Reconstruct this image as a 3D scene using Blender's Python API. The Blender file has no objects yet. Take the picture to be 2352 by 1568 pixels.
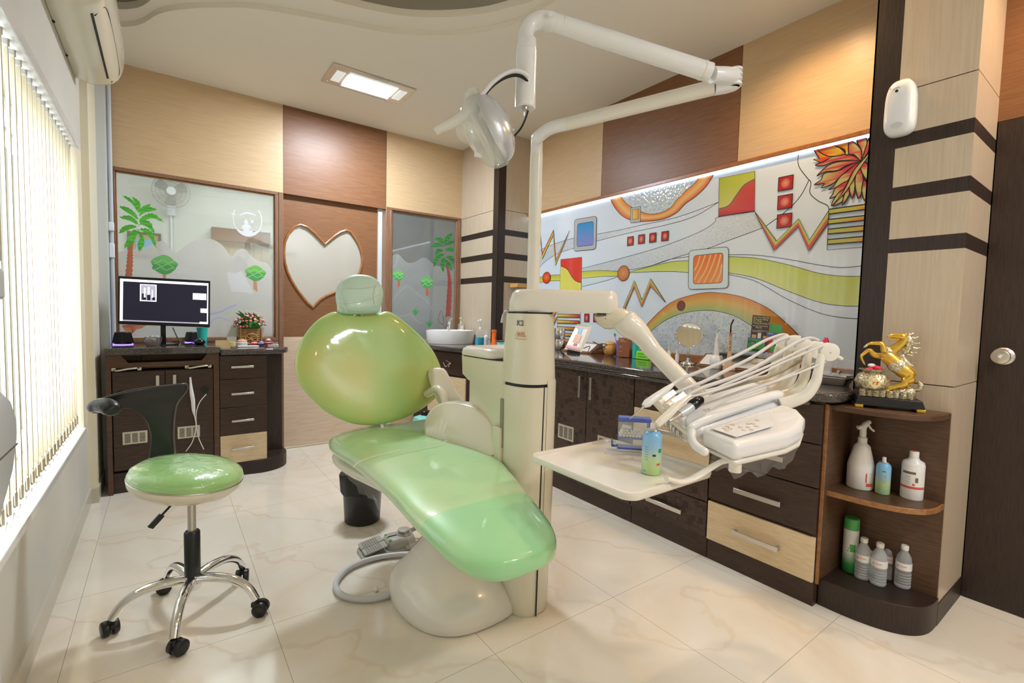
import bpy, math, random
from mathutils import Vector, Matrix
C = bpy.context.scene.collection
PI = math.pi
# ------------------------------------------------------------ camera, light, exposure
sc = bpy.context.scene
cam_d = bpy.data.cameras.new('camera'); cam_d.sensor_width = 36; cam_d.lens = 16.766
cam_d.clip_start = 0.02
cam = bpy.data.objects.new('camera', cam_d); C.objects.link(cam)
RX = [0.8085213794288909,-0.5879560443598921,0.024512627502414078]; UP = [0.013365411488794107,0.059991737460822904,0.998109391405655]; FW = [0.588315004722928,0.8066651606069896,-0.05636287679635403]
cam.matrix_world = Matrix(((RX[0], UP[0], -FW[0], 0), (RX[1], UP[1], -FW[1], 0), (RX[2], UP[2], -FW[2], 1.2), (0, 0, 0, 1)))
sc.camera = cam
sc.view_settings.view_transform = 'Standard'; sc.view_settings.look = 'None'
sc.view_settings.gamma = 1; sc.view_settings.use_curve_mapping = False
sc.view_settings.exposure = 0.2
wd = bpy.data.worlds.new('World'); sc.world = wd; wd.use_nodes = True
wd.node_tree.nodes['Background'].inputs[0].default_value = (0.93, 0.97, 1.0, 1)
wd.node_tree.nodes['Background'].inputs[1].default_value = 3.2
def light(name, kind, loc, energy, color, size=0.1, sizey=None, rot=(0, 0, 0), spot=None, blend=0.6):
    d = bpy.data.lights.new(name, kind); d.energy = energy; d.color = color
    if kind == 'AREA':
        d.size = size
        if sizey: d.shape = 'RECTANGLE'; d.size_y = sizey
    else: d.shadow_soft_size = size
    if spot: d.spot_size = spot; d.spot_blend = blend
    o = bpy.data.objects.new(name, d); C.objects.link(o); o.location = loc; o.rotation_euler = rot
    return o
# daylight coming through the window on the left
light('window_daylight', 'AREA', (-0.98, 1.75, 1.45), 36, (0.84, 0.92, 1.0), 3.3, 1.9, rot=(PI/2, 0, -PI/2))
# ceiling fixtures
light('panel_light_far', 'AREA', (1.235, 3.54, 2.83), 42, (0.83, 0.90, 1.0), 0.42, 0.16)
light('panel_light_near', 'AREA', (1.90, -1.15, 2.83), 28, (0.84, 0.91, 1.0), 0.42, 0.16)
for _p in ((2.42, 1.12), (1.0, -1.1), (2.55, 0.05)):
    light('downlight_lamp', 'SPOT', (_p[0], _p[1], 2.815), 36, (1.0, 0.64, 0.34), 0.04, spot=2.6, blend=0.9)
light('reception_fill', 'AREA', (0.9, 5.4, 2.75), 30, (0.95, 0.98, 1.0), 1.2, 0.8)  # unseen lamp without a fixture, added to light the room behind the panes

# ------------------------------------------------------------ materials
MT = {}
def mat(name, col=(0.8, 0.8, 0.8), rough=0.5, metal=0.0, coat=0.0, trans=0.0, ior=1.45, emit=None, estr=1.0, spec=0.5, alpha=1.0):
    m = bpy.data.materials.new(name); m.use_nodes = True; MT[name] = m
    p = m.node_tree.nodes['Principled BSDF']
    p.inputs['Base Color'].default_value = (*col, 1); p.inputs['Roughness'].default_value = rough
    p.inputs['Metallic'].default_value = metal; p.inputs['Coat Weight'].default_value = coat
    p.inputs['Coat Roughness'].default_value = 0.06
    p.inputs['Transmission Weight'].default_value = trans; p.inputs['IOR'].default_value = ior
    p.inputs['Specular IOR Level'].default_value = spec; p.inputs['Alpha'].default_value = alpha
    if emit: p.inputs['Emission Color'].default_value = (*emit, 1); p.inputs['Emission Strength'].default_value = estr
    return m
def nd(m, t, **k):
    n = m.node_tree.nodes.new(t)
    for a, v in k.items():
        if a.startswith('i_'):
            key = a[2:]; n.inputs[int(key) if key.isdigit() else key].default_value = v
        else: setattr(n, a, v)
    return n
def lk(m, a, b): m.node_tree.links.new(a, b)
def P(m): return m.node_tree.nodes['Principled BSDF']
def coords(m, scale=(1, 1, 1), kind='Object'):
    t = nd(m, 'ShaderNodeTexCoord'); mp = nd(m, 'ShaderNodeMapping'); mp.inputs['Scale'].default_value = scale
    lk(m, t.outputs[kind], mp.inputs['Vector']); return mp.outputs[0]
def ramp(m, fac, stops):
    r = nd(m, 'ShaderNodeValToRGB'); e = r.color_ramp.elements
    e[0].position, e[0].color = stops[0][0], (*stops[0][1], 1)
    e[1].position, e[1].color = stops[-1][0], (*stops[-1][1], 1)
    for p_, c_ in stops[1:-1]: x = e.new(p_); x.color = (*c_, 1)
    lk(m, fac, r.inputs[0]); return r.outputs[0]
def noise(m, vec, scale, detail=4, dist=0.0, rough=0.5):
    n = nd(m, 'ShaderNodeTexNoise'); n.inputs['Scale'].default_value = scale; n.inputs['Detail'].default_value = detail
    n.inputs['Distortion'].default_value = dist; n.inputs['Roughness'].default_value = rough
    lk(m, vec, n.inputs['Vector']); return n.outputs[0]
def bump(m, h, strength=0.2, dist=0.002):
    b = nd(m, 'ShaderNodeBump'); b.inputs['Strength'].default_value = strength; b.inputs['Distance'].default_value = dist
    lk(m, h, b.inputs['Height']); lk(m, b.outputs[0], P(m).inputs['Normal']); return b
def wood(name, c1, c2, scale, rough=0.35, coat=0.0, sc_=6, bmp=0.05):
    m = mat(name, c1, rough, coat=coat); P(m).inputs['Coat Roughness'].default_value = 0.32
    f = noise(m, coords(m, scale), sc_, 5, 0.6, 0.6)
    lk(m, ramp(m, f, [(0.35, c1), (0.65, c2)]), P(m).inputs['Base Color'])
    if bmp: bump(m, f, bmp)
    return m
wood('laminate_light_h', (0.57, 0.40, 0.225), (0.63, 0.455, 0.265), (1.2, 1.2, 16), 0.38, 0.12, 5, 0.0)
wood('laminate_light_v', (0.53, 0.43, 0.31), (0.60, 0.50, 0.37), (24, 24, 1.0), 0.34, 0.12, 5, 0.0)
wood('laminate_brown', (0.20, 0.086, 0.034), (0.25, 0.115, 0.050), (1.6, 1.6, 20), 0.42, 0.08, 5, 0.0)
wood('laminate_brown_v', (0.20, 0.10, 0.055), (0.27, 0.145, 0.085), (26, 26, 1.4), 0.3, 0.1, 5, 0.03)
wood('wenge_v', (0.022, 0.013, 0.010), (0.044, 0.027, 0.020), (70, 70, 3), 0.42, 0, 4, 0.08)
wood('wenge_h', (0.032, 0.018, 0.012), (0.068, 0.038, 0.026), (4, 4, 60), 0.38, 0, 4, 0.08)
wood('shelf_wood', (0.075, 0.038, 0.020), (0.125, 0.066, 0.036), (3, 3, 30), 0.4, 0, 4, 0.04)
wood('edge_wood', (0.26, 0.115, 0.040), (0.40, 0.20, 0.08), (8, 8, 8), 0.35, 0, 5, 0.05)
wood('trim_wood', (0.30, 0.11, 0.03), (0.38, 0.16, 0.05), (6, 6, 6), 0.28, 0.3, 5, 0.0)
wood('cream_wood', (0.66, 0.50, 0.30), (0.80, 0.66, 0.44), (2.5, 2.5, 40), 0.4, 0, 6, 0.5)
wood('pale_door', (0.66, 0.50, 0.36), (0.74, 0.60, 0.46), (1.4, 1.4, 18), 0.4, 0, 5, 0.02)
# embossed rounded squares on the dark doors
m = mat('wenge_pattern', (0.045, 0.027, 0.019), 0.4)
v_ = coords(m, (1, 1, 1))
f = noise(m, coords(m, (4, 4, 60)), 4, 4)
def _cells(seed):
    mp = nd(m, 'ShaderNodeMapping'); mp.inputs['Location'].default_value = seed; mp.inputs['Scale'].default_value = (24, 24, 24); lk(m, v_, mp.inputs[0])
    vo = nd(m, 'ShaderNodeTexVoronoi', distance='CHEBYCHEV', feature='F1'); vo.inputs['Scale'].default_value = 1; lk(m, mp.outputs[0], vo.inputs['Vector'])
    a = nd(m, 'ShaderNodeMath', operation='SUBTRACT'); lk(m, vo.outputs['Distance'], a.inputs[0]); a.inputs[1].default_value = 0.38
    b = nd(m, 'ShaderNodeMath', operation='ABSOLUTE'); lk(m, a.outputs[0], b.inputs[0])
    c = nd(m, 'ShaderNodeMath', operation='LESS_THAN'); lk(m, b.outputs[0], c.inputs[0]); c.inputs[1].default_value = 0.035; return c.outputs[0]
mx = nd(m, 'ShaderNodeMath', operation='MAXIMUM'); lk(m, _cells((0, 0, 0)), mx.inputs[0]); lk(m, _cells((0.47, 0.3, 0.6)), mx.inputs[1])
cr = ramp(m, f, [(0.3, (0.050, 0.029, 0.020)), (0.7, (0.085, 0.050, 0.036))])
mm = nd(m, 'ShaderNodeMix', data_type='RGBA'); lk(m, mx.outputs[0], mm.inputs[0]); lk(m, cr, mm.inputs[6]); mm.inputs[7].default_value = (0.030, 0.017, 0.012, 1)
lk(m, mm.outputs[2], P(m).inputs['Base Color'])
# granite worktop
m = mat('granite', (0.05, 0.05, 0.05), 0.08, coat=0.3)
f = noise(m, coords(m), 160, 6, 0, 0.8)
lk(m, ramp(m, f, [(0.38, (0.018, 0.017, 0.018)), (0.52, (0.075, 0.065, 0.058)), (0.66, (0.20, 0.165, 0.135))]), P(m).inputs['Base Color'])
# polished beige marble floor tiles
m = mat('floor_marble', (0.75, 0.65, 0.5), 0.09, spec=0.55)
v_ = coords(m)
n1 = noise(m, v_, 1.6, 6, 1.2, 0.6); n2 = noise(m, v_, 0.9, 3, 0.4)
wv = nd(m, 'ShaderNodeTexWave', wave_type='BANDS', bands_direction='DIAGONAL'); wv.inputs['Scale'].default_value = 0.9; wv.inputs['Distortion'].default_value = 9; wv.inputs['Detail'].default_value = 5; wv.inputs['Detail Scale'].default_value = 1.6
lk(m, v_, wv.inputs['Vector'])
veins = ramp(m, wv.outputs['Fac'], [(0.0, (0.5, 0.5, 0.5)), (0.02, (0, 0, 0))])
base = ramp(m, n1, [(0.3, (0.76, 0.67, 0.53)), (0.5, (0.81, 0.75, 0.64)), (0.75, (0.84, 0.81, 0.73))])
mv = nd(m, 'ShaderNodeMix', data_type='RGBA'); mv.inputs[7].default_value = (0.62, 0.44, 0.25, 1)
ml = nd(m, 'ShaderNodeMath', operation='MULTIPLY'); lk(m, veins, ml.inputs[0]); lk(m, n2, ml.inputs[1])
lk(m, ml.outputs[0], mv.inputs[0]); lk(m, base, mv.inputs[6])
br = nd(m, 'ShaderNodeTexBrick'); br.offset = 0; br.squash = 1
mp = nd(m, 'ShaderNodeMapping'); mp.inputs['Location'].default_value = (-0.32, -0.11, 0); lk(m, v_, mp.inputs[0]); lk(m, mp.outputs[0], br.inputs['Vector'])
br.inputs['Scale'].default_value = 1; br.inputs['Brick Width'].default_value = 0.61; br.inputs['Row Height'].default_value = 0.61; br.inputs['Mortar Size'].default_value = 0.0011; br.inputs['Mortar Smooth'].default_value = 0.1
mg = nd(m, 'ShaderNodeMix', data_type='RGBA'); lk(m, br.outputs['Fac'], mg.inputs[0]); lk(m, mv.outputs[2], mg.inputs[6]); mg.inputs[7].default_value = (0.42, 0.37, 0.30, 1)
lk(m, mg.outputs[2], P(m).inputs['Base Color'])
mat('ceiling_paint', (0.86, 0.82, 0.72), 0.8)
mat('cove_paint', (0.72, 0.66, 0.54), 0.8)
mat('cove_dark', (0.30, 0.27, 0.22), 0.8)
m = mat('wall_paint', (0.68, 0.66, 0.58), 0.7); lk(m, ramp(m, noise(m, coords(m), 2.2, 4), [(0.3, (0.62, 0.61, 0.54)), (0.7, (0.72, 0.70, 0.62))]), P(m).inputs['Base Color'])
mat('pier_paint', (0.80, 0.74, 0.57), 0.6)
mat('pipe_grey', (0.60, 0.63, 0.64), 0.5)
mat('skirting_tile', (0.60, 0.56, 0.46), 0.25)
mat('white_marble', (0.85, 0.84, 0.80), 0.2)
mat('upvc_white', (0.85, 0.87, 0.90), 0.3)
mat('reception_wall', (0.74, 0.76, 0.70), 0.8)
mat('reception_floor', (0.6, 0.55, 0.45), 0.4)
mat('cream_plastic', (0.78, 0.74, 0.60), 0.22, coat=0.5)
mat('ivory_plastic', (0.82, 0.80, 0.73), 0.22, coat=0.4)
mat('white_plastic', (0.84, 0.86, 0.88), 0.22, coat=0.3)
mat('grey_plastic', (0.42, 0.41, 0.37), 0.4)
mat('silver_plastic', (0.62, 0.66, 0.72), 0.25, 0.35, coat=0.5)
mat('tube_grey', (0.62, 0.64, 0.66), 0.35)
mat('tube_taupe', (0.33, 0.30, 0.25), 0.4)
mat('seal_black', (0.012, 0.012, 0.013), 0.5)
mat('black_plastic', (0.014, 0.014, 0.016), 0.35)
mat('black_leather', (0.012, 0.014, 0.016), 0.32, coat=0.15)
mat('black_gloss', (0.006, 0.006, 0.008), 0.12)
mat('bin_black', (0.018, 0.018, 0.020), 0.35)
mat('chrome', (0.85, 0.86, 0.88), 0.06, 1.0)
mat('steel', (0.62, 0.60, 0.57), 0.28, 1.0)
mat('brass_tint', (0.66, 0.62, 0.52), 0.38, 0.8)
mat('ceramic', (0.86, 0.88, 0.90), 0.06, coat=0.5)
mat('mirror_glass', (0.8, 0.79, 0.75), 0.03, 1.0)
m = mat('clear_plastic', (0.92, 0.97, 0.95), 0.04, trans=0.0, alpha=0.16, spec=0.8)
mat('clear_water', (0.80, 0.86, 0.90), 0.05, alpha=0.38, spec=0.9)
mat('lamp_clear', (0.86, 0.90, 0.86), 0.05, alpha=0.36, spec=1.0)
mat('plastic_film', (0.95, 0.97, 1.0), 0.05, alpha=0.12, spec=1.0)
# green upholstery with slight wear and wrinkles
def vinyl(name, a, b, wr=0.25, ws=9, film=0.8):
    m = mat(name, a, 0.38, coat=film); v = coords(m)
    f = noise(m, v, 2.2, 2, 0.3)
    lk(m, ramp(m, f, [(0.36, a), (0.62, b)]), P(m).inputs['Base Color'])
    if wr:
        w = noise(m, coords(m, (1, 1, 0.5)), ws, 3, 1.6)
        bb_ = nd(m, 'ShaderNodeBump'); bb_.inputs['Strength'].default_value = min(1, wr*2.2); bb_.inputs['Distance'].default_value = 0.006; lk(m, w, bb_.inputs['Height']); lk(m, bb_.outputs[0], P(m).inputs['Coat Normal'])
    return m
vinyl('green_back', (0.38, 0.68, 0.24), (0.58, 0.62, 0.17), 0.12, 5)
vinyl('green_seat', (0.44, 0.73, 0.36), (0.54, 0.73, 0.42), 0.16, 6)
vinyl('green_foot', (0.31, 0.70, 0.36), (0.42, 0.74, 0.38), 0.05, 4)
vinyl('green_stool', (0.32, 0.60, 0.22), (0.46, 0.70, 0.30), 0.75, 14, 1.0)
vinyl('mask_cloth', (0.50, 0.74, 0.62), (0.60, 0.82, 0.72), 0.5, 16, 0.2)

# ------------------------------------------------------------ mesh helpers
def wloc(o):
    v = Vector((0, 0, 0))
    while o is not None: v = v + o.location; o = o.parent
    return v
class MB:
    def __init__(s): s.v = []; s.f = []; s.mi = []
    def add(s, vs, fs, mi=0):
        n = len(s.v); s.v += [tuple(x) for x in vs]; s.f += [tuple(i+n for i in f) for f in fs]; s.mi += [mi]*len(fs); return s
    def box(s, x0, x1, y0, y1, z0, z1, mi=0):
        x0, x1 = sorted((x0, x1)); y0, y1 = sorted((y0, y1)); z0, z1 = sorted((z0, z1))
        v = [(x, y, z) for z in (z0, z1) for y in (y0, y1) for x in (x0, x1)]
        return s.add(v, [(0, 2, 3, 1), (4, 5, 7, 6), (0, 1, 5, 4), (2, 6, 7, 3), (0, 4, 6, 2), (1, 3, 7, 5)], mi)
    def obox(s, c, ax, ay, az, mi=0):   # oriented box: centre and three half vectors
        c, ax, ay, az = map(Vector, (c, ax, ay, az))
        v = [c+ax*i+ay*j+az*k for k in (-1, 1) for j in (-1, 1) for i in (-1, 1)]
        return s.add(v, [(0, 2, 3, 1), (4, 5, 7, 6), (0, 1, 5, 4), (2, 6, 7, 3), (0, 4, 6, 2), (1, 3, 7, 5)], mi)
    def rings(s, rs, mi=0, cap=True, closed=False):
        n = len(rs[0]); vs = [p for r in rs for p in r]; fs = []
        m_ = len(rs) if closed else len(rs)-1
        for i in range(m_):
            a = i*n; b = ((i+1) % len(rs))*n
            for j in range(n): k = (j+1) % n; fs.append((a+j, a+k, b+k, b+j))
        if cap and not closed:
            fs.append(tuple(range(n))[::-1]); fs.append(tuple(range((len(rs)-1)*n, len(rs)*n)))
        return s.add(vs, fs, mi)
    def tube(s, pts, r, n=12, mi=0, cap=True, flat=None, up=None, closed=False):
        pts = [Vector(p) for p in pts]; m_ = len(pts)
        if not hasattr(r, '__len__'): r = [r]*m_
        rs = []; pn = None
        for i, p in enumerate(pts):
            if closed: t = pts[(i+1) % m_]-pts[i-1]
            else: t = pts[min(i+1, m_-1)]-pts[max(i-1, 0)]
            if t.length < 1e-9: t = Vector((0, 0, 1))
            t.normalize()
            if up is not None: a = Vector(up)
            else: a = pn if pn is not None else (Vector((0, 0, 1)) if abs(t.z) < 0.9 else Vector((1, 0, 0)))
            nrm = a - t*a.dot(t)
            if nrm.length < 1e-6: nrm = t.orthogonal()
            nrm.normalize(); pn = nrm; bn = t.cross(nrm); k = flat or 1.0
            rs.append([p+nrm*(math.sin(2*PI*j/n)*r[i]*k)+bn*(math.cos(2*PI*j/n)*r[i]) for j in range(n)])
        return s.rings(rs, mi, cap, closed)
    def lathe(s, prof, c=(0, 0, 0), n=24, mi=0, ax=None, sx=1, sy=1, cap=True):
        # prof: (radius, height); ax: axis direction
        c = Vector(c); a = Vector(ax).normalized() if ax else Vector((0, 0, 1))
        if abs(a.z) > 0.999: u = Vector((1, 0, 0))
        else: u = Vector((0, 0, 1)).cross(a).normalized()
        w = a.cross(u)
        rs = [[c+a*h+u*(r*sx*math.cos(2*PI*j/n))+w*(r*sy*math.sin(2*PI*j/n)) for j in range(n)] for r, h in prof]
        return s.rings(rs, mi, cap)
    def ell(s, c, r, n=20, m_=12, mi=0, R=None):
        c = Vector(c); rs = []
        for i in range(m_+1):
            t = PI*i/m_; rr = max(math.sin(t), 1e-3)
            ring = [Vector((r[0]*rr*math.cos(2*PI*j/n), r[1]*rr*math.sin(2*PI*j/n), -r[2]*math.cos(t))) for j in range(n)]
            rs.append([c+(R @ q if R else q) for q in ring])
        return s.rings(rs, mi)
    def prism(s, poly, fn, d0, d1, mi=0):   # poly 2-D, fn(u, v, d) -> world point
        n = len(poly); v = [fn(u, w, d0) for u, w in poly]+[fn(u, w, d1) for u, w in poly]
        f = [tuple(range(n))[::-1], tuple(range(n, 2*n))]+[(i, (i+1) % n, n+(i+1) % n, n+i) for i in range(n)]
        return s.add(v, f, mi)
    def obj(s, name, mats, parent=None, bevel=0, smooth=0.7, seg=2, subd=0, solid=0):
        me = bpy.data.meshes.new(name); L_ = wloc(parent) if parent else Vector((0, 0, 0))
        me.from_pydata([tuple(Vector(p)-L_) for p in s.v], [], s.f)
        if isinstance(mats, (str, bpy.types.Material)): mats = [mats]
        for q in mats: me.materials.append(MT[q] if isinstance(q, str) else q)
        for p, i in zip(me.polygons, s.mi): p.material_index = i; p.use_smooth = bool(smooth)
        import bmesh
        bm = bmesh.new(); bm.from_mesh(me); bmesh.ops.recalc_face_normals(bm, faces=bm.faces); bm.to_mesh(me); bm.free()
        if smooth and not subd: me.set_sharp_from_angle(angle=smooth)
        o = bpy.data.objects.new(name, me); C.objects.link(o)
        if parent: o.parent = parent
        if bevel:
            b = o.modifiers.new('bevel', 'BEVEL'); b.width = bevel; b.segments = seg; b.limit_method = 'ANGLE'; b.angle_limit = 0.6
        if solid:
            b = o.modifiers.new('solid', 'SOLIDIFY'); b.thickness = solid; b.offset = 0
        if subd:
            b = o.modifiers.new('sub', 'SUBSURF'); b.levels = subd; b.render_levels = subd
        return o
def thing(name, label, cat, loc=(0, 0, 0), group=None):
    o = bpy.data.objects.new(name, None); C.objects.link(o); o.location = loc; o.empty_display_size = 0.05
    return tag(o, label, cat, group)
def tag(o, label=None, cat=None, group=None, kind=None):
    if label: o['label'] = label
    if cat: o['category'] = cat
    if group: o['group'] = group
    if kind: o['kind'] = kind
    return o
def struct(o): o['kind'] = 'structure'; return o
def dup(root, loc, rotz=0, label=None, group=None):
    kids = list(root.children)
    r = root.copy(); C.objects.link(r); r.location = loc; r.rotation_euler = (0, 0, rotz)
    if label: r['label'] = label
    if group: r['group'] = group
    for ch in kids:
        c = ch.copy(); C.objects.link(c); c.parent = r
        for g in list(ch.children): d = g.copy(); C.objects.link(d); d.parent = c
    return r
def spline(pts, k=6, closed=False):
    pts = [Vector(p) for p in pts]; n = len(pts); out = []
    for i in range(n if closed else n-1):
        if closed: p0, p1, p2, p3 = pts[i-1], pts[i], pts[(i+1) % n], pts[(i+2) % n]
        else: p0, p1, p2, p3 = pts[max(i-1, 0)], pts[i], pts[i+1], pts[min(i+2, n-1)]
        for j in range(k):
            t = j/k
            out.append(0.5*((2*p1)+(-p0+p2)*t+(2*p0-5*p1+4*p2-p3)*t*t+(-p0+3*p1-3*p2+p3)*t**3))
    if not closed: out.append(pts[-1])
    return out
def lerp(a, b, t): return a+(b-a)*t
def rrect(x0, x1, y0, y1, r, k=5):
    out = []
    for cx, cy, a in ((x1-r, y1-r, 0), (x0+r, y1-r, 90), (x0+r, y0+r, 180), (x1-r, y0+r, 270)):
        for i in range(k+1):
            t = math.radians(a+90*i/k); out.append((cx+r*math.cos(t), cy+r*math.sin(t)))
    return out
XY = lambda u, v, d: (u, v, d)
YZ = lambda u, v, d: (d, u, v)
XZ = lambda u, v, d: (u, d, v)
def text(name, body, size, o, xd, yd, material, parent=None, depth=0.0004, align='LEFT', bold=0.0, sx=1.0):
    cu = bpy.data.curves.new(name, 'FONT'); cu.body = body; cu.size = size; cu.extrude = depth; cu.align_x = align; cu.offset = bold; cu.resolution_u = 3
    tmp = bpy.data.objects.new(name, cu); C.objects.link(tmp)
    bpy.context.view_layer.update()
    dg = bpy.context.evaluated_depsgraph_get(); me = bpy.data.meshes.new_from_object(tmp.evaluated_get(dg))
    bpy.data.objects.remove(tmp)
    xd = Vector(xd).normalized(); yd = Vector(yd).normalized(); zd = xd.cross(yd)
    L_ = wloc(parent) if parent else Vector((0, 0, 0))
    for v in me.vertices: v.co = Vector(o)+xd*v.co.x*sx+yd*v.co.y+zd*v.co.z-L_
    me.materials.clear(); me.materials.append(MT[material])
    ob = bpy.data.objects.new(name, me); C.objects.link(ob)
    if parent: ob.parent = parent
    return ob

def glassmix(name, tint, opac, dcol, rough=0.02, tr_rough=None):
    # pane: part see-through, part frosted body, plus a reflecting surface
    m = bpy.data.materials.new(name); m.use_nodes = True; MT[name] = m; nt = m.node_tree; nt.nodes.clear()
    out = nd(m, 'ShaderNodeOutputMaterial'); tr = nd(m, 'ShaderNodeBsdfTransparent'); tr.inputs[0].default_value = (*tint, 1)
    df = nd(m, 'ShaderNodeBsdfDiffuse'); df.inputs[0].default_value = (*dcol, 1); tl = nd(m, 'ShaderNodeBsdfTranslucent'); tl.inputs[0].default_value = (*dcol, 1)
    a = nd(m, 'ShaderNodeMixShader'); a.inputs[0].default_value = 0.35; lk(m, df.outputs[0], a.inputs[1]); lk(m, tl.outputs[0], a.inputs[2])
    b_ = nd(m, 'ShaderNodeMixShader'); b_.inputs[0].default_value = opac; lk(m, tr.outputs[0], b_.inputs[1]); lk(m, a.outputs[0], b_.inputs[2])
    gl = nd(m, 'ShaderNodeBsdfGlossy'); gl.inputs['Roughness'].default_value = rough
    fr = nd(m, 'ShaderNodeFresnel'); fr.inputs[0].default_value = 1.5
    mu = nd(m, 'ShaderNodeMath', operation='MULTIPLY_ADD'); lk(m, fr.outputs[0], mu.inputs[0]); mu.inputs[1].default_value = 1.6; mu.inputs[2].default_value = 0.02
    c = nd(m, 'ShaderNodeMixShader'); lk(m, mu.outputs[0], c.inputs[0]); lk(m, b_.outputs[0], c.inputs[1]); lk(m, gl.outputs[0], c.inputs[2])
    lk(m, c.outputs[0], out.inputs[0]); return m
glassmix('pane_glass', (0.80, 0.83, 0.82), 0.14, (0.70, 0.73, 0.72))
glassmix('pane_glass_grey', (0.50, 0.53, 0.53), 0.35, (0.45, 0.48, 0.48))
glassmix('frost', (0.9, 0.9, 0.9), 0.75, (0.86, 0.87, 0.86))
glassmix('frost_grey', (0.7, 0.72, 0.72), 0.75, (0.50, 0.54, 0.54))
glassmix('frosted_heart', (0.8, 0.8, 0.75), 0.93, (0.70, 0.67, 0.58), 0.06)
# painted glass: colours live in a colour attribute
def painted(name, rough, coat, estr=0.0):
    m = mat(name, (1, 1, 1), rough, coat=coat); a = nd(m, 'ShaderNodeAttribute', attribute_name='paint'); lk(m, a.outputs['Color'], P(m).inputs['Base Color']); return m
painted('painted_glass', 0.10, 0.6); painted('painted_flat', 0.35, 0.2)
m = mat('speckle_glass', (0.5, 0.53, 0.55), 0.15, coat=0.6, spec=0.8)
f = noise(m, coords(m), 300, 2, 0, 0.9)
lk(m, ramp(m, f, [(0.38, (0.42, 0.48, 0.52)), (0.5, (0.56, 0.63, 0.68)), (0.64, (0.78, 0.84, 0.88))]), P(m).inputs['Base Color']); bump(m, f, 0.5)
m = mat('drops_glass', (0.5, 0.53, 0.55), 0.12, coat=0.6)
vo = nd(m, 'ShaderNodeTexVoronoi', feature='F1'); vo.inputs['Scale'].default_value = 55; lk(m, coords(m), vo.inputs['Vector'])
lk(m, ramp(m, vo.outputs['Distance'], [(0.10, (0.30, 0.35, 0.40)), (0.24, (0.52, 0.59, 0.64)), (0.6, (0.60, 0.68, 0.74))]), P(m).inputs['Base Color']); bump(m, vo.outputs['Distance'], 0.6)
mat('led_white', (1, 1, 1), 0.5, emit=(0.78, 0.84, 1.0), estr=3.0)
mat('panel_emit', (1, 1, 1), 0.5, emit=(0.95, 0.98, 1.0), estr=14)
mat('prism_emit', (0.8, 0.85, 0.85), 0.15, emit=(0.9, 0.97, 0.98), estr=0.35)
mat('bulb_warm', (1, 1, 1), 0.5, emit=(1.0, 0.78, 0.5), estr=25)
mat('fixture_satin', (0.66, 0.62, 0.54), 0.18, 0.3)
mat('violet_led', (0.2, 0.1, 0.9), 0.4, emit=(0.30, 0.20, 1.0), estr=2.2)
mat('screen_dark', (0.012, 0.012, 0.02), 0.2, emit=(0.012, 0.012, 0.022), estr=1.0, spec=0.25)
mat('screen_white', (0.9, 0.9, 0.95), 0.3, emit=(0.92, 0.92, 1.0), estr=1.1)
mat('screen_grey', (0.4, 0.4, 0.5), 0.3, emit=(0.35, 0.33, 0.45), estr=0.8)
for n_, c_ in dict(red=(0.60, 0.03, 0.03), groove_shade=(0.30, 0.27, 0.20), dark_red=(0.45, 0.02, 0.04), orange=(0.95, 0.17, 0.01), yellow=(0.80, 0.66, 0.12), teal=(0.03, 0.55, 0.50), teal_light=(0.25, 0.70, 0.66), blue=(0.10, 0.16, 0.62), royal_blue=(0.09, 0.14, 0.45), sky_blue=(0.20, 0.52, 0.78),
                   violet=(0.22, 0.16, 0.45), lime=(0.30, 0.85, 0.05), green=(0.03, 0.30, 0.06), mid_green=(0.08, 0.42, 0.10), leaf_green=(0.06, 0.26, 0.04), pink=(0.85, 0.22, 0.26), pink_pale=(0.92, 0.55, 0.50), magenta=(0.80, 0.03, 0.12),
                   kraft=(0.52, 0.38, 0.18), cardboard_brown=(0.30, 0.10, 0.045), bamboo=(0.50, 0.28, 0.09), wicker_dark=(0.28, 0.13, 0.04), ball_wood=(0.66, 0.36, 0.11), paper=(0.86, 0.86, 0.84), ink=(0.03, 0.03, 0.04), ink_gold=(0.85, 0.75, 0.35), brochure_brown=(0.085, 0.062, 0.045),
                   pouch_pink=(0.85, 0.35, 0.40), white=(0.88, 0.88, 0.88), off_white=(0.80, 0.79, 0.75), label_red=(0.70, 0.10, 0.08), logo_orange=(0.72, 0.30, 0.10), logo_grey=(0.16, 0.14, 0.12), gold_pen=(0.70, 0.45, 0.28), bottle_dark=(0.02, 0.02, 0.05), liquid_yellow=(0.90, 0.68, 0.10), liquid_blue=(0.05, 0.42, 0.62), can_yellow=(0.62, 0.74, 0.34), skin_doll=(0.80, 0.42, 0.20), cotton=(0.88, 0.88, 0.86)).items():
    mat(n_, c_, 0.35, coat=0.15)
m = mat('gold', (0.80, 0.52, 0.08), 0.22, 0.75, coat=0.4)
m = mat('silver_ornate', (0.70, 0.66, 0.46), 0.2, 0.85); f = noise(m, coords(m), 130, 3, 0.5); bump(m, f, 1.0, 0.004); lk(m, ramp(m, f, [(0.4, (0.50, 0.40, 0.16)), (0.6, (0.80, 0.79, 0.72))]), P(m).inputs['Base Color'])
m = mat('blind_fabric', (0.62, 0.54, 0.37), 0.7)
nt = m.node_tree; tl = nd(m, 'ShaderNodeBsdfTranslucent'); tl.inputs[0].default_value = (0.86, 0.80, 0.62, 1); mxs = nd(m, 'ShaderNodeMixShader'); mxs.inputs[0].default_value = 0.07
lk(m, P(m).outputs[0], mxs.inputs[1]); lk(m, tl.outputs[0], mxs.inputs[2]); lk(m, mxs.outputs[0], nt.nodes['Material Output'].inputs[0])
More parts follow.
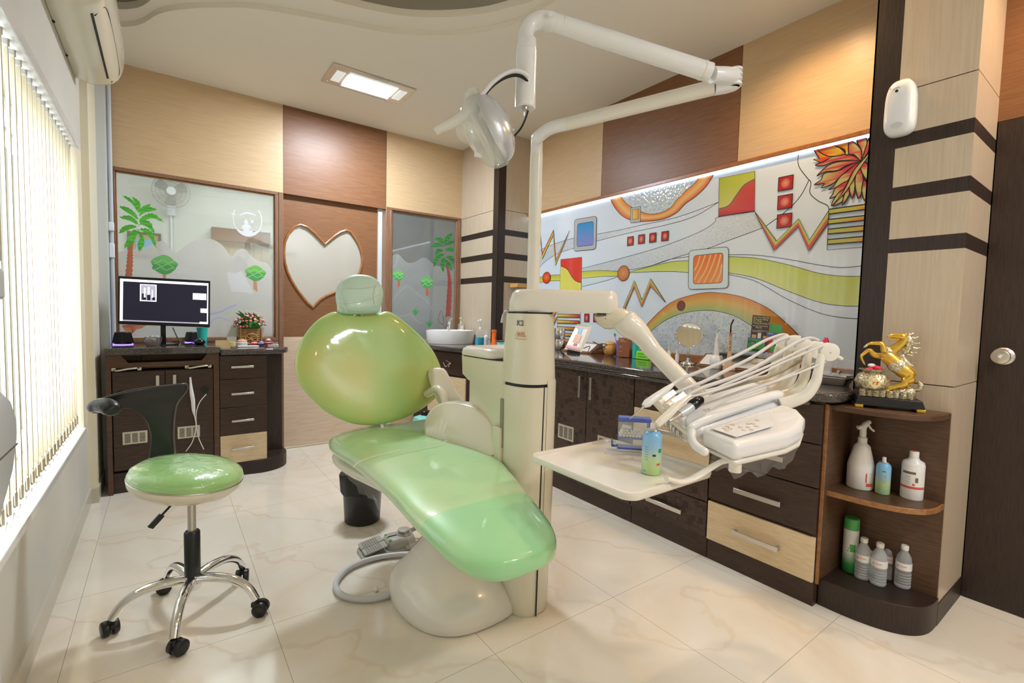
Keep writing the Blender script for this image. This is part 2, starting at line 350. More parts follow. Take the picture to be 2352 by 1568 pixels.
# spray can gradient: pale green below, blue above
def grad(name, stops, z0, z1, rough=0.3):
    m = mat(name, (1, 1, 1), rough, coat=0.3); t = nd(m, 'ShaderNodeTexCoord'); s = nd(m, 'ShaderNodeSeparateXYZ'); lk(m, t.outputs['Object'], s.inputs[0])
    r = nd(m, 'ShaderNodeMapRange'); r.inputs[1].default_value = z0; r.inputs[2].default_value = z1; lk(m, s.outputs[2], r.inputs[0])
    lk(m, ramp(m, r.outputs[0], stops), P(m).inputs['Base Color'])
grad('spray_can', [(0.0, (0.50, 0.72, 0.28)), (0.35, (0.55, 0.74, 0.42)), (0.62, (0.30, 0.55, 0.80)), (1.0, (0.20, 0.50, 0.85))], 0, 0.13)
grad('air_freshener', [(0.0, (0.02, 0.20, 0.04)), (0.18, (0.05, 0.35, 0.08)), (0.42, (0.75, 0.80, 0.75)), (1.0, (0.80, 0.82, 0.80))], 0, 0.22)

# ------------------------------------------------------------ the room shell
FY = -1.6   # front wall behind the camera
b = MB().box(-0.62, 2.95, FY-0.1, 4.40, -0.08, 0); struct(b.obj('floor', 'floor_marble', smooth=0))
# ceiling: a flat false ceiling with a curved opening, two stepped rims and a raised cove
out1 = [(-0.62,4.0),(-0.164,3.762),(0.001,3.47),(0.129,3.315),(0.288,3.175),(0.425,3.081),(0.601,3.005),(0.79,2.941),(0.988,2.875),(1.137,2.812),(1.324,2.692),(1.477,2.553),(1.595,2.388)] + [(1.66, 2.2), (1.70, 1.7), (1.62, 0.9), (1.35, 0.4), (0.8, 0.1), (0.2, 0.0), (-0.62, -0.1)]
out2 = [(-0.62,3.85),(-0.156,3.609),(-0.0,3.332),(0.17,3.12),(0.38,2.96),(0.593,2.865),(0.75,2.791),(0.941,2.741),(1.132,2.666),(1.308,2.541),(1.464,2.383),(1.555,2.236),(1.642,2.042)] + [(1.60, 1.7), (1.52, 1.0), (1.28, 0.52), (0.8, 0.22), (0.2, 0.12), (-0.62, 0.05)]
def sm(pl, k=5): return [(p.x, p.y) for p in spline([(x, y, 0) for x, y in pl], k)]
def holed(name, inner, z0, z1, material, x0=-0.62, x1=2.95, y0=FY-0.1, y1=4.40, z_top=None):
    # slab between z0 and z1 with an opening that touches the left edge
    inn = sm(inner)
    poly = [(x0, y1), (x1, y1), (x1, y0), (x0, y0)] + inn[::-1]
    return MB().prism(poly, XY, z0, z1).obj(name, material, smooth=0.5)
struct(holed('ceiling', out1, 2.855, 2.885, 'ceiling_paint'))
struct(holed('trim_1', out2, 2.8855, 2.925, 'ceiling_paint', x0=-0.62, x1=2.3, y0=-0.6, y1=4.3))
inn = sm(out2); b = MB(); n_ = len(inn)
b.add([(x, y, 2.925) for x, y in inn]+[(x, y, 3.05) for x, y in inn], [(i, i+1, n_+i+1, n_+i) for i in range(n_-1)])
struct(b.obj('trim_2', 'cove_dark', smooth=0.8, solid=0.01))
struct(MB().box(-0.62, 2.95, FY-0.1, 4.40, 3.05, 3.10).obj('ceiling_cove', 'cove_paint', smooth=0))
# left wall with the long window opening
WX = -0.38
YW0, YW1 = -0.9, 3.60
b = MB(); b.box(-0.62, WX, FY, YW0, 0, 3.05); b.box(-0.62, WX, YW1, 3.76, 0, 0.497); b.box(-0.62, WX, YW1, 3.76, 2.085, 3.05); b.box(-0.62, WX, YW0, YW1, 0, 0.47); b.box(-0.62, WX, YW0, YW1, 2.085, 3.05)
struct(b.obj('wall_left', 'wall_paint', smooth=0))
b = MB(); b.box(-0.62, WX, YW1, 3.76, 0.497, 2.085); b.box(-0.62, -0.345, 3.76, 4.15, 0, 2.855); struct(b.obj('wall_pier', 'pier_paint', smooth=0))
struct(MB().box(-0.62, -0.30, 4.15, 4.30, 0, 2.855).obj('wall_corner', 'pipe_grey', smooth=0))
b = MB(); b.box(-0.60, WX+0.012, YW0, YW1, 0.47, 0.497); struct(b.obj('window_sill', 'white_marble', bevel=0.003))
b = MB(); b.box(WX, WX+0.010, FY, 3.76, 0, 0.09); b.box(-0.37, -0.335, 3.75, 3.759, 0, 0.09); struct(b.obj('baseboard_left', 'skirting_tile', smooth=0))
b = MB(); b.box(-0.345, -0.336, 3.752, 4.14, 0, 0.09); struct(b.obj('baseboard_pier', 'skirting_tile', smooth=0))
# window: white frame with sliding sashes behind the blinds
wf = MB(); x0, x1 = -0.60, -0.545
for y in (YW0, 0.05, 1.35, 2.58, YW1-0.05): wf.box(x0, x1, y, y+0.05, 0.497, 2.085)
wf.box(x0, x1, YW0, YW1, 0.497, 0.55); wf.box(x0, x1, YW0, YW1, 2.03, 2.085); wf.box(x0, x1, YW0, YW1, 1.93, 1.945)
struct(wf.obj('window_3', 'upvc_white', bevel=0.004))
# pipe in the corner beside the pier
t = thing('wall_conduit', 'thin vertical grey pipe in the corner left of the painted glass', 'pipe', (-0.285, 4.29, 0.93))
MB().tube([(-0.285, 4.29, 0.93), (-0.285, 4.29, 2.84)], 0.012).obj('pipe', 'pipe_grey', t)
MB().box(-0.30, -0.27, 4.262, 4.29, 1.52, 1.62).box(-0.30, -0.27, 4.255, 4.29, 1.70, 1.76).obj('bracket', 'upvc_white', t, bevel=0.006)
# rear wall: laminate above, partition below
YB = 4.33
b = MB()
b.box(-0.30, 0.800, YB, YB+0.07, 2.15, 2.90, 0); b.box(0.803, 1.672, YB, YB+0.07, 2.147, 2.90, 1); b.box(1.675, 2.50, YB, YB+0.07, 2.17, 2.90, 0)
b.box(-0.62, -0.30, YB, YB+0.07, 0, 2.9, 2)
b.box(-0.30, 0.76, YB, YB+0.07, 0, 0.94, 0); b.box(1.72, 2.50, YB, YB+0.07, 0, 0.93, 0)
struct(b.obj('wall_back', ['laminate_light_h', 'laminate_brown', 'pipe_grey'], smooth=0))
b = MB(); b.box(0.8005, 0.8025, YB-0.001, YB+0.02, 2.15, 2.9); b.box(1.6725, 1.6745, YB-0.001, YB+0.02, 2.15, 2.9); struct(b.obj('trim_3', 'seal_black', smooth=0))
# right wall upper laminate, mural recess, and the wall behind
XR = 2.84
b = MB()
b.box(XR, XR+0.07, 2.735, 3.66, 2.158, 2.90, 0); b.box(XR, XR+0.07, 1.607, 2.732, 2.158, 2.90, 1); b.box(XR, XR+0.07, 0.80, 1.604, 2.158, 2.90, 0)
b.box(XR+0.02, XR+0.07, 0.80, 3.66, 0, 2.158, 2); b.box(XR+0.02, XR+0.07, 3.66, 4.40, 0, 2.9, 2)
b.box(2.91, 2.95, 0.8, 4.42, 0, 3.05, 2); struct(b.obj('wall_right', ['laminate_light_h', 'laminate_brown', 'pale_door'], smooth=0))
# striped corner columns
SZ = [(1.93, 1.985), (1.713, 1.770), (1.497, 1.555)]
def clad(name, x0, x1, y0, y1, faces):
    core = MB().box(x0+0.004, x1, y0+0.004, y1, 0, 2.90); core.obj  # core block
    o = struct(core.obj(name, 'laminate_light_v', smooth=0))
    return o
def slabs(b, fn, u0, u1, d0, d1, mi_l=0, mi_d=1):
    zs = [0.09, 0.958, 0.962, 1.497, 1.555, 1.713, 1.770, 1.93, 1.985, 2.158, 2.162, 2.90]
    for i in range(len(zs)-1):
        if i in (1, 9): continue
        k = mi_d if i in (3, 5, 7) else mi_l
        b.prism([(u0, zs[i]), (u1, zs[i]), (u1, zs[i+1]), (u0, zs[i+1])], fn, d0, d1, k)
# rear column: corner at (2.48, 3.655)
cx, cy = 2.48, 3.655
b = MB().box(cx+0.006, 2.86, cy+0.006, YB, 0, 2.90, 2)
slabs(b, YZ, cy+0.09, YB, cx, cx+0.006); slabs(b, XZ, cx+0.075, 2.84, cy, cy+0.006)
b.box(cx, cx+0.006, cy, cy+0.09, 0, 2.90, 1); b.box(cx, cx+0.075, cy-0.001, cy+0.006, 0, 2.90, 1)
struct(b.obj('wall_rear_column', ['laminate_light_v', 'wenge_v', 'seal_black'], smooth=0))
# near column: corner at (2.48, 0.474), dark band on its far edge
ny = 0.474
b = MB().box(2.486, 2.95, ny+0.006, 0.804, 0, 2.90, 2)
slabs(b, YZ, ny, 0.715, 2.48, 2.486); slabs(b, XZ, 2.4861, 2.85, ny, ny+0.006)
b.box(2.48, 2.486, 0.715, 0.81, 0, 2.90, 1); b.box(2.48, 2.84, 0.804, 0.810, 0, 2.90, 1)
b.box(2.478, 2.85, ny-0.003, ny+0.006, 0, 0.09, 1)
struct(b.obj('wall_near_column', ['laminate_light_v', 'wenge_v', 'seal_black'], smooth=0))
# dark door and the brown panel above it, right of the near column
b = MB(); b.box(2.85, 2.93, -0.62, ny, 2.06, 2.90); b.box(2.85, 2.93, FY, -0.62, 0, 2.9); b.box(2.93, 2.95, FY, 0.8, 0, 3.05)
struct(b.obj('wall_right_front', 'laminate_brown', smooth=0))
d = MB().box(2.85, 2.90, -0.62, ny-0.004, 0.004, 2.058).obj('door_2', 'wenge_v', smooth=0); struct(d)
kb = MB(); kc = (2.85,0.399,1.076)
kb.lathe([(0.036, 0), (0.036, 0.004), (0.030, 0.010), (0.014, 0.014), (0.013, 0.034), (0.026, 0.042), (0.030, 0.055), (0.029, 0.066), (0.018, 0.072), (0.001, 0.072)], kc, ax=(-1, 0, 0))
kn = kb.obj('door_knob', 'steel', d); MB().lathe([(0.008, 0), (0.006, 0.003), (0.001, 0.003)], (kc[0]-0.0721, kc[1], kc[2]), ax=(-1, 0, 0), n=16).obj('keyhole', 'chrome', kn)
# front wall behind the camera
struct(MB().box(-0.62, 2.95, FY-0.1, FY, 0, 3.05).obj('wall_front', 'reception_wall', smooth=0))
# ------------------------------------------------------------ sliding door with the heart window
dr = MB(); hp = [(1.141,1.772),(1.1,1.813),(1.054,1.859),(0.997,1.901),(0.941,1.915),(0.893,1.891),(0.846,1.827),(0.819,1.756),(0.812,1.669),(0.819,1.59),(0.839,1.512),(0.872,1.438),(0.913,1.37),(0.962,1.302),(1.004,1.251),(1.044,1.219),(1.072,1.253),(1.105,1.289),(1.149,1.321),(1.201,1.346),(1.269,1.377),(1.326,1.403),(1.377,1.441),(1.416,1.49),(1.447,1.548),(1.467,1.617),(1.471,1.684),(1.458,1.75),(1.434,1.811),(1.398,1.865),(1.363,1.908),(1.32,1.914),(1.274,1.893),(1.233,1.862),(1.188,1.819)]
Dx0, Dx1, Dz0, Dz1, Dy = 0.79, 1.61, 0.02, 2.17, 4.375
def bridge(outer, inner):   # one face from an outline with one hole, cut at the nearest pair
    k = min(range(len(inner)), key=lambda i: (inner[i][0]-outer[0][0])**2+(inner[i][1]-outer[0][1])**2)
    inn = inner[k:]+inner[:k+1]
    ao = sum(outer[i][0]*outer[(i+1) % len(outer)][1]-outer[(i+1) % len(outer)][0]*outer[i][1] for i in range(len(outer)))
    ai = sum(inner[i][0]*inner[(i+1) % len(inner)][1]-inner[(i+1) % len(inner)][0]*inner[i][1] for i in range(len(inner)))
    if ao*ai > 0: inn = inn[::-1]
    return outer+[outer[0]]+inn
dz = 0.965
pl = bridge([(Dx0, Dz1), (Dx1, Dz1), (Dx1, dz), (Dx0, dz)], hp)
dr.add([(x, Dy, z) for x, z in pl], [tuple(range(len(pl)))], 0); dr.add([(x, Dy+0.03, z) for x, z in pl], [tuple(range(len(pl)))[::-1]], 0)
n_ = len(hp); dr.add([(x, Dy, z) for x, z in hp]+[(x, Dy+0.03, z) for x, z in hp], [(i, (i+1) % n_, n_+(i+1) % n_, n_+i) for i in range(n_)], 0)
dr.box(Dx0, Dx1+0.1, Dy, Dy+0.03, Dz0, dz, 1)
door = struct(dr.obj('door_1', ['laminate_brown', 'pale_door'], smooth=0))
MB().tube([(x, Dy-0.003, z) for x, z in hp], 0.011, n=8, closed=True).obj('heart_moulding', 'trim_wood', door)
MB().prism(hp, XZ, Dy+0.010, Dy+0.016).obj('heart_glass', 'frosted_heart', door, smooth=0) if 'frosted_heart' in MT else None

# ------------------------------------------------------------ painted glass partitions in the rear wall
class Paint:
    """flat shapes laid on a pane, each a few tenths of a millimetre above the last"""
    def __init__(s, fn, base, step): s.fn = fn; s.base = base; s.step = step; s.k = 0; s.v = []; s.f = []; s.m = []; s.c = []
    def poly(s, pts, col, mi=0, cols=None, lift=True):
        s.k += 1 if lift else 0; n = len(s.v); d = s.base+s.step*s.k
        s.v += [s.fn(u, v, d) for u, v in pts]
        from mathutils.geometry import tessellate_polygon
        for tr in tessellate_polygon([[Vector((u, v, 0)) for u, v in pts]]): s.f.append(tuple(n+i for i in tr)); s.m.append(mi)
        s.c += cols if cols else [col]*len(pts); return s
    def strip(s, A, B, ca, cb, mi=0):      # filled band between two equally long lines, its two edges coloured ca and cb
        s.k += 1; n = len(s.v); d = s.base+s.step*s.k; k = len(A)
        s.v += [s.fn(u, v, d) for u, v in A]+[s.fn(u, v, d) for u, v in B]; s.c += [ca]*k+[cb]*k
        for i in range(k-1): s.f.append((n+i, n+i+1, n+k+i+1, n+k+i)); s.m.append(mi)
        return s
    def line(s, pts, w, col=(0.02, 0.02, 0.025), closed=False):
        P_ = [Vector((u, v, 0)) for u, v in pts]; m_ = len(P_); A = []; B = []
        for i, p in enumerate(P_):
            t = (P_[(i+1) % m_]-P_[i-1]) if closed else (P_[min(i+1, m_-1)]-P_[max(i-1, 0)])
            if t.length < 1e-9: t = Vector((1, 0, 0))
            t.normalize(); q = Vector((-t.y, t.x, 0))*(w/2); A.append((p.x+q.x, p.y+q.y)); B.append((p.x-q.x, p.y-q.y))
        if closed: A.append(A[0]); B.append(B[0])
        return s.strip(A, B, col, col)
    def disc(s, c, r, col, mi=0, n=18, ry=None, col2=None):
        s.k += 1; m0 = len(s.v); d = s.base+s.step*s.k; ry = ry or r
        s.v.append(s.fn(c[0], c[1], d)); s.c.append(col)
        for i in range(n): s.v.append(s.fn(c[0]+r*math.cos(2*PI*i/n), c[1]+ry*math.sin(2*PI*i/n), d)); s.c.append(col2 or col)
        for i in range(n): s.f.append((m0, m0+1+i, m0+1+(i+1) % n)); s.m.append(mi)
        return s
    def build(s, name, mats, parent):
        me = bpy.data.meshes.new(name); L_ = wloc(parent) if parent else Vector((0, 0, 0))
        me.from_pydata([tuple(Vector(p)-L_) for p in s.v], [], s.f)
        for q in mats: me.materials.append(MT[q])
        for p, i in zip(me.polygons, s.m): p.material_index = i
        at = me.color_attributes.new('paint', 'FLOAT_COLOR', 'POINT')
        for i, c in enumerate(s.c): at.data[i].color = (*c, 1)
        o = bpy.data.objects.new(name, me); C.objects.link(o)
        if parent: o.parent = parent
        return o
def S(pts, k=5, closed=False): return [(p.x, p.y) for p in spline([(u, v, 0) for u, v in pts], k, closed)]
GR, GD, RD = (0.13, 0.55, 0.06), (0.06, 0.36, 0.03), (0.50, 0.13, 0.07)
def frame(b, x0, x1, z0, z1, w, y0, y1):
    b.box(x0, x1, y0, y1, z1-w, z1); b.box(x0, x1, y0, y1, z0, z0+w); b.box(x0, x0+w, y0, y1, z0+w, z1-w); b.box(x1-w, x1, y0, y1, z0+w, z1-w); return b
# -- left pane
w1 = struct(MB().box(-0.262, 0.74, 4.350, 4.356, 0.96, 2.13).obj('window_1', 'pane_glass', smooth=0))
b = frame(MB(), -0.29, 0.762, 0.935, 2.15, 0.026, 4.322, 4.40); b.box(0.764, 0.80, 4.322, 4.40, 0.0, 2.15); struct(b.obj('trim_4', 'laminate_brown_v', bevel=0.003))
b = frame(MB(), -0.264, 0.736, 0.961, 2.124, 0.008, 4.335, 4.35); b.obj('glazing_bead', 'trim_wood', w1, bevel=0.002)
Z0 = 0.972
hill = [(-0.254,1.57),(-0.18,1.594),(-0.098,1.624),(-0.041,1.66),(-0.005,1.673),(0.023,1.654),(0.045,1.621),(0.074,1.592),(0.134,1.657),(0.195,1.701),(0.257,1.72),(0.312,1.717),(0.368,1.681),(0.4,1.638),(0.437,1.599),(0.466,1.649),(0.525,1.666),(0.563,1.62),(0.611,1.585),(0.682,1.567),(0.722,1.51)]
p = Paint(XZ, 4.3495, -0.00005)
hs = S(hill, 4); p.poly([(-0.255, Z0), (-0.255, hs[0][1])]+hs+[(0.725, hs[-1][1]), (0.725, Z0)], (1, 1, 1), 1)
for ln in ([(-0.249,1.439),(-0.156,1.411),(-0.074,1.321),(0.055,1.264),(0.175,1.287),(0.283,1.171),(0.413,1.183),(0.531,1.284),(0.654,1.308),(0.721,1.271)], [(0.074,1.592),(0.117,1.52),(0.193,1.49),(0.287,1.543),(0.366,1.465),(0.437,1.599)]): p.line(S(ln), 0.006, (0.55, 0.58, 0.56))
p.poly([(0.4,1.477),(0.456,1.472),(0.499,1.494),(0.532,1.429),(0.566,1.363),(0.579,1.315),(0.515,1.326),(0.43,1.327),(0.41,1.393)], (0.66, 0.68, 0.68))
p.line(S([(0.283,1.147),(0.347,1.163),(0.413,1.203),(0.463,1.223)]), 0.010, (0.42, 0.45, 0.85)); p.line(S([(0.274,1.039),(0.298,1.096),(0.347,1.12),(0.412,1.097)]), 0.008, (0.45, 0.50, 0.85))
FR = ([(-0.227,1.96),(-0.188,1.954),(-0.148,1.909),(-0.139,1.855),(-0.175,1.913)], [(-0.174,1.964),(-0.134,1.937),(-0.128,1.895),(-0.137,1.86),(-0.155,1.917)], [(-0.136,1.868),(-0.114,1.906),(-0.069,1.928),(-0.094,1.892)], [(-0.136,1.834),(-0.121,1.888),(-0.079,1.907),(-0.034,1.896),(-0.066,1.878),(-0.108,1.86)], [(-0.245,1.886),(-0.196,1.885),(-0.156,1.848),(-0.143,1.808),(-0.183,1.836),(-0.216,1.857)],
      [(-0.137,1.808),(-0.101,1.848),(-0.052,1.863),(0.004,1.81),(-0.053,1.828),(-0.095,1.814),(-0.129,1.788)], [(-0.246,1.81),(-0.196,1.83),(-0.156,1.806),(-0.145,1.773),(-0.19,1.793)], [(-0.248,1.697),(-0.231,1.745),(-0.184,1.768),(-0.15,1.755),(-0.191,1.733)], [(-0.142,1.765),(-0.116,1.803),(-0.074,1.8),(-0.047,1.716),(-0.082,1.755),(-0.123,1.776)], [(-0.151,1.734),(-0.103,1.753),(-0.061,1.723),(-0.042,1.621),(-0.083,1.695),(-0.123,1.733)], [(-0.151,1.734),(-0.185,1.717),(-0.223,1.607),(-0.179,1.632),(-0.151,1.704)], [(-0.147,1.73),(-0.117,1.699),(-0.111,1.64),(-0.139,1.585),(-0.149,1.636),(-0.135,1.68)])
def frond(p, fr, a=GR, c=GD):      # leaf blade with a toothed lower edge
    q = S(fr, 5, True); n = len(q); cx = sum(x for x, z in q)/n; cz = sum(z for x, z in q)/n
    o = []
    for i, (x, z) in enumerate(q):
        k = 1.10 if i % 2 else 0.90; o.append((cx+(x-cx)*k, cz+(z-cz)*k))
    p.poly(o, a, cols=[a if i % 2 else c for i in range(n)])
def toothed(p, pts, col, col2):
    o = []
    for i, (x, z) in enumerate(pts): o.append((x, z))
    p.poly(o, col, cols=[col if i % 2 else col2 for i in range(len(o))])
def trunk(p, L_, R_, col=RD, col2=(0.50, 0.16, 0.08)):
    a = S(L_, 6); c = S(R_, 6); k = min(len(a), len(c))
    a = [(x-(0.006 if i % 2 else 0), z) for i, (x, z) in enumerate(a[:k])]; c = [(x+(0.006 if i % 2 else 0), z) for i, (x, z) in enumerate(c[:k])]
    p.strip(a, c, col, col2)
trunk(p, [(-0.178,1.667),(-0.193,1.614),(-0.203,1.562),(-0.209,1.493),(-0.218,1.403)], [(-0.164,1.677),(-0.177,1.616),(-0.179,1.564),(-0.18,1.496),(-0.186,1.405)])
for fr in FR: frond(p, fr)
def crown(p, c, rx, rz, a=(0.16, 0.50, 0.14), e=(0.08, 0.36, 0.10)):
    pts = [(c[0]+rx*(1+0.07*math.sin(5*t+1)+0.05*math.sin(9*t))*math.cos(t), c[1]+rz*(1+0.07*math.cos(4*t))*math.sin(t)) for t in [2*PI*i/36 for i in range(36)]]
    p.poly(pts, a, cols=[a if q[1] > c[1] else e for q in pts])
    for k in (-0.45, -0.05, 0.35): p.line([(c[0]+rx*u, c[1]+rz*(k+0.14*math.sin(7*u+k*6))) for u in [-0.8+0.1*i for i in range(17)]], 0.005, (0.30, 0.66, 0.28))
k1 = [(0.003,1.502),(0.08,1.508),(0.002,1.435),(0.597,1.482),(0.668,1.487),(0.597,1.423)]
p.poly([(-0.006,1.439),(0.013,1.441),(0.011,1.4),(-0.007,1.399)], (0.55, 0.30, 0.20)); crown(p, k1[0], k1[1][0]-k1[0][0], k1[0][1]-k1[2][1])
p.poly([(0.582,1.432),(0.605,1.429),(0.61,1.331),(0.582,1.356)], (0.55, 0.28, 0.16)); crown(p, k1[3], k1[4][0]-k1[3][0], k1[3][1]-k1[5][1], (0.18, 0.56, 0.10))
for sh in ([(-0.246,1.055),(-0.202,1.064),(-0.168,1.055),(-0.183,1.012),(-0.207,0.999),(-0.23,1.025)], [(-0.195,1.06),(-0.102,1.06),(-0.134,1.038),(-0.162,1.029),(-0.19,0.994)]): p.poly(sh, (0.75, 0.25, 0.10), cols=[(0.80, 0.32, 0.16) if i % 2 else (0.55, 0.12, 0.05) for i in range(len(sh))])
# white seated figure in an oval wreath
WH = (0.74, 0.76, 0.82)
ce = [(0.544,1.901),(0.648,1.915),(0.543,1.767)]; ro, rz = ce[1][0]-ce[0][0], ce[0][1]-ce[2][1]; c0 = ce[0]
arc = lambda t0, t1, k, r=1.0: [(c0[0]+ro*r*math.cos(math.radians(t)), c0[1]+rz*r*math.sin(math.radians(t))) for t in [lerp(t0, t1, i/k) for i in range(k+1)]]
p.strip(arc(150, 285, 20), arc(150, 285, 20, 0.93), WH, WH); p.strip(arc(-60, 40, 20), arc(-60, 40, 20, 0.92), WH, WH)
p.strip(arc(205, 335, 18), [(x, max(z, lerp(z, c0[1]-rz*.70, .95))) if False else (x, z+(.055*math.sin(PI*i/18))**1.0*.62) for i, (x, z) in enumerate(arc(205, 335, 18))], WH, WH)
p.disc((0.533,1.878), 0.015, WH, ry=0.019); p.disc((0.533,1.897), 0.006, WH)
p.poly(S([(0.522,1.86),(0.545,1.863),(0.566,1.851),(0.569,1.82),(0.556,1.84),(0.552,1.816),(0.514,1.811),(0.509,1.834),(0.501,1.811),(0.503,1.843)], 3, True), WH); p.poly([(0.484,1.807),(0.583,1.819),(0.573,1.801),(0.494,1.791)], WH)
p.strip(S([(0.489,1.931),(0.51,1.948),(0.54,1.959),(0.578,1.955),(0.6,1.945)]), S([(0.489,1.922),(0.51,1.936),(0.54,1.946),(0.578,1.944),(0.6,1.937)]), WH, WH)
p.poly([(0.562,1.913),(0.574,1.895),(0.588,1.907),(0.582,1.877),(0.569,1.88)], WH)
p.build('pane_painting', ['painted_flat', 'frost'], w1)
# -- right pane
w2 = struct(MB().box(1.735, 2.42, 4.350, 4.356, 0.90, 2.155).obj('window_2', 'pane_glass_grey', smooth=0))
b = frame(MB(), 1.712, 2.475, 0.88, 2.17, 0.022, 4.322, 4.40); b.box(2.435, 2.453, 4.322, 4.40, 0.9, 2.15); b.box(1.672, 1.712, 4.322, 4.42, 0, 2.17); struct(b.obj('trim_5', 'laminate_brown_v', bevel=0.003))
b = frame(MB(), 1.734, 2.435, 0.902, 2.148, 0.008, 4.335, 4.35); b.obj('glazing_bead', 'trim_wood', w2, bevel=0.002)
struct(MB().box(1.612, 1.65, 4.36, 4.372, 0.02, 2.147).obj('trim_6', 'pipe_grey', smooth=0))
p = Paint(XZ, 4.3495, -0.00005)
hs = S([(1.724,1.715),(1.806,1.745),(1.894,1.678),(1.976,1.685),(2.079,1.741),(2.179,1.684),(2.289,1.662),(2.415,1.653)], 4); p.poly([(1.745, 0.91), (1.745, hs[0][1])]+hs+[(2.415, hs[-1][1]), (2.415, 0.91)], (1, 1, 1), 1)
for ln in ([(1.721,1.245),(1.786,1.352),(1.86,1.425),(1.916,1.451),(1.973,1.407),(2.052,1.351),(2.119,1.306),(2.18,1.222)], [(1.801,1.155),(1.875,1.162),(1.938,1.175),(2.016,1.11),(2.069,1.087)], [(1.726,1.601),(1.783,1.651),(1.806,1.745)]): p.line(S(ln), 0.005, (0.42, 0.46, 0.46))
k2 = [(1.809,1.547),(1.87,1.552),(1.809,1.498),(2.109,1.498),(2.18,1.502),(2.11,1.44)]
p.poly([(1.803,1.503),(1.826,1.504),(1.826,1.446),(1.804,1.427)], RD); crown(p, k2[0], k2[1][0]-k2[0][0], k2[0][1]-k2[2][1])
p.poly([(2.1,1.443),(2.122,1.445),(2.132,1.367),(2.099,1.365)], RD); crown(p, k2[3], k2[4][0]-k2[3][0], k2[3][1]-k2[5][1])
trunk(p, [(2.319,1.689),(2.339,1.598),(2.345,1.5),(2.336,1.351),(2.329,1.164)], [(2.344,1.691),(2.367,1.6),(2.385,1.477),(2.387,1.353),(2.377,1.165)], (0.30, 0.06, 0.05), (0.36, 0.09, 0.07))
for fr in ([(2.298,1.901),(2.27,1.947),(2.188,1.944),(2.229,1.912)], [(2.301,1.908),(2.311,1.976),(2.387,2.012),(2.346,1.943)], [(2.305,1.884),(2.346,1.925),(2.412,1.932),(2.361,1.896)], [(2.292,1.87),(2.203,1.897),(2.143,1.843),(2.217,1.862)], [(2.306,1.841),(2.368,1.872),(2.414,1.839),(2.355,1.827)], [(2.293,1.828),(2.217,1.838),(2.191,1.769),(2.245,1.805)], [(2.297,1.791),(2.232,1.785),(2.185,1.733),(2.182,1.654),(2.226,1.724)], [(2.304,1.755),(2.26,1.727),(2.258,1.666),(2.29,1.613),(2.299,1.681)], [(2.312,1.768),(2.384,1.781),(2.417,1.728),(2.364,1.742)], [(2.309,1.743),(2.372,1.699),(2.387,1.633),(2.33,1.684)], [(2.298,1.907),(2.242,1.968),(2.263,1.922)]): frond(p, fr, (0.05, 0.30, 0.06), (0.02, 0.18, 0.03))
for cx_ in ((1.989,1.2), (2.142,1.085)):
    for dx, dz in ((-0.035, 0.028), (0.008, 0.062), (0.036, 0.030), (-0.012, 0.04)): p.poly([(cx_[0]-0.008, cx_[1]-0.03), (cx_[0]+dx*0.6-0.006, cx_[1]+dz*0.3), (cx_[0]+dx, cx_[1]+dz), (cx_[0]+dx*0.5+0.008, cx_[1]), (cx_[0]+0.008, cx_[1]-0.03)], (0.06, 0.34, 0.08))
for lf in ([(2.258,1.101),(2.243,1.15),(2.269,1.218),(2.291,1.163),(2.299,1.089)], [(2.3,1.076),(2.305,1.151),(2.326,1.164),(2.335,1.052)]): p.line(S(lf, 4, True), 0.004, (0.25, 0.10, 0.08), True)
p.build('pane_painting', ['painted_flat', 'frost_grey'], w2)
# ------------------------------------------------------------ reception room seen through the panes
struct(MB().box(-1.6, 3.2, 4.42, 6.5, -0.08, 0).obj('floor_reception', 'reception_floor', smooth=0))
struct(MB().box(-1.6, 3.2, 6.34, 6.42, 0, 2.9).obj('wall_reception', 'reception_wall', smooth=0))
struct(MB().box(-1.68, -1.6, 4.42, 6.42, 0, 2.9).box(3.2, 3.28, 4.42, 6.42, 0, 2.9).obj('wall_reception_sides', 'reception_wall', smooth=0))
struct(MB().box(-1.68, 3.28, 4.41, 6.42, 2.9, 2.98).obj('ceiling_reception', 'ceiling_paint', smooth=0))
f = thing('wall_fan', 'grey wall fan with round wire guard seen through the painted glass', 'fan', (0.072, 6.34, 2.30))
fc = Vector((0.072, 6.14, 2.39))
g = MB()
for r in (0.165, 0.13, 0.095): g.tube([fc+Vector((r*math.cos(a), 0.02 if r < 0.16 else 0.045, r*math.sin(a))) for a in [2*PI*i/32 for i in range(32)]], 0.003, 6, closed=True)
for i in range(40):
    a = 2*PI*i/40; g.tube([fc+Vector((r*math.cos(a), y, r*math.sin(a))) for r, y in ((0.045, 0), (0.10, 0.0), (0.150, 0.02), (0.165, 0.045))], 0.0016, 4)
g.obj('guard', 'grey_plastic', f)
MB().lathe([(0.001, -0.008), (0.040, -0.006), (0.045, 0.01), (0.04, 0.02)], fc, ax=(0, 1, 0)).obj('badge', 'white_plastic', f)
bl = MB()
for i in range(3):
    a0 = 2*PI*i/3
    pts = [(0.03*math.cos(a0), 0.03*math.sin(a0)), (0.14*math.cos(a0+0.1), 0.14*math.sin(a0+0.1)), (0.145*math.cos(a0+0.8), 0.145*math.sin(a0+0.8)), (0.04*math.cos(a0+1.2), 0.04*math.sin(a0+1.2))]
    bl.prism(S(pts, 4, True), lambda u, v, d: (fc.x+u, d, fc.z+v), fc.y+0.03, fc.y+0.034)
bl.obj('blade', 'grey_plastic', f)
MB().lathe([(0.03, 0.04), (0.05, 0.06), (0.045, 0.13), (0.02, 0.15)], fc, ax=(0, 1, 0)).obj('motor', 'grey_plastic', f)
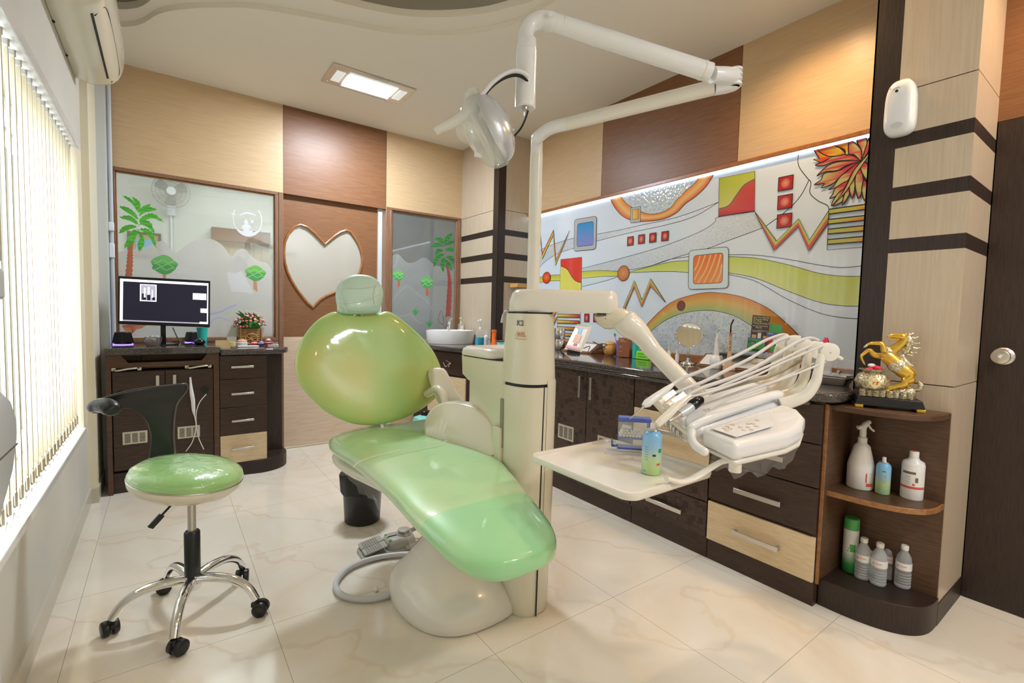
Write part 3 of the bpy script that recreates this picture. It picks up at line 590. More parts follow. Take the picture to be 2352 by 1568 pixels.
MB().box(0.035, 0.11, 6.28, 6.34, 2.16, 2.30).tube([(0.072, 6.24, 2.36), (0.072, 6.30, 2.26)], 0.02).obj('bracket', 'white_plastic', f, bevel=0.008)
MB().tube([(0.072, 6.325, 2.16), (0.072, 6.325, 0.9)], 0.012).obj('cable_trunking', 'white_plastic', f)
f = thing('picture_frame', 'small framed picture on the wall behind the painted palm', 'picture', (-0.16, 6.338, 1.8))
frame(MB(), -0.30, -0.02, 1.70, 1.96, 0.022, 6.315, 6.338).obj('frame', 'shelf_wood', f); MB().box(-0.278, -0.042, 6.325, 6.335, 1.722, 1.938).obj('mat_board', 'kraft', f, smooth=0)
MB().box(-0.23, -0.09, 6.320, 6.324, 1.77, 1.89).obj('print', 'sky_blue', f, smooth=0)
f = thing('vertical_blind', 'cream vertical blind under a brown pelmet seen through the painted glass', 'blinds', (0.72, 6.3, 1.95))
MB().box(0.43, 1.01, 6.22, 6.335, 1.94, 2.08).obj('pelmet', 'laminate_brown', f, smooth=0)
s_ = MB()
for i in range(7): s_.obox((0.475+i*0.083, 6.29, 1.42), (0.041, 0.006, 0), (0, 0.0006, 0), (0, 0, 0.52))
s_.obj('slats', 'blind_fabric', f, smooth=0)

# ------------------------------------------------------------ painted glass mural on the right wall
mu = thing('glass_mural', 'large stained glass style mural panel with colourful abstract shapes above the long worktop', 'mural', (2.84, 2.2, 0.97))
MB().box(2.838, 2.846, 0.82, 3.645, 0.965, 2.14).obj('glass_panel', mat('mural_base', (0.70, 0.80, 0.90), 0.10, coat=0.7), mu, smooth=0)
MB().box(2.812, 2.842, 0.815, 3.65, 2.132, 2.157).obj('top_trim', 'trim_wood', mu, bevel=0.003)
MB().box(2.800, 2.842, 0.815, 3.65, 0.912, 0.966).obj('bottom_trim', 'trim_wood', mu, bevel=0.003)
MB().box(2.826, 2.838, 0.83, 3.64, 2.120, 2.132).obj('led_strip', 'led_white', mu, smooth=0)
p = Paint(YZ, 2.8378, -0.00003)
R_, R2, Y_, YG, OR, SV, BK_ = (0.60, 0.03, 0.03), (0.42, 0.04, 0.05), (0.75, 0.68, 0.10), (0.50, 0.58, 0.05), (0.85, 0.30, 0.03), (0.5, 0.54, 0.56), (0.02, 0.02, 0.025)
BL, PALE, GREY = (0.03, 0.22, 0.55), (0.62, 0.76, 0.80), (0.46, 0.50, 0.53)
LW = 0.0034
# silver textured ribbons
for A, B in (([(3.505,1.776),(3.448,1.814),(3.233,1.848),(3.025,1.865),(2.762,1.866),(2.532,1.869),(2.269,1.88),(2.009,1.891),(1.715,1.94)], [(3.499,1.634),(3.398,1.696),(3.229,1.752),(3.021,1.779),(2.759,1.81),(2.409,1.836),(2.133,1.848),(1.89,1.874),(1.715,1.94)]),
             ([(2.918,1.601),(2.553,1.644),(2.191,1.693),(1.942,1.742),(1.795,1.785),(1.732,1.821),(1.708,1.847),(1.483,1.845)], [(2.917,1.566),(2.549,1.554),(2.253,1.57),(1.995,1.62),(1.767,1.658),(1.633,1.693),(1.526,1.718),(1.43,1.742)])):
    a = S(A, 6); c = S(B, 6); k = min(len(a), len(c)); k
    ra = [a[int(i*(len(a)-1)/40)] for i in range(41)]; rc = [c[int(i*(len(c)-1)/40)] for i in range(41)]
    p.strip(ra, rc, SV, SV, 1); p.line(ra, LW); p.line(rc, LW)
# yellow bands
def band(A, B, ca, cb, line=True, mi=0):
    a = S(A, 8); c = S(B, 8); ra = [a[int(i*(len(a)-1)/40)] for i in range(41)]; rc = [c[int(i*(len(c)-1)/40)] for i in range(41)]
    p.strip(ra, rc, ca, cb, mi)
    if line: p.line(ra, LW); p.line(rc, LW)
band([(2.917,1.575),(2.713,1.571),(2.517,1.552)], [(2.915,1.517),(2.711,1.522),(2.515,1.516)], YG, Y_)
band([(2.911,1.448),(2.709,1.476),(2.61,1.493),(2.515,1.515)], [(2.915,1.517),(2.711,1.522),(2.611,1.519),(2.515,1.516)], PALE, PALE)
band([(3.496,1.551),(3.414,1.56),(3.32,1.564),(3.185,1.562)], [(3.494,1.503),(3.412,1.508),(3.318,1.513),(3.183,1.509)], YG, Y_)
band([(2.41,1.542),(2.253,1.565),(2.056,1.59),(1.908,1.589)], [(2.41,1.535),(2.251,1.533),(2.053,1.525),(1.904,1.509)], (0.58, 0.66, 0.12), (0.62, 0.72, 0.22))
band([(1.63,1.592),(1.462,1.569),(1.284,1.52),(1.122,1.463),(1.012,1.441),(0.911,1.434)], [(1.625,1.492),(1.456,1.451),(1.276,1.373),(1.114,1.309),(1.003,1.288),(0.907,1.285)], (0.52, 0.62, 0.08), (0.62, 0.70, 0.20))
for ln in ([(1.631,1.604),(1.463,1.587),(1.286,1.55),(1.125,1.507),(1.014,1.485),(0.912,1.488)], [(1.624,1.481),(1.455,1.433),(1.274,1.327),(1.111,1.252),(1.0,1.227),(0.905,1.221)], [(2.199,1.578),(2.057,1.608),(1.909,1.615)],
           [(1.255,2.123),(1.25,2.058),(1.205,1.985),(1.182,1.951),(1.184,1.898),(1.143,1.849),(1.097,1.817),(1.085,1.789)], [(1.192,1.97),(1.231,1.89),(1.3,1.821),(1.41,1.751)]): p.line(S(ln, 7), LW)
# arched rainbow with beaded glass below
ARC_O = S([(2.454,0.898),(2.313,1.052),(2.193,1.188),(2.042,1.305),(1.886,1.356),(1.736,1.373),(1.545,1.345),(1.392,1.283),(1.284,1.204),(1.188,1.112),(1.137,1.039)], 8)
ARC_I = S([(2.334,0.905),(2.268,1.009),(2.189,1.104),(2.061,1.191),(1.916,1.241),(1.746,1.258),(1.588,1.231),(1.488,1.181),(1.42,1.137),(1.353,1.058),(1.316,1.007)], 8)
k = min(len(ARC_O), len(ARC_I)); gy = [Vector((a[0]*0.55+c[0]*0.45, a[1]*0.55+c[1]*0.45)) for a, c in zip(ARC_O, ARC_I)]; mid = [(v.x, v.y) for v in gy]
p.poly([q for q in ARC_I if q[1] > 0.975]+[(ARC_I[-1][0]+0.01, 0.970), (ARC_I[0][0]-0.01, 0.970)], SV, 2)
p.strip(ARC_O, mid, (0.70, 0.22, 0.04), (0.66, 0.42, 0.10)); p.strip(mid, ARC_I, (0.66, 0.42, 0.10), (0.34, 0.50, 0.18)); p.line(ARC_O, LW); p.line(ARC_I, LW)
p.disc((1.952,1.288), 0.034, (0.22, 0.05, 0.03), ry=0.036, col2=(0.14, 0.05, 0.03))
def dots(pts, r):
    cs = [(0.10, 0.16, 0.60), (0.55, 0.65, 0.15), (0.15, 0.60, 0.35), (0.55, 0.45, 0.30), (0.15, 0.45, 0.80)]
    for i, q in enumerate(pts): p.disc(q, r*1.2, (0.36, 0.42, 0.46), n=12); p.disc(q, r, cs[(i*3) % 5], n=12, col2=(0.7, 0.8, 0.85))
dots([(1.868,1.214),(1.814,1.21),(1.69,1.217),(1.632,1.178),(1.557,1.147),(1.559,1.092),(1.7,1.08),(1.728,1.018),(1.706,1.144),(1.805,0.995),(2.149,1.117),(2.075,1.076),(1.76,1.107),(1.632,1.108),(2.039,1.002),(1.755,1.213),(1.931,1.21),(1.623,1.03),(1.997,1.166),(1.511,1.067),(1.475,1.116),(1.877,1.169)], 0.011)
# bean at the top with dotted glass
BO = S([(2.638,2.142),(2.589,2.061),(2.507,1.977),(2.414,1.929),(2.298,1.903),(2.135,1.894),(2.023,1.92),(1.953,1.971),(1.874,2.008),(1.799,2.063),(1.752,2.129)], 6)
BI = S([(2.53,2.141),(2.489,2.085),(2.434,2.037),(2.33,1.979),(2.231,1.944),(2.138,1.943),(2.063,1.968),(2.027,2.004),(1.957,2.054),(1.89,2.091),(1.858,2.132)], 6)
p.poly(BI, SV, 2); k = min(len(BO), len(BI)); bm_ = [((a[0]+c[0])/2, (a[1]+c[1])/2) for a, c in zip(BO, BI)]
p.strip(BO, bm_, (0.72, 0.10, 0.04), (0.85, 0.55, 0.22)); p.strip(bm_, BI, (0.85, 0.55, 0.22), (0.85, 0.25, 0.03)); p.line(BO, LW); p.line(BI, LW)
dots([(2.435,2.085),(2.361,2.045),(2.374,2.095),(2.32,2.101),(2.252,2.105),(2.199,2.092),(2.129,2.081),(2.079,2.097),(2.022,2.104),(1.979,2.089),(1.913,2.1),(2.257,2.06),(2.308,2.048),(2.187,2.043),(2.222,2.005),(2.279,2.001),(2.153,1.983),(2.12,2.026),(2.066,2.042),(2.022,2.045),(2.08,1.992)], 0.0085)
def quad(P_, col, cols=None, line=True, w=LW): p.poly(P_, col, cols=cols); (p.line(P_, w, closed=True) if line else None)
quad([(2.418,2.018),(2.327,2.015),(2.326,1.901),(2.416,1.909)], GREY); quad([(2.398,2.001),(2.342,2.0),(2.341,1.927),(2.398,1.93)], OR, [(0.80, 0.65, 0.2), (0.85, 0.3, 0.02), (0.85, 0.3, 0.02), (0.80, 0.65, 0.2)])
# squares with red and yellow waves
quad([(1.715,2.087),(1.491,2.081),(1.481,1.849),(1.708,1.849)], (0.52, 0.56, 0.10), [(0.42, 0.50, 0.05), (0.50, 0.56, 0.08), (0.6, 0.6, 0.2), (0.62, 0.62, 0.2)])
wv_ = S([(1.708,1.897),(1.644,1.907),(1.597,1.962),(1.551,2.013),(1.49,2.035)], 6)
q = wv_+[(1.481,1.849),(1.708,1.849)]; p.poly(q, R_, cols=[(0.55, 0.10, 0.08)]*len(wv_)+[(0.55, 0.03, 0.06), (0.40, 0.03, 0.04)]); p.line(wv_, LW*2, (0.15, 0.15, 0.15)); p.line([(1.481,1.849),(1.708,1.849)], LW)
quad([(3.187,1.696),(2.926,1.695),(2.919,1.419),(3.183,1.426)], Y_, [(0.75, 0.66, 0.12)]*2+[(0.80, 0.76, 0.15)]*2)
wv_ = S([(3.183,1.638),(3.1,1.606),(3.043,1.543),(2.989,1.5),(2.92,1.481)], 6); p.poly([(2.926,1.695),(3.187,1.696)]+wv_, R_, cols=[(0.72, 0.06, 0.04)]*(len(wv_)+2)); p.line(wv_, LW*1.5)
# framed squares
def rq(P_, r=0.22, k=4):     # rounded corners
    out = []; n = len(P_)
    for i in range(n):
        a, b_, c = Vector(P_[i-1]), Vector(P_[i]), Vector(P_[(i+1) % n]); s0 = b_+(a-b_).normalized()*r*(a-b_).length*0.5; s1 = b_+(c-b_).normalized()*r*(c-b_).length*0.5
        for j in range(k+1): t = j/k; v = s0*(1-t)**2+b_*2*t*(1-t)+s1*t*t; out.append((v.x, v.y))
    return out
quad(rq([(3.026,2.02),(2.767,2.011),(2.765,1.746),(3.021,1.752)]), GREY); quad(rq([(2.988,1.978),(2.801,1.974),(2.796,1.783),(2.985,1.786)]), BL, [(0.02, 0.30, 0.62)]*10+[(0.22, 0.28, 0.62)]*10)
quad(rq([(1.908,1.654),(1.632,1.654),(1.62,1.397),(1.9,1.396)]), PALE); inn_ = rq([(1.872,1.617),(1.665,1.619),(1.661,1.431),(1.866,1.431)])
quad(inn_, (0.75, 0.20, 0.05), [(0.75, 0.16, 0.04)]*10+[(0.78, 0.26, 0.08)]*10)
for q in ([(1.862,1.519),(1.839,1.558),(1.825,1.615)], [(1.859,1.458),(1.816,1.537),(1.787,1.615)], [(1.833,1.436),(1.781,1.514),(1.748,1.614)], [(1.788,1.434),(1.744,1.522),(1.711,1.615)], [(1.745,1.435),(1.706,1.51),(1.679,1.61)], [(1.702,1.435),(1.678,1.489),(1.67,1.547)]): p.line(S(q, 5), 0.010, (0.85, 0.52, 0.16))
# circles
for s_, col, c2 in (([(2.467,1.535),(2.412,1.532),(2.464,1.479)], (0.68, 0.34, 0.16), (0.55, 0.18, 0.06)), ([(3.374,1.545),(3.319,1.543),(3.371,1.495)], (0.80, 0.22, 0.04), (0.72, 0.03, 0.02))):
    r = abs(s_[1][0]-s_[0][0]); r2 = abs(s_[2][1]-s_[0][1]); p.disc(s_[0], r*1.06, BK_, ry=r2*1.06, n=28); p.disc(s_[0], r, col, ry=r2, col2=c2, n=28)
# little red squares
for c_, hw, hh in [(x, 20, 26) for x in ([(2.411,1.772),(2.308,1.775),(2.207,1.774),(2.103,1.773)])]+[(x, 31, 35) for x in ([(1.312,1.975),(1.31,1.871),(1.308,1.766)])]+[(x, 16, 22) for x in ([(2.841,1.188),(2.738,1.19),(2.642,1.192)])]:
    k = 0.00125 if hw == 31 else (0.00138 if hw == 20 else 0.00165); a, h = hw*k, hh*k*(0.86 if hw == 31 else 0.90)
    u, v = c_; quad([(u-a, v-h), (u+a, v-h), (u+a, v+h), (u-a, v+h)], R_, [(0.45, 0.03, 0.04)]*4, w=0.006); a *= .55; h *= .55; p.disc((u, v), a*1.2, (0.72, 0.36, 0.26), ry=h*1.3, col2=(0.55, 0.08, 0.07), n=16)
# zigzags
def zig(A, B, ca, cb):
    for i in range(len(A)-1):
        m0 = ((A[i][0]+B[i][0])/2, (A[i][1]+B[i][1])/2); m1 = ((A[i+1][0]+B[i+1][0])/2, (A[i+1][1]+B[i+1][1])/2)
        p.poly([A[i], A[i+1], m1, m0], ca); p.poly([m0, m1, B[i+1], B[i]], cb)
    p.line(A, LW); p.line(B, LW)
zig([(1.483,1.849),(1.344,1.655),(1.232,1.766),(1.172,1.642),(1.085,1.787)], [(1.476,1.837),(1.355,1.603),(1.233,1.723),(1.171,1.583),(1.085,1.724)], (0.50, 0.54, 0.14), (0.60, 0.10, 0.08))
zig([(3.484,1.972),(3.444,1.77),(3.295,1.969),(3.252,1.698),(3.084,1.934)], [(3.48,1.931),(3.442,1.72),(3.3,1.921),(3.257,1.644),(3.084,1.934)], (0.70, 0.12, 0.06), (0.62, 0.62, 0.08))
zig([(2.457,1.264),(2.357,1.476),(2.28,1.328),(2.211,1.484),(2.075,1.311)], [(2.441,1.257),(2.357,1.427),(2.281,1.277),(2.21,1.428),(2.075,1.311)], (0.48, 0.50, 0.16), (0.58, 0.22, 0.10))
# bars at the right
for z in range(4):
    ya, yb, yc, yd = [(925, 985, 925, 862), (1050, 1108, 1058, 998), (1172, 1232, 1190, 1125), (1300, 1358, 1322, 1258)][z]
    pts = [[[(1.086,1.793),(0.999,1.792),(0.916,1.791),(0.915,1.766),(0.997,1.767),(1.084,1.768)], [(1.084,1.74),(0.996,1.738),(0.914,1.736),(0.913,1.713),(0.995,1.714),(1.083,1.716)], [(1.082,1.689),(0.994,1.688),(0.912,1.686),(0.911,1.66),(0.993,1.662),(1.081,1.664)], [(1.081,1.635),(0.994,1.634),(0.912,1.633),(0.911,1.607),(0.993,1.609),(1.08,1.61)]][z]][0]
    quad(pts, YG, [(0.42, 0.44, 0.06), (0.45, 0.60, 0.06), (0.60, 0.40, 0.08), (0.75, 0.12, 0.05), (0.58, 0.60, 0.10), (0.50, 0.48, 0.12)], w=0.006)
p.line([(1.085,1.795),(1.082,1.581),(0.913,1.58)], LW)
for z0 in (1140, 1180, 1220, 1262, 1302, 1341):
    y0, y1 = [(3.207,1.268),(2.922,1.269)]; zz = [(3.065,1.269),(3.053,0.998)]; dz_ = (zz[1][1]-zz[0][1])/201; za = zz[0][1]+dz_*(z0-1140); zb = za+dz_*19
    quad([(y0[0], za), ((y0[0]+y1[0])/2, za), (y1[0], za), (y1[0], zb), ((y0[0]+y1[0])/2, zb), (y0[0], zb)], Y_, [Y_, (0.85, 0.40, 0.08), R_, R_, (0.85, 0.45, 0.1), Y_], w=0.005)
p.line([(3.209,1.303),(3.188,0.838)], LW); p.line([(2.921,1.302),(2.913,1.125)], LW)
for q in ([(3.293,1.299),(3.213,1.307),(3.258,1.24),(3.29,1.226)], [(3.29,1.226),(3.214,1.243),(3.267,1.184)], [(3.284,1.184),(3.212,1.191),(3.253,1.114)]): quad(q, R_, [(0.75, 0.05, 0.03), (0.85, 0.55, 0.1), (0.75, 0.05, 0.03), (0.8, 0.3, 0.1)][:len(q)])
# leaf fan in the top corner
LEAF = ([(0.955,2.011),(0.984,2.042),(1.028,2.062),(1.077,2.066),(1.116,2.05),(1.164,2.039),(1.126,2.027),(1.078,2.036),(1.023,2.03),(0.969,2.014)], [(0.957,2.01),(1.012,2.025),(1.066,2.03),(1.11,2.017),(1.153,1.978),(1.113,1.993),(1.056,1.987),(1.014,2.003)], [(0.962,2.007),(1.01,1.998),(1.056,1.984),(1.116,1.985),(1.13,1.955),(1.164,1.934),(1.113,1.932),(1.128,1.911),(1.079,1.921),(1.047,1.945),(1.009,1.978)],
        [(0.962,2.006),(1.009,1.974),(1.043,1.949),(1.067,1.912),(1.092,1.895),(1.041,1.903),(1.006,1.925),(0.987,1.961)], [(1.006,1.924),(1.059,1.898),(1.069,1.871),(1.084,1.847),(1.042,1.862),(1.022,1.883)], [(1.022,1.883),(1.05,1.864),(1.074,1.808),(1.026,1.822),(1.022,1.854)], [(0.999,1.887),(1.017,1.858),(1.024,1.802),(0.995,1.854)], [(0.977,1.947),(0.998,1.895),(0.98,1.827),(0.972,1.897)],
        [(0.953,1.985),(0.969,1.957),(0.973,1.902),(0.955,1.824),(0.941,1.86),(0.938,1.914)], [(0.936,1.91),(0.942,1.864),(0.927,1.809),(0.918,1.831),(0.92,1.891)], [(0.951,2.001),(0.951,1.965),(0.929,1.917),(0.917,1.898),(0.92,1.982)], [(1.174,2.121),(1.144,2.067),(1.174,2.072),(1.137,2.045),(1.079,2.064),(1.118,2.086),(1.159,2.122)], [(1.157,2.122),(1.102,2.07),(1.024,2.061),(1.032,2.077),(1.075,2.118)],
        [(1.075,2.12),(1.029,2.086),(1.024,2.061),(1.01,2.059),(1.013,2.121)], [(1.012,2.122),(1.009,2.059),(0.985,2.049),(0.955,2.013),(0.952,2.056),(0.977,2.098),(1.003,2.123)], [(0.978,2.12),(0.953,2.06),(0.95,2.02),(0.934,2.067),(0.937,2.118)], [(0.933,2.085),(0.925,2.116),(0.923,2.053),(0.946,2.022)])
for i, lf in enumerate(LEAF):
    n = len(lf); a, c = ((0.52, 0.06, 0.08), (0.52, 0.50, 0.20)) if i not in (11, 12, 13) else ((0.62, 0.08, 0.03), (0.62, 0.48, 0.06))
    q = S(lf, 3, True) if i not in (11,) else list(lf); cx_ = sum(x for x, z in q)/len(q); cz_ = sum(z for x, z in q)/len(q)
    p.poly(q, a, cols=[a if (j*5//len(q)) % 2 == 0 else c for j in range(len(q))])
    inner = [(cx_+(x-cx_)*0.5, cz_+(z-cz_)*0.5) for x, z in q]; p.k += 0
    p.line(q, 0.005, closed=True)
st = S([(0.922,2.04),(0.938,2.021),(0.98,1.971),(1.021,1.875),(1.069,1.81)], 5); st2 = S([(0.921,2.028),(0.934,2.008),(0.966,1.956),(1.007,1.876),(1.065,1.812)], 5); p.strip(st, st2, (0.42, 0.32, 0.08), (0.62, 0.54, 0.22)); p.line(st, 0.004); p.line(st2, 0.004)
p.build('glass_painting', ['painted_glass', 'speckle_glass', 'drops_glass'], mu)

# ------------------------------------------------------------ ceiling lamps
def ceiling_lamp(x0, x1, y0, y1, label):
    t = thing('ceiling_light', label, 'ceiling light', ((x0+x1)/2, (y0+y1)/2, 2.855)); z = 2.855
    X = lambda u: lerp(x0, x1, u); Y = lambda v: lerp(y0, y1, v)
    MB().box(x0, x1, y0, y1, z-0.012, z-0.001).obj('frame', 'fixture_satin', t, bevel=0.004)
    MB().box(X(.22), X(.79), Y(.25), Y(.76), z-0.018, z-0.0125).obj('diffuser', 'panel_emit', t, smooth=0)
    for v0, v1 in ((.13, .2), (.80, .87)):
        b = MB(); b.box(X(.21), X(.80), Y(v0), Y(v1), z-0.017, z-0.0125)
        for i in range(40): u = lerp(.215, .79, i/39); b.box(X(u), X(u+.006), Y(v0), Y(v1), z-0.021, z-0.017)
        b.obj('prism_strip', 'prism_emit', t, smooth=0)
    for u0, u1 in ((.075, .175), (.835, .93)): MB().box(X(u0), X(u1), Y(.22), Y(.76), z-0.016, z-0.0125).obj('side_glass', 'prism_emit', t, smooth=0)
    for u in (.05, .95):
        for v in (.12, .88): MB().lathe([(0.007, 0), (0.006, -0.004), (0.001, -0.005)], (X(u), Y(v), z-0.012), n=12).obj('screw', 'chrome', t)
    return t
ceiling_lamp(0.935, 1.537, 3.385, 3.70, 'rectangular recessed ceiling light with bright centre panel near the rear wall')
dl = thing('square_downlight', 'black framed square lamp hanging at the edge of the raised ceiling', 'ceiling light', (1.487,2.388,2.988))
c = Vector(dl.location); a_ = Vector((0.085, 0, 0)); b_ = Vector((0, 0.085, 0))
fb = MB()
for s1, s2, e1, e2 in ((a_*0.86, b_*0, a_*0.14, b_), (a_*-0.86, b_*0, a_*0.14, b_), (a_*0, b_*0.86, a_, b_*0.14), (a_*0, b_*-0.86, a_, b_*0.14)): fb.obox(c+s1+s2, e1, e2, (0, 0, 0.012))
fb.obj('frame', 'black_gloss', dl, bevel=0.002); MB().obox(c+Vector((0, 0, 0.008)), a_*0.75, b_*0.75, (0, 0, 0.004)).obj('glass', 'screen_grey', dl, smooth=0)
MB().tube([c+Vector((0, 0, 0.01)), (c.x, c.y, 3.05)], 0.02).obj('stem', 'black_gloss', dl)
# ------------------------------------------------------------ vertical blinds
vb = thing('vertical_blind', 'cream vertical fabric blind hanging before the bright window on the left', 'blinds', (-0.40, 1.6, 2.05))
b = MB().box(-0.425, -0.372, -0.85, 3.555, 2.050, 2.084); b.box(-0.372, -0.366, -0.85, 3.57, 2.045, 2.088); b.obj('head_rail', 'white_plastic', vb, bevel=0.004)
ang = math.radians(52); dx, dy = math.cos(ang)*0.0, 0
N = 0; y = 3.515
while y > -0.8:
    tilt = math.radians(-17.5+1.5*math.sin(y*9)); ux, uy = math.sin(tilt), math.cos(tilt)
    hw = 0.040; cx_ = -0.405
    s_ = MB()
    cols = 5; vs = []; zt, zb = 2.040, 0.585
    for j in range(cols):
        u = -1+2*j/(cols-1); bow = 0.005*(1-u*u)
        for z in (zt, zb): vs.append((cx_+ux*hw*u+uy*bow, y+uy*hw*u-ux*bow, z))
    s_.add(vs, [(2*j, 2*j+1, 2*j+3, 2*j+2) for j in range(cols-1)]); s_.obox((cx_, y, 0.565), (ux*hw, uy*hw, 0), (uy*0.003, -ux*0.003, 0), (0, 0, 0.022))
    sl = s_.obj('slat', 'blind_fabric', vb, smooth=0.8, solid=0.0008)
    MB().box(cx_-0.008, cx_+0.008, y-0.010, y+0.010, 2.032, 2.052).obj('carrier', 'grey_plastic', sl, bevel=0.002)
    MB().lathe([(0.004, 0), (0.0065, 0.008), (0.0065, 0.040), (0.002, 0.052)], (cx_, y-0.0, 0.530), n=8, sy=3.0).obj('weight_clip', 'tube_taupe', sl)
    y -= 0.083; N += 1
ch = MB(); yy = 3.515
while yy > -0.75:
    ch.tube([(-0.392, yy-0.083*t, 0.538-0.030*math.sin(PI*t)) for t in [0, .2, .4, .6, .8, 1]], 0.0016, 5); yy -= 0.083
ch.obj('bead_chain', 'white_plastic', vb)
# ------------------------------------------------------------ air conditioner on the wall above the window
ac = thing('air_conditioner', 'cream wall mounted split air conditioner above the window blind', 'air conditioner', (-0.38, 3.25, 2.6))
prof = [(-0.378, 2.435), (-0.30, 2.42), (-0.215, 2.45), (-0.175, 2.52), (-0.165, 2.62), (-0.18, 2.76), (-0.22, 2.80), (-0.378, 2.81)]
prof = [(v.x, v.y) for v in spline([(a, b, 0) for a, b in prof], 4)]
A0, A1 = 2.68, 3.62
rs = []
for y_, k in ((A0, .93), (A0+0.015, .985), (A0+0.04, 1), (A1-0.04, 1), (A1-0.015, .985), (A1, .93)):
    rs.append([(-0.378+(x+0.378)*k, y_, 2.61+(z-2.61)*k) for x, z in prof])
MB().rings(rs).obj('body', 'cream_plastic', ac, smooth=0.9)
MB().obox((-0.2345, 3.14, 2.4385), (0.0045, 0, 0.0018), (0, 0.36, 0), (0.0008, 0, -0.002)).obj('air_slot', 'seal_black', ac, smooth=0)
pth = spline([(-0.226, 2.80, 2.441), (-0.190, 2.785, 2.482), (-0.1835, 3.0, 2.50), (-0.1835, 3.40, 2.50), (-0.190, 3.54, 2.484), (-0.224, 3.56, 2.442)], 8)
MB().tube(pth, 0.0024, 6).obj('panel_seam', 'seal_black', ac)
for y_ in (2.95, 3.3): MB().ell((-0.376, y_, 2.432), (0.006, 0.009, 0.006)).obj('clip', 'black_plastic', ac)
ceiling_lamp(1.60, 2.20, -1.305, -0.995, 'rectangular recessed ceiling light with bright centre panel behind the camera')

# ------------------------------------------------------------ handles
def bar_handle(p0, p1, out, parent, material='steel', w=0.011, name='handle'):
    """flat bar held on two posts; p0 p1 are the bar ends on the front face, out the vector away from it"""
    p0, p1, out = Vector(p0), Vector(p1), Vector(out); d = (p1-p0).normalized(); s = d.cross(out).normalized(); o_ = out.normalized()
    b = MB(); b.obox((p0+p1)/2+out, (p1-p0)/2, s*w, o_*0.003)
    for q in (p0+d*0.007, p1-d*0.007): b.obox(q+out*0.5, d*0.006, s*w*0.9, out*0.5)
    return b.obj(name, material, parent, bevel=0.0015)
def vent(parent, fn, u0, u1, v0, v1, d, step):
    """perforated metal grille: plate with three columns of slots"""
    o = MB().prism([(u0, v0), (u1, v0), (u1, v1), (u0, v1)], fn, d, d+step).obj('vent_grille', 'brass_tint', parent, smooth=0)
    b = MB(); W_ = u1-u0; H_ = v1-v0
    for c_ in range(3):
        for r_ in range(8):
            a = u0+W_*(0.08+c_*0.30); z = v0+H_*(0.13+r_*0.095); b.prism([(a, z), (a+W_*0.23, z), (a+W_*0.23, z+H_*0.05), (a, z+H_*0.05)], fn, d+step, d+step*1.3)
    b.obj('slots', 'seal_black', o, smooth=0); return o
# ------------------------------------------------------------ long run of units under the mural (fronts at x = 2.2)
fx = 2.20; G = 0.0025
def front_panel(parent, name, y0, y1, z0, z1, material, bev=0.0015):
    return MB().box(fx-0.018, fx-0.001, y0+G, y1-G, z0+G, z1-G).obj(name, material, parent, bevel=bev)
def unit(label, y0, y1, x1=2.83, cname='base_cabinet'):
    t = thing(cname, label, 'cabinet', (2.5, (y0+y1)/2, 0), 'base cabinets under the mural')
    MB().box(fx, x1, y0+0.001, y1-0.001, 0.0, 0.868).obj('body', 'wenge_h', t, smooth=0)
    MB().box(fx-0.004, fx-0.0005, y0+0.001, y1-0.001, 0.0, 0.105).obj('plinth', 'wenge_h', t, smooth=0)
    return t
t = unit('dark patterned two door cabinet with metal vents beside the dental unit column', 1.786, 2.55)
for y0, y1, hy in ((1.786, 2.165, 2.115), (2.165, 2.545, 2.215)):
    d = front_panel(t, 'door', y0, y1, 0.105, 0.862, 'wenge_pattern'); bar_handle((fx-0.018, hy, 0.675), (fx-0.018, hy, 0.815), (-0.022, 0, 0), d, w=0.008)
    vent(d, YZ, (2.272 if y0 > 2 else 1.92), (2.425 if y0 > 2 else 2.055), 0.365, 0.463, fx-0.0185, -0.002)
t = unit('dark patterned cabinet far along the mural wall, partly behind the dental unit', 2.552, 3.15)
front_panel(t, 'door', 2.552, 3.145, 0.105, 0.862, 'wenge_pattern')
t = unit('drawer cabinet with one cream drawer front behind the white instrument tray', 1.302, 1.784)
for z0, z1, m_, h in ((0.690, 0.862, 'wenge_pattern', 0), (0.445, 0.690, 'cream_wood', 0.60), (0.285, 0.445, 'wenge_pattern', 0), (0.105, 0.285, 'wenge_pattern', 0.205)):
    d = front_panel(t, 'drawer', 1.302, 1.784, z0, z1, m_)
    if h: bar_handle((fx-0.018, 1.43, h-0.01), (fx-0.018, 1.655, h-0.01), (-0.026, 0, 0), d)
t = unit('wide drawer cabinet with cream bottom drawer next to the quarter round shelf', 0.812, 1.300)
for z0, z1, m_, h in ((0.692, 0.862, 'wenge_h', 0), (0.507, 0.692, 'wenge_h', 0.60), (0.310, 0.507, 'wenge_h', 0.402), (0.103, 0.300, 'cream_wood', 0.200)):
    d = front_panel(t, 'drawer', 0.812, 1.300, z0, z1, m_)
    if m_ == 'cream_wood': tag(d, 'rough cream drawer front')
    if h: bar_handle((fx-0.018, 0.945, h), (fx-0.018, 1.157, h), (-0.028, 0, 0), d)
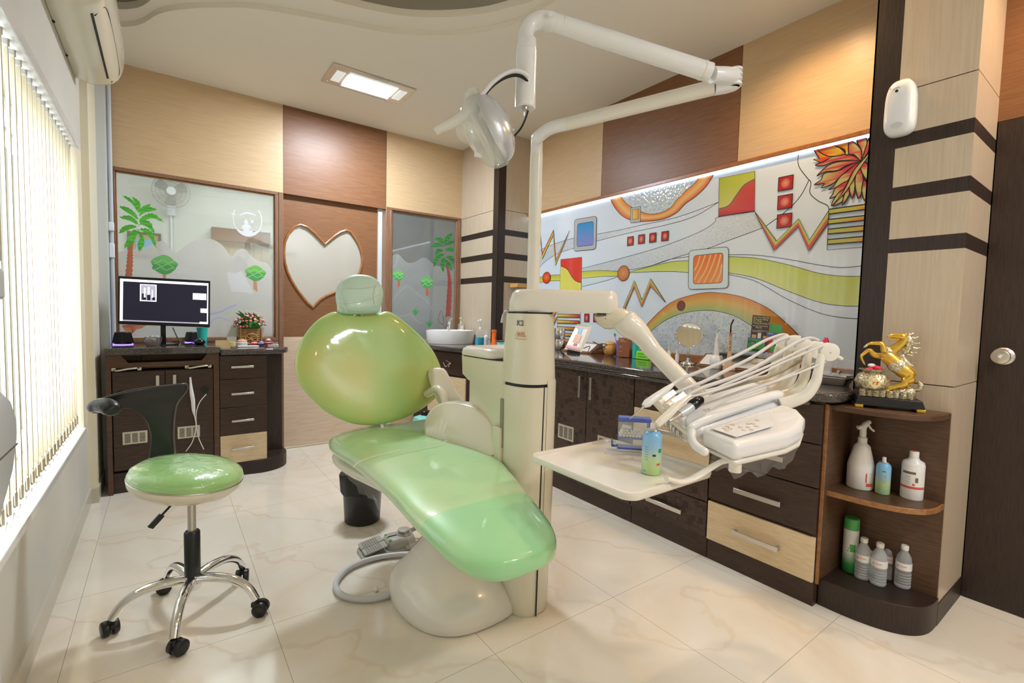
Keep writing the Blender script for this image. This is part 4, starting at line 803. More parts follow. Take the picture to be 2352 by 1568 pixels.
# corner units under the wash basin
def diag(name, material, pts, z0, z1, parent=None, **k): return MB().prism(pts, XY, z0, z1).obj(name, material, parent, **k)
t = thing('sink_cabinet', 'dark corner cabinet with cream lower panel under the white wash basin', 'cabinet', (2.2, 3.9, 0))
body = [(1.97, 4.315), (1.97, 4.0), (2.09, 3.50), (2.22, 3.28), (2.22, 3.155), (2.83, 3.155), (2.83, 3.65), (2.475, 3.65), (2.475, 4.315)]
diag('body', 'wenge_v', body, 0, 0.868, t, smooth=0)
pn = Vector((1.97-2.09, 4.0-3.50, 0)).normalized(); nn = Vector((-pn.y, pn.x, 0));  nn = nn if nn.x < 0 else -nn
def fp(name, a0, a1, z0, z1, material):
    base = Vector((2.09, 3.50, 0)); L_ = 0.514; A = base+pn*L_*a0+nn*0.002; B = base+pn*L_*a1+nn*0.002
    return MB().add([tuple(A+Vector((0, 0, z0))), tuple(B+Vector((0, 0, z0))), tuple(B+Vector((0, 0, z1))), tuple(A+Vector((0, 0, z1)))]+[tuple(q+nn*0.014) for q in (A+Vector((0, 0, z0)), B+Vector((0, 0, z0)), B+Vector((0, 0, z1)), A+Vector((0, 0, z1)))], [(0, 1, 2, 3), (4, 7, 6, 5), (0, 4, 5, 1), (1, 5, 6, 2), (2, 6, 7, 3), (3, 7, 4, 0)]).obj(name, material, t, bevel=0.001)
fp('drawer', 0.02, 0.98, 0.66, 0.85, 'wenge_h'); fp('panel', 0.02, 0.98, 0.30, 0.64, 'cream_wood')
hk = Vector((2.09, 3.50, 0))+pn*0.2+nn*0.018+Vector((0, 0, 0.76))
b = MB(); b.lathe([(0.011, 0), (0.011, 0.004), (0.004, 0.006)], hk, ax=nn, n=14)
for s_ in (-1, 1): b.tube(spline([hk, hk+nn*0.02+Vector((0, 0, -0.01)), hk+nn*0.035+pn*s_*0.022+Vector((0, 0, -0.028)), hk+nn*0.045+pn*s_*0.036+Vector((0, 0, -0.004)), hk+nn*0.045+pn*s_*0.038+Vector((0, 0, 0.006))], 5), 0.0035, 8)
b.tube(spline([hk, hk+nn*0.03+Vector((0, 0, 0.02)), hk+nn*0.05+Vector((0, 0, 0.030))], 5), 0.0035, 8)
hb = b.obj('double_hook', 'chrome', t)
# granite worktop in one piece, from the basin round to the near column
top = [(2.835, 0.815), (2.475, 0.815), (2.475, 0.765), (2.25, 0.765)] + [(2.165+0.085*(1-math.sin(math.radians(a))), 0.85-0.085*math.cos(math.radians(a))) for a in (20, 45, 70, 90)]
top += [(2.165, 1.5), (2.165, 2.4), (2.175, 3.0)] + [(2.165, 3.14), (2.13, 3.25), (2.07, 3.36), (1.99, 3.55), (1.93, 3.80), (1.90, 4.00), (1.90, 4.312), (2.472, 4.312), (2.472, 3.648), (2.835, 3.648)]
wk = MB().prism(top, XY, 0.870, 0.910).obj('worktop', 'granite', bevel=0.012, seg=4, smooth=0.9)
tag(wk, 'long speckled dark granite worktop running under the mural to the wash basin', 'worktop')
lip = MB().box(2.167, 2.1965, 0.86, 3.10, 0.850, 0.8705).obj('edge_lip', 'granite', wk, bevel=0.006, smooth=0.9)
# ------------------------------------------------------------ quarter round shelf unit at the near column
t = thing('corner_shelf', 'open quarter round wooden corner shelf unit with two bays against the striped column', 'shelf', (2.38, 0.65, 0))
def quarter(k=0.0, n=14):   # centre of the round at (2.478, 0.81)
    a, c = 0.262+k, 0.338+k
    return [(2.478, 0.810)]+[(2.478-a*math.sin(PI/2*i/n), 0.810-c*math.cos(PI/2*i/n)) for i in range(n+1)]
def squarer(k=0.0, n=16):   # superellipse quarter, as in the photo
    a, c = 0.245+k, 0.338+k; o = [(2.4775, 0.8095)]
    for i in range(n+1):
        th = PI/2*i/n; o.append((2.4775-a*abs(math.sin(th))**0.62, 0.8095-c*abs(math.cos(th))**0.75))
    return o
MB().prism(squarer(0.0), XY, 0.0, 0.115).obj('plinth', 'wenge_v', t, bevel=0.002, smooth=0.6)
for z, nm in ((0.497, 'shelf_board'), (0.858, 'top_board')):
    MB().prism(squarer(-0.004), XY, z-0.022, z+0.0).obj(nm, 'edge_wood' if nm == 'shelf_board' else 'shelf_wood', t, bevel=0.002, smooth=0.6)
    MB().prism(squarer(-0.010), XY, z+0.0002, z+0.001).obj('board_surface', 'shelf_wood', t, smooth=0)
MB().box(2.210, 2.478, 0.8005, 0.8105, 0.115, 0.858).obj('side_panel', 'shelf_wood', t, smooth=0)
MB().box(2.203, 2.2095, 0.7995, 0.8115, 0.10, 0.862).obj('edge_strip', 'edge_wood', t, smooth=0)
MB().box(2.4695, 2.4778, 0.476, 0.800, 0.115, 0.836).obj('back_panel', 'shelf_wood', t, smooth=0)
# ------------------------------------------------------------ computer cabinet at the rear left
lf = 3.845
t = thing('computer_cabinet', 'dark wood computer cabinet with keyboard recess, two vented doors and arched handles', 'cabinet', (0, 4.08, 0))
MB().box(-0.300, -0.275, lf, 4.315, 0.0, 0.888).obj('side_panel', 'shelf_wood', t, smooth=0); MB().box(0.268, 0.300, lf, 4.315, 0, 0.888).obj('side_panel', 'shelf_wood', t, smooth=0)
MB().box(-0.275, 0.268, 3.90, 4.315, 0.12, 0.78).obj('body', 'wenge_h', t, smooth=0)
MB().box(-0.275, 0.268, 3.87, 3.90, 0.0, 0.13).obj('plinth', 'wenge_h', t, smooth=0)
XZf = XZ
rec = MB().prism([(-0.275, 0.885), (-0.225, 0.885), (-0.19, 0.835), (0.20, 0.838), (0.235, 0.885), (0.268, 0.885), (0.268, 0.805), (-0.275, 0.805)], XZ, lf, lf+0.02).obj('fascia', 'shelf_wood', t, smooth=0)
MB().box(-0.275, 0.268, 3.90, 4.30, 0.79, 0.81).obj('keyboard_shelf', 'wenge_h', t, smooth=0)
for x0, x1, vx in ((-0.270, -0.003, -0.225), (-0.001, 0.266, 0.06)):
    d = MB().box(x0, x1, lf+0.004, lf+0.024, 0.150, 0.780).obj('door', 'wenge_h', t, bevel=0.003)
    hx = -0.030 if x0 < -0.1 else 0.060
    bar_handle((hx-0.012, lf+0.004, 0.64), (hx-0.012, lf+0.004, 0.75), (0, -0.018, 0), d, w=0.009)
    vent(d, XZ, vx, vx+0.125, 0.315, 0.395, lf+0.0035, -0.002)
    hole = (-0.245 if x0 < -0.1 else 0.235); hole_x = [(0.215,3.848,0.617),(-0.234,3.848,0.64)][0 if x0 > -0.1 else 1][0]
    MB().lathe([(0.024, 0.0), (0.024, -0.004), (0.019, -0.005), (0.018, 0.001)], (hole_x, lf+0.003, 0.638), ax=(0, 1, 0), n=20).obj('cable_grommet', 'black_plastic', d)
for x0, x1 in ((-0.272, -0.125), (0.105, 0.255)):
    b = MB(); z = 0.797
    b.tube(spline([(x0+0.012, lf-0.004, z-0.003), (x0+0.03, lf-0.022, z-0.006), ((x0+x1)/2, lf-0.026, z+0.002), (x1-0.03, lf-0.022, z+0.006), (x1-0.012, lf-0.004, z+0.004)], 6), 0.0075, 10, flat=0.8)
    h = b.obj('arched_handle', 'brass_tint', t)
    for e in (x0, x1-0.02): MB().box(e, e+0.022, lf-0.006, lf-0.0005, z-0.010, z+0.010).obj('mount', 'brass_tint', h, bevel=0.003)
# drawer unit with open round end
t = thing('drawer_cabinet', 'narrow dark four drawer cabinet with cream bottom drawer beside the heart door', 'cabinet', (0.47, 4.08, 0))
MB().box(0.302, 0.600, lf+0.02, 4.315, 0.10, 0.868).obj('body', 'wenge_h', t, smooth=0)
for z0, z1, m_, h in ((0.700, 0.862, 'wenge_h', 0.790), (0.500, 0.697, 'wenge_h', 0.600), (0.302, 0.497, 'wenge_h', 0.407), (0.098, 0.299, 'cream_wood', 0.206)):
    d = MB().box(0.304, 0.597, lf+0.002, lf+0.020, z0, z1).obj('drawer', m_, t, bevel=0.0015)
    if m_ == 'cream_wood': tag(d, 'cream drawer front')
    bar_handle((0.372, lf+0.002, h-0.006), (0.512, lf+0.002, h-0.006), (0, -0.018, 0), d, w=0.0075)
MB().box(0.601, 0.612, lf+0.05, 4.315, 0.10, 0.868).box(0.612, 0.735, 4.05, 4.062, 0.10, 0.868).obj('end_panel', 'wenge_v', t, smooth=0)
base = [(0.300, 4.315), (0.300, 3.87), (0.55, 3.835)] + [(0.55+0.21*math.sin(math.radians(a)), 4.03-0.195*math.cos(math.radians(a))) for a in range(10, 91, 10)] + [(0.76, 4.315)]
MB().prism(base, XY, 0.0, 0.096).obj('plinth', 'wenge_v', t, bevel=0.002, smooth=0.6)
# granite tops of the two units
k = MB().box(-0.303, 0.3055, 3.805, 4.315, 0.888, 0.932).obj('worktop', 'granite', bevel=0.006, smooth=0.9); tag(k, 'straight edged granite top under the computer monitor', 'worktop')
pts = [(0.3075, 4.315), (0.3075, 3.815), (0.58, 3.815)] + [(0.60+0.165*math.sin(math.radians(a)), 3.98-0.165*math.cos(math.radians(a))) for a in range(10, 91, 10)] + [(0.765, 4.315)]
k = MB().prism(pts, XY, 0.870, 0.912).obj('worktop', 'granite', bevel=0.014, seg=4, smooth=0.9); tag(k, 'round ended granite top under the flower basket', 'worktop')

# ------------------------------------------------------------ patient chair
ch = thing('dental_chair', 'large green padded dental treatment chair wrapped in clear film in the middle of the room', 'dental chair', (0.93, 1.75, 0))
# -- seat and leg cushion: lofted along the chair
st = [  # y, left x, right x, z of the top, thickness
 (2.30, 0.84, 1.20, 0.636, 0.040), (2.285, 0.74, 1.27, 0.644, 0.060), (2.25, 0.650, 1.325, 0.650, 0.085), (2.18, 0.587, 1.350, 0.652, 0.100), (2.08, 0.580, 1.330, 0.650, 0.110), (1.98, 0.592, 1.300, 0.647, 0.110), (1.84, 0.602, 1.250, 0.642, 0.105),
 (1.70, 0.606, 1.172, 0.636, 0.100), (1.52, 0.604, 1.094, 0.628, 0.095), (1.37, 0.600, 1.050, 0.615, 0.090), (1.26, 0.602, 1.015, 0.602, 0.090), (1.165, 0.610, 0.990, 0.588, 0.090), (1.09, 0.625, 0.968, 0.574, 0.090), (1.035, 0.655, 0.938, 0.562, 0.084), (0.998, 0.695, 0.898, 0.553, 0.068), (0.985, 0.745, 0.850, 0.545, 0.045)]
def cushion(st, z_off=0, n=36, grow=0.0, flat=0.35):
    rs = []
    for y, xl, xr, zt, th in st:
        cx_, hw = (xl+xr)/2, (xr-xl)/2+grow; r = []
        for j in range(n):
            a = 2*PI*j/n; c_, s_ = math.cos(a), math.sin(a)
            x = cx_+hw*math.copysign(abs(c_)**0.55, c_); zz = math.copysign(abs(s_)**0.75, s_)*(th/2+grow)
            if s_ > 0: zz -= 0.012*(1-abs((x-cx_)/hw)**2)*(1 if y > 1.3 else 0.2)
            r.append((x, y, zt-th/2+zz+z_off))
        rs.append(r)
    return rs
P_ = [Vector(s[:3]) for s in st]
def dens(st, k=3):
    a = spline([s[:3] for s in st], k); b_ = spline([(s[3], s[4], 0) for s in st], k); return [(p.x, p.y, p.z, q.x, q.y) for p, q in zip(a, b_)]
sd = dens(st, 3)
seatc = MB().rings(cushion([s for s in sd if s[0] > 1.245])).obj('seat_cushion', 'green_seat', ch, smooth=1.2)
foot = MB().rings(cushion([s for s in sd if s[0] <= 1.27], 0.002)).obj('foot_cushion', 'green_foot', ch, smooth=1.2)
MB().tube(spline([(0.54,1.685,0.642),(0.587,1.74,0.642),(0.667,1.775,0.642),(0.783,1.795,0.642),(0.93,1.814,0.642),(1.08,1.851,0.642),(1.172,1.88,0.642)], 5), 0.0016, 6).obj('film_edge', 'off_white', seatc)
# shell under the cushion
MB().rings(cushion([(y, xl+0.015+max(0, 1.95-y)*.16, xr-0.03, z-th+0.025, 0.075) for y, xl, xr, z, th in sd if 1.45 < y < 2.27], 0.0)).obj('seat_shell', 'cream_plastic', ch, smooth=1.2)
# clear film hanging along the left edge
b = MB(); rows = []
for y in [1.30+0.05*i for i in range(17)]:
    q = min(sd, key=lambda s: abs(s[0]-y)); w = 0.006*math.sin(y*60)
    rows.append([(q[1]-0.002+w*0.3, y, q[3]-0.015), (q[1]-0.006+w*0.5, y, q[3]-0.06), (q[1]+0.004+w, y, q[3]-0.115), (q[1]+0.020+w*1.5, y, q[3]-0.155+0.012*math.sin(y*23))])
for i in range(len(rows)-1):
    for j in range(3): b.add([rows[i][j], rows[i+1][j], rows[i+1][j+1], rows[i][j+1]], [(0, 1, 2, 3)])
b.obj('film_cover', 'plastic_film', ch, smooth=1.5)
# -- backrest: pillow on a tilted plane
BO_ = [(0.6253,2.3652,1.1786),(0.6627,2.3689,1.1919),(0.7073,2.3657,1.1802),(0.7814,2.3643,1.1752),(0.864,2.3665,1.1833),(0.9183,2.3712,1.2),(0.9638,2.3671,1.1853),(1.0305,2.3528,1.1342),(1.1046,2.3336,1.0659),(1.1642,2.3122,0.9892),(1.1975,2.2881,0.9032),(1.2001,2.2708,0.8415),(1.171,2.2525,0.7759),(1.0984,2.2368,0.72),(0.98,2.2238,0.6734),(0.8646,2.2185,0.6546),(0.7681,2.2192,0.6572),(0.6778,2.2258,0.6809),(0.5897,2.2408,0.7343),(0.5265,2.2605,0.8047),(0.4862,2.2784,0.8684),(0.4702,2.2973,0.936),(0.4839,2.3187,1.0126),(0.5218,2.3389,1.0846),(0.5736,2.3558,1.145)]
ol = spline(BO_, 4, True); n_ = len(ol); cen = sum(ol, Vector())/n_
nrm = Vector((0, -1, 0.28)).normalized()
def pillow(ol, cen, nrm, T, dish, back=False, k=14):
    rs = []
    for i in range(k):
        a = i/(k-1); r = math.sin(a*PI/2); 
        if i == 0: r = 0.02
        h = T*max(0, 1-r**7)**0.5-dish*(1-r*r)
        rs.append([cen+(p-cen)*r+nrm*(h if not back else -h) for p in ol])
    return rs
b = MB(); F_ = pillow(ol, cen, nrm, 0.046, 0.012); B_ = pillow(ol, cen, nrm, 0.036, 0.0, True)
b.rings(F_+B_[::-1][1:]); b.obj('backrest_cushion', 'green_back', ch, smooth=1.4)
sh = [cen+(p-cen)*0.93 for p in ol]; c2 = cen-nrm*0.030
b = MB().rings(pillow([p-nrm*0.03 for p in sh], c2, nrm, 0.0, 0, True)[-1:]+pillow([p-nrm*0.03 for p in sh], c2, nrm, 0.065, 0, True)[::-1]); b.obj('backrest_shell', 'cream_plastic', ch, smooth=1.4)
# spine between seat and backrest
MB().tube([(0.93, 2.20, 0.50), (0.90, 2.36, 0.56), (0.87, 2.40, 0.75), (0.85, 2.46, 0.95)], [0.07, 0.07, 0.06, 0.05], 16, flat=0.6).obj('back_support', 'cream_plastic', ch, smooth=1.2)
# -- headrest with a pale green face mask stretched over it
HO = [(0.7152,2.3947,1.3552),(0.7638,2.4004,1.3758),(0.8364,2.4006,1.3763),(0.8817,2.3939,1.3524),(0.9047,2.3804,1.3044),(0.8999,2.3666,1.2551),(0.8823,2.3553,1.2147),(0.8664,2.3485,1.1902),(0.7689,2.3461,1.1817),(0.681,2.3468,1.1842),(0.6719,2.3584,1.2257),(0.6693,2.3713,1.2718),(0.6812,2.3851,1.321)]
hl = spline(HO, 4, True); hc = sum(hl, Vector())/len(hl)
hr = MB().rings(pillow(hl, hc, nrm, 0.042, 0.0)+pillow(hl, hc, nrm, 0.030, 0, True)[::-1][1:]).obj('headrest', 'mask_cloth', ch, smooth=1.4)
b = MB()
for s_ in ([(0.6673,2.3291,1.2998),(0.7174,2.3322,1.3107),(0.7806,2.332,1.3098),(0.8475,2.3366,1.3264),(0.8798,2.3396,1.337)], [(0.6618,2.316,1.2458),(0.7119,2.313,1.2352),(0.7868,2.3173,1.2505),(0.8473,2.3228,1.27),(0.8853,2.3294,1.2934)], [(0.6888,2.3476,1.3513),(0.6798,2.3298,1.288),(0.6871,2.3125,1.2261),(0.7005,2.3022,1.1893)], [(0.8591,2.3445,1.3404),(0.8396,2.3259,1.274),(0.8444,2.3139,1.2311)], [(0.6908,2.3111,1.2138),(0.7627,2.3081,1.2032),(0.8585,2.316,1.2315)]): b.tube(spline(s_, 5), 0.0016, 6)
b.obj('mask_pleat', 'white_plastic', hr)
MB().tube([(0.7829,2.3881,1.1531),(0.7866,2.4003,1.1966),(0.7913,2.4156,1.2515)], 0.022, 12).obj('headrest_bar', 'steel', ch)
# -- armrest on the far side, with its upright link
ar = [(0.963,2.011,0.648),(0.97,2.01,0.705),(0.987,2.0,0.744),(1.009,1.974,0.773),(1.032,1.933,0.788),(1.053,1.869,0.796),(1.075,1.791,0.796),(1.092,1.716,0.78),(1.101,1.658,0.757),(1.102,1.618,0.724),(1.094,1.596,0.681),(1.086,1.585,0.625),(1.053,1.657,0.602),(1.024,1.79,0.601),(0.969,1.954,0.609)]
ar = [Vector(v) for v in spline(ar, 3, True)]; ac_ = sum(ar, Vector())/len(ar); off = Vector((0.075, 0.035, 0))
b = MB().rings([[ac_+(v-ac_)*0.90+off*0.02 for v in ar], [ac_+(v-ac_)*0.97+off*0.06 for v in ar], [v+off*0.25 for v in ar], [v+off*0.75 for v in ar], [ac_+(v-ac_)*0.97+off*0.95 for v in ar], [ac_+(v-ac_)*0.9+off for v in ar]])
ao = b.obj('armrest', 'cream_plastic', ch, smooth=1.0)
lk_ = [(1.107,2.246,0.9),(1.158,2.185,0.914),(1.163,2.116,0.863),(1.169,2.045,0.8),(1.174,1.95,0.736),(1.096,2.006,0.721),(1.082,2.081,0.759),(1.092,2.177,0.82)]
lk_ = [Vector(v) for v in spline(lk_, 3, True)]; o2 = Vector((0.02, 0.02, 0))
b = MB().rings([[v-o2*0.5 for v in lk_], [v+o2*0.5 for v in lk_]]); b.obj('armrest_link', 'cream_plastic', ch, bevel=0.006, smooth=1.0)
MB().tube(spline([(1.079,2.209,0.783),(1.093,2.127,0.82),(1.096,2.061,0.797),(1.08,1.995,0.742)], 5), 0.020, 12).obj('armrest_pivot', 'cream_plastic', ch)
MB().tube([(0.843,2.262,0.685),(0.845,2.195,0.634)]+[(0.90, 2.30, 0.50)], 0.008, 8).obj('lift_rod', 'white_plastic', ch)
# -- pedestal: low rounded shoe that rises to the seat
prof = []   # horizontal slices: z, x0, x1, y0, y1
SL = [(0.000, 0.742, 1.185, 1.462, 1.98), (0.010, 0.735, 1.188, 1.454, 1.99), (0.040, 0.735, 1.180, 1.458, 1.99), (0.080, 0.746, 1.16, 1.478, 1.99), (0.120, 0.790, 1.13, 1.530, 1.96), (0.160, 0.845, 1.11, 1.59, 1.94), (0.200, 0.900, 1.10, 1.65, 1.93),
      (0.240, 0.940, 1.095, 1.70, 1.93), (0.290, 0.962, 1.09, 1.735, 1.93), (0.35, 0.970, 1.085, 1.76, 1.93), (0.42, 0.972, 1.08, 1.77, 1.93), (0.545, 0.972, 1.075, 1.77, 1.93)]
rs = []
for z, x0, x1, y0, y1 in SL:
    cx_, cy_ = (x0+x1)/2, (y0+y1)/2; r = []
    for j in range(40):
        a = 2*PI*j/40; c_, s_ = math.cos(a), math.sin(a); e = 0.72
        x = cx_+(x1-x0)/2*math.copysign(abs(c_)**e, c_); y = cy_+(y1-y0)/2*math.copysign(abs(s_)**e, s_)
        r.append((x-0.05*max(0, (y-cy_))*0 + 0.03*(1-z/0.5)*(-s_ if s_ < 0 else 0), y, z))
    rs.append(r)
MB().rings(rs).obj('pedestal', 'ivory_plastic', ch, smooth=1.2)
MB().rings([[(x, y, z) for x, y, z in [(cx0+(x-cx0)*0.985, cy0+(y-cy0)*0.985, zz) for (x, y, _) in rs[0] for cx0, cy0 in [(0.963, 1.721)]]] for zz in (0.0005, 0.004)]).obj('pedestal_seal', 'seal_black', ch)
# ------------------------------------------------------------ operator stool
so = thing('operator_stool', 'round green stool in clear wrap with black curved body support and chrome five star base', 'stool', (0.075, 2.175, 0))
scx, scy = 0.075, 2.175
wh = [(0.005,1.916),(-0.154,2.185),(-0.005,2.411),(0.283,2.352),(0.308,2.012)]
wh = [(scx+0.25*(x-scx)/math.hypot(x-scx, y-scy), scy+0.25*(y-scy)/math.hypot(x-scx, y-scy)) for x, y in wh]
hub_z = 0.13
MB().lathe([(0.026, 0.105), (0.030, 0.11), (0.030, 0.155), (0.027, 0.16)], (scx, scy, 0)).obj('hub', 'chrome', so)
for i, (wx, wy) in enumerate(wh):
    d = Vector((wx-scx, wy-scy, 0)); L_ = d.length; d.normalize(); s = Vector((-d.y, d.x, 0)); c0 = Vector((scx, scy, 0))
    pts = spline([c0+d*0.02+Vector((0, 0, 0.145)), c0+d*0.09+Vector((0, 0, 0.150)), c0+d*0.16+Vector((0, 0, 0.140)), c0+d*0.215+Vector((0, 0, 0.108)), c0+d*0.245+Vector((0, 0, 0.064))], 5)
    MB().tube(pts, [lerp(0.020, 0.0155, k/20) for k in range(21)], 14, flat=0.9).obj('leg', 'chrome', so, smooth=1.2)
    hp_ = c0+d*0.247; an = 0.6+i*1.3; f = Vector((math.cos(an), math.sin(an), 0)); q = Vector((-f.y, f.x, 0)); w0 = hp_+f*0.014+Vector((0, 0, 0.0278))
    ca = MB(); ca.tube([hp_+Vector((0, 0, 0.035)), hp_+Vector((0, 0, 0.062))], 0.011, 12)
    for s_ in (-1, 1): ca.lathe([(0.023, 0), (0.0275, 0.003), (0.0275, 0.017), (0.024, 0.021), (0.008, 0.022)], w0+q*0.004*s_, ax=q*s_, n=20)
    ca.obox(hp_+Vector((0, 0, 0.042)), f*0.02, q*0.006, (0, 0, 0.008)); ca.obj('caster', 'black_plastic', so, smooth=0.8)
MB().lathe([(0.026, 0.150), (0.027, 0.153), (0.027, 0.330), (0.022, 0.336)], (scx, scy, 0)).obj('column_sleeve', 'black_plastic', so)
MB().lathe([(0.0145, 0.33), (0.0145, 0.475)], (scx, scy, 0)).obj('gas_lift', 'steel', so)
tl = Matrix.Rotation(math.radians(8), 3, 'Y') @ Matrix.Rotation(math.radians(3), 3, 'X')   # seat leans a little
sc_ = Vector((scx-0.01, scy, 0.560))
def tilted(prof, n=48): return [[sc_+tl @ Vector((r*math.cos(2*PI*j/n), r*math.sin(2*PI*j/n), h)) for j in range(n)] for r, h in prof]
seat = MB().rings(tilted([(0.002, 0.046), (0.07, 0.046), (0.12, 0.042), (0.160, 0.032), (0.182, 0.016), (0.188, 0.000), (0.186, -0.012), (0.16, -0.015)])).obj('seat', 'green_stool', so, smooth=1.2)
MB().rings(tilted([(0.186, -0.012), (0.187, -0.022), (0.183, -0.036), (0.160, -0.060), (0.11, -0.083), (0.05, -0.098), (0.02, -0.100)])).obj('seat_pan', 'cream_plastic', so, smooth=1.2)
MB().rings(tilted([(0.1885, -0.010), (0.1895, -0.0125), (0.1885, -0.015)])).obj('edge_trim', 'steel', so)
lv = [(0.022,2.068,0.5),(-0.0,2.057,0.479),(-0.017,2.056,0.461),(-0.051,2.053,0.424)]
b = MB().tube(lv[:3], 0.0045, 8); d = (Vector(lv[3])-Vector(lv[2])); b.obox((Vector(lv[3])+Vector(lv[2]))/2, d*0.5, d.cross(Vector((0, 0, 1))).normalized()*0.006, d.cross(Vector((0.6, -0.8, 0))).normalized()*0.012); b.obj('lever', 'black_plastic', so, bevel=0.003)
# black curved body support
web = [(-0.219,2.328,0.83),(-0.186,2.331,0.854),(-0.123,2.348,0.87),(-0.05,2.369,0.878),(0.028,2.399,0.879),(0.064,2.41,0.88),(0.076,2.413,0.866),(0.068,2.404,0.839),(0.042,2.408,0.8),(0.03,2.402,0.755),(0.024,2.4,0.664),(0.023,2.393,0.552),(-0.051,2.422,0.557),(-0.047,2.426,0.65),(-0.052,2.42,0.699),(-0.068,2.411,0.749),(-0.098,2.397,0.784),(-0.132,2.374,0.8),(-0.17,2.352,0.801),(-0.21,2.331,0.796)]
wv = [Vector(v) for v in spline(web, 3, True)]; off = Vector((0.30, 0.95, 0)).normalized()*0.018; wc_ = sum(wv, Vector())/len(wv)
b = MB(); b.rings([[v-off+(wc_-v)*.012 for v in wv], [v-off*.5 for v in wv], [v+off*.5 for v in wv], [v+off+(wc_-v)*.012 for v in wv]])
b.tube(spline([(-0.221,2.329,0.814),(-0.195,2.304,0.828),(-0.17,2.267,0.826),(-0.153,2.235,0.811)], 4), [0.020, 0.028, 0.032, 0.034, 0.034, 0.034, 0.034, 0.034, 0.033, 0.032, 0.030, 0.027, 0.018], 18, flat=0.8)
b.obj('body_support', 'black_leather', so, bevel=0.006, smooth=1.2, seg=3)
b = MB().obox((-0.017,2.408,0.531), (0.045, 0, 0), (0, 0.010, 0), (0, 0, 0.05)).tube([(-0.012,2.4,0.469), (scx, scy, 0.485)], 0.014, 8, flat=0.5); b.obj('support_bracket', 'black_plastic', so, bevel=0.003)

# ------------------------------------------------------------ dental unit: column, arms, instrument table, tray and lamp
un = thing('dental_unit', 'cream dental unit column with basin, jointed arms, instrument head, tray and overhead lamp', 'dental unit', (1.195, 1.52, 0))
ucx, ucy = 1.195, 1.52
def sup(cx, cy, a, b, z, e=0.8, n=48, y_ext=0.0):
    r = []
    for j in range(n):
        t = 2*PI*j/n; c_, s_ = math.cos(t), math.sin(t)
        r.append((cx+a*math.copysign(abs(c_)**e, c_), cy+b*math.copysign(abs(s_)**e, s_)+(y_ext if s_ > 0 else 0), z))
    return r
MB().rings([sup(ucx, ucy, .086, .100, .001), sup(ucx, ucy, .090, .104, .01), sup(ucx, ucy, .093, .110, .5), sup(ucx, ucy, .096, .114, .920)]).obj('column', 'cream_plastic', un, smooth=0.8)
MB().rings([sup(ucx, ucy, .090, .108, .921), sup(ucx, ucy, .090, .108, .932)]).obj('column_gap', 'seal_black', un)
MB().rings([sup(ucx, ucy, .094, .112, .932), sup(ucx, ucy, .094, .112, 0.945), sup(ucx, ucy, .088, .104, 1.10), sup(ucx, ucy, .083, .098, 1.205)]).obj('column_cover', 'cream_plastic', un, smooth=0.8)
MB().rings([sup(ucx, ucy, .078, .093, 1.2045), sup(ucx, ucy, .078, .093, 1.212)]).obj('joint_gap', 'seal_black', un)
# door seam and service door on the right front
def on_col(t, z, k=1.0):
    c_, s_ = math.cos(t), math.sin(t); return Vector((ucx+.0935*k*math.copysign(abs(c_)**.8, c_), ucy+.1105*k*math.copysign(abs(s_)**.8, s_), z))
t0 = math.radians(266)
sm_ = MB(); sm_.tube([(on_col(t0, z, 1.0).x*1+(-0.003+0.006*z), on_col(t0, z).y+0.006*(0.5-z), z) for z in (0.003, 0.2, 0.4, 0.6, 0.8, 0.92)], 0.0028, 8); sm_.obj('door_seam', 'seal_black', un)
rs = []
for z, k in ((0.26, .96), (0.28, 1.0), (0.34, 1.02), (0.90, 1.045), (0.935, 1.045), (0.945, 1.03)):
    out = [on_col(math.radians(a), z, k) for a in range(272, 372, 6)]; inn = [on_col(math.radians(a), z, 0.9) for a in range(366, 271, -6)]; rs.append(out+inn)
MB().rings(rs).obj('service_door', 'cream_plastic', un, smooth=0.8)
# cap and first horizontal arm
def capsule(p0, p1, r0, r1, z, n=16):
    d = Vector((p1[0]-p0[0], p1[1]-p0[1], 0)); a0 = math.atan2(d.y, d.x); o = []
    for i in range(n+1): t = a0+PI/2+PI*i/n; o.append((p0[0]+r0*math.cos(t), p0[1]+r0*math.sin(t), z))
    for i in range(n+1): t = a0-PI/2+PI*i/n; o.append((p1[0]+r1*math.cos(t), p1[1]+r1*math.sin(t), z))
    return o
e1 = (1.415,1.315,1.264)
MB().rings([capsule((ucx, ucy), e1, .082, .045, 1.214), capsule((ucx, ucy), e1, .086, .049, 1.222), capsule((ucx, ucy), e1, .084, .049, 1.255), capsule((ucx, ucy), e1, .074, .044, 1.285), capsule((ucx, ucy), e1, .060, .034, 1.300), capsule((ucx, ucy), e1, .05, .025, 1.302)]).obj('swivel_arm', 'ivory_plastic', un, smooth=0.9)
# elbow, knuckle, lower arm
el = [(1.408,1.306,1.233),(1.418,1.297,1.22),(1.442,1.272,1.197),(1.468,1.239,1.169)]
MB().tube(spline([(e1[0]-0.0, e1[1], 1.213), (e1[0]+0.008, e1[1]-0.004, 1.195)]+el[2:], 4), [0.046, 0.046, 0.045, 0.045, 0.044, 0.044, 0.043, 0.043, 0.043, 0.043, 0.045, 0.046, 0.046], 20).obj('elbow', 'cream_plastic', un, smooth=1.2)
kn = [(1.44,1.256,1.202),(1.462,1.238,1.172),(1.484,1.208,1.145),(1.502,1.179,1.107),(1.514,1.156,1.073)]
MB().tube(spline(kn, 4), [0.028, 0.043, 0.049, 0.050, 0.050, 0.049, 0.048, 0.046, 0.043, 0.040, 0.038, 0.036, 0.035, 0.0345, 0.034, 0.034, 0.034], 24).obj('knuckle', 'ivory_plastic', un, smooth=1.2)
la = [(1.511,1.158,1.078),(1.579,0.933,0.868)]
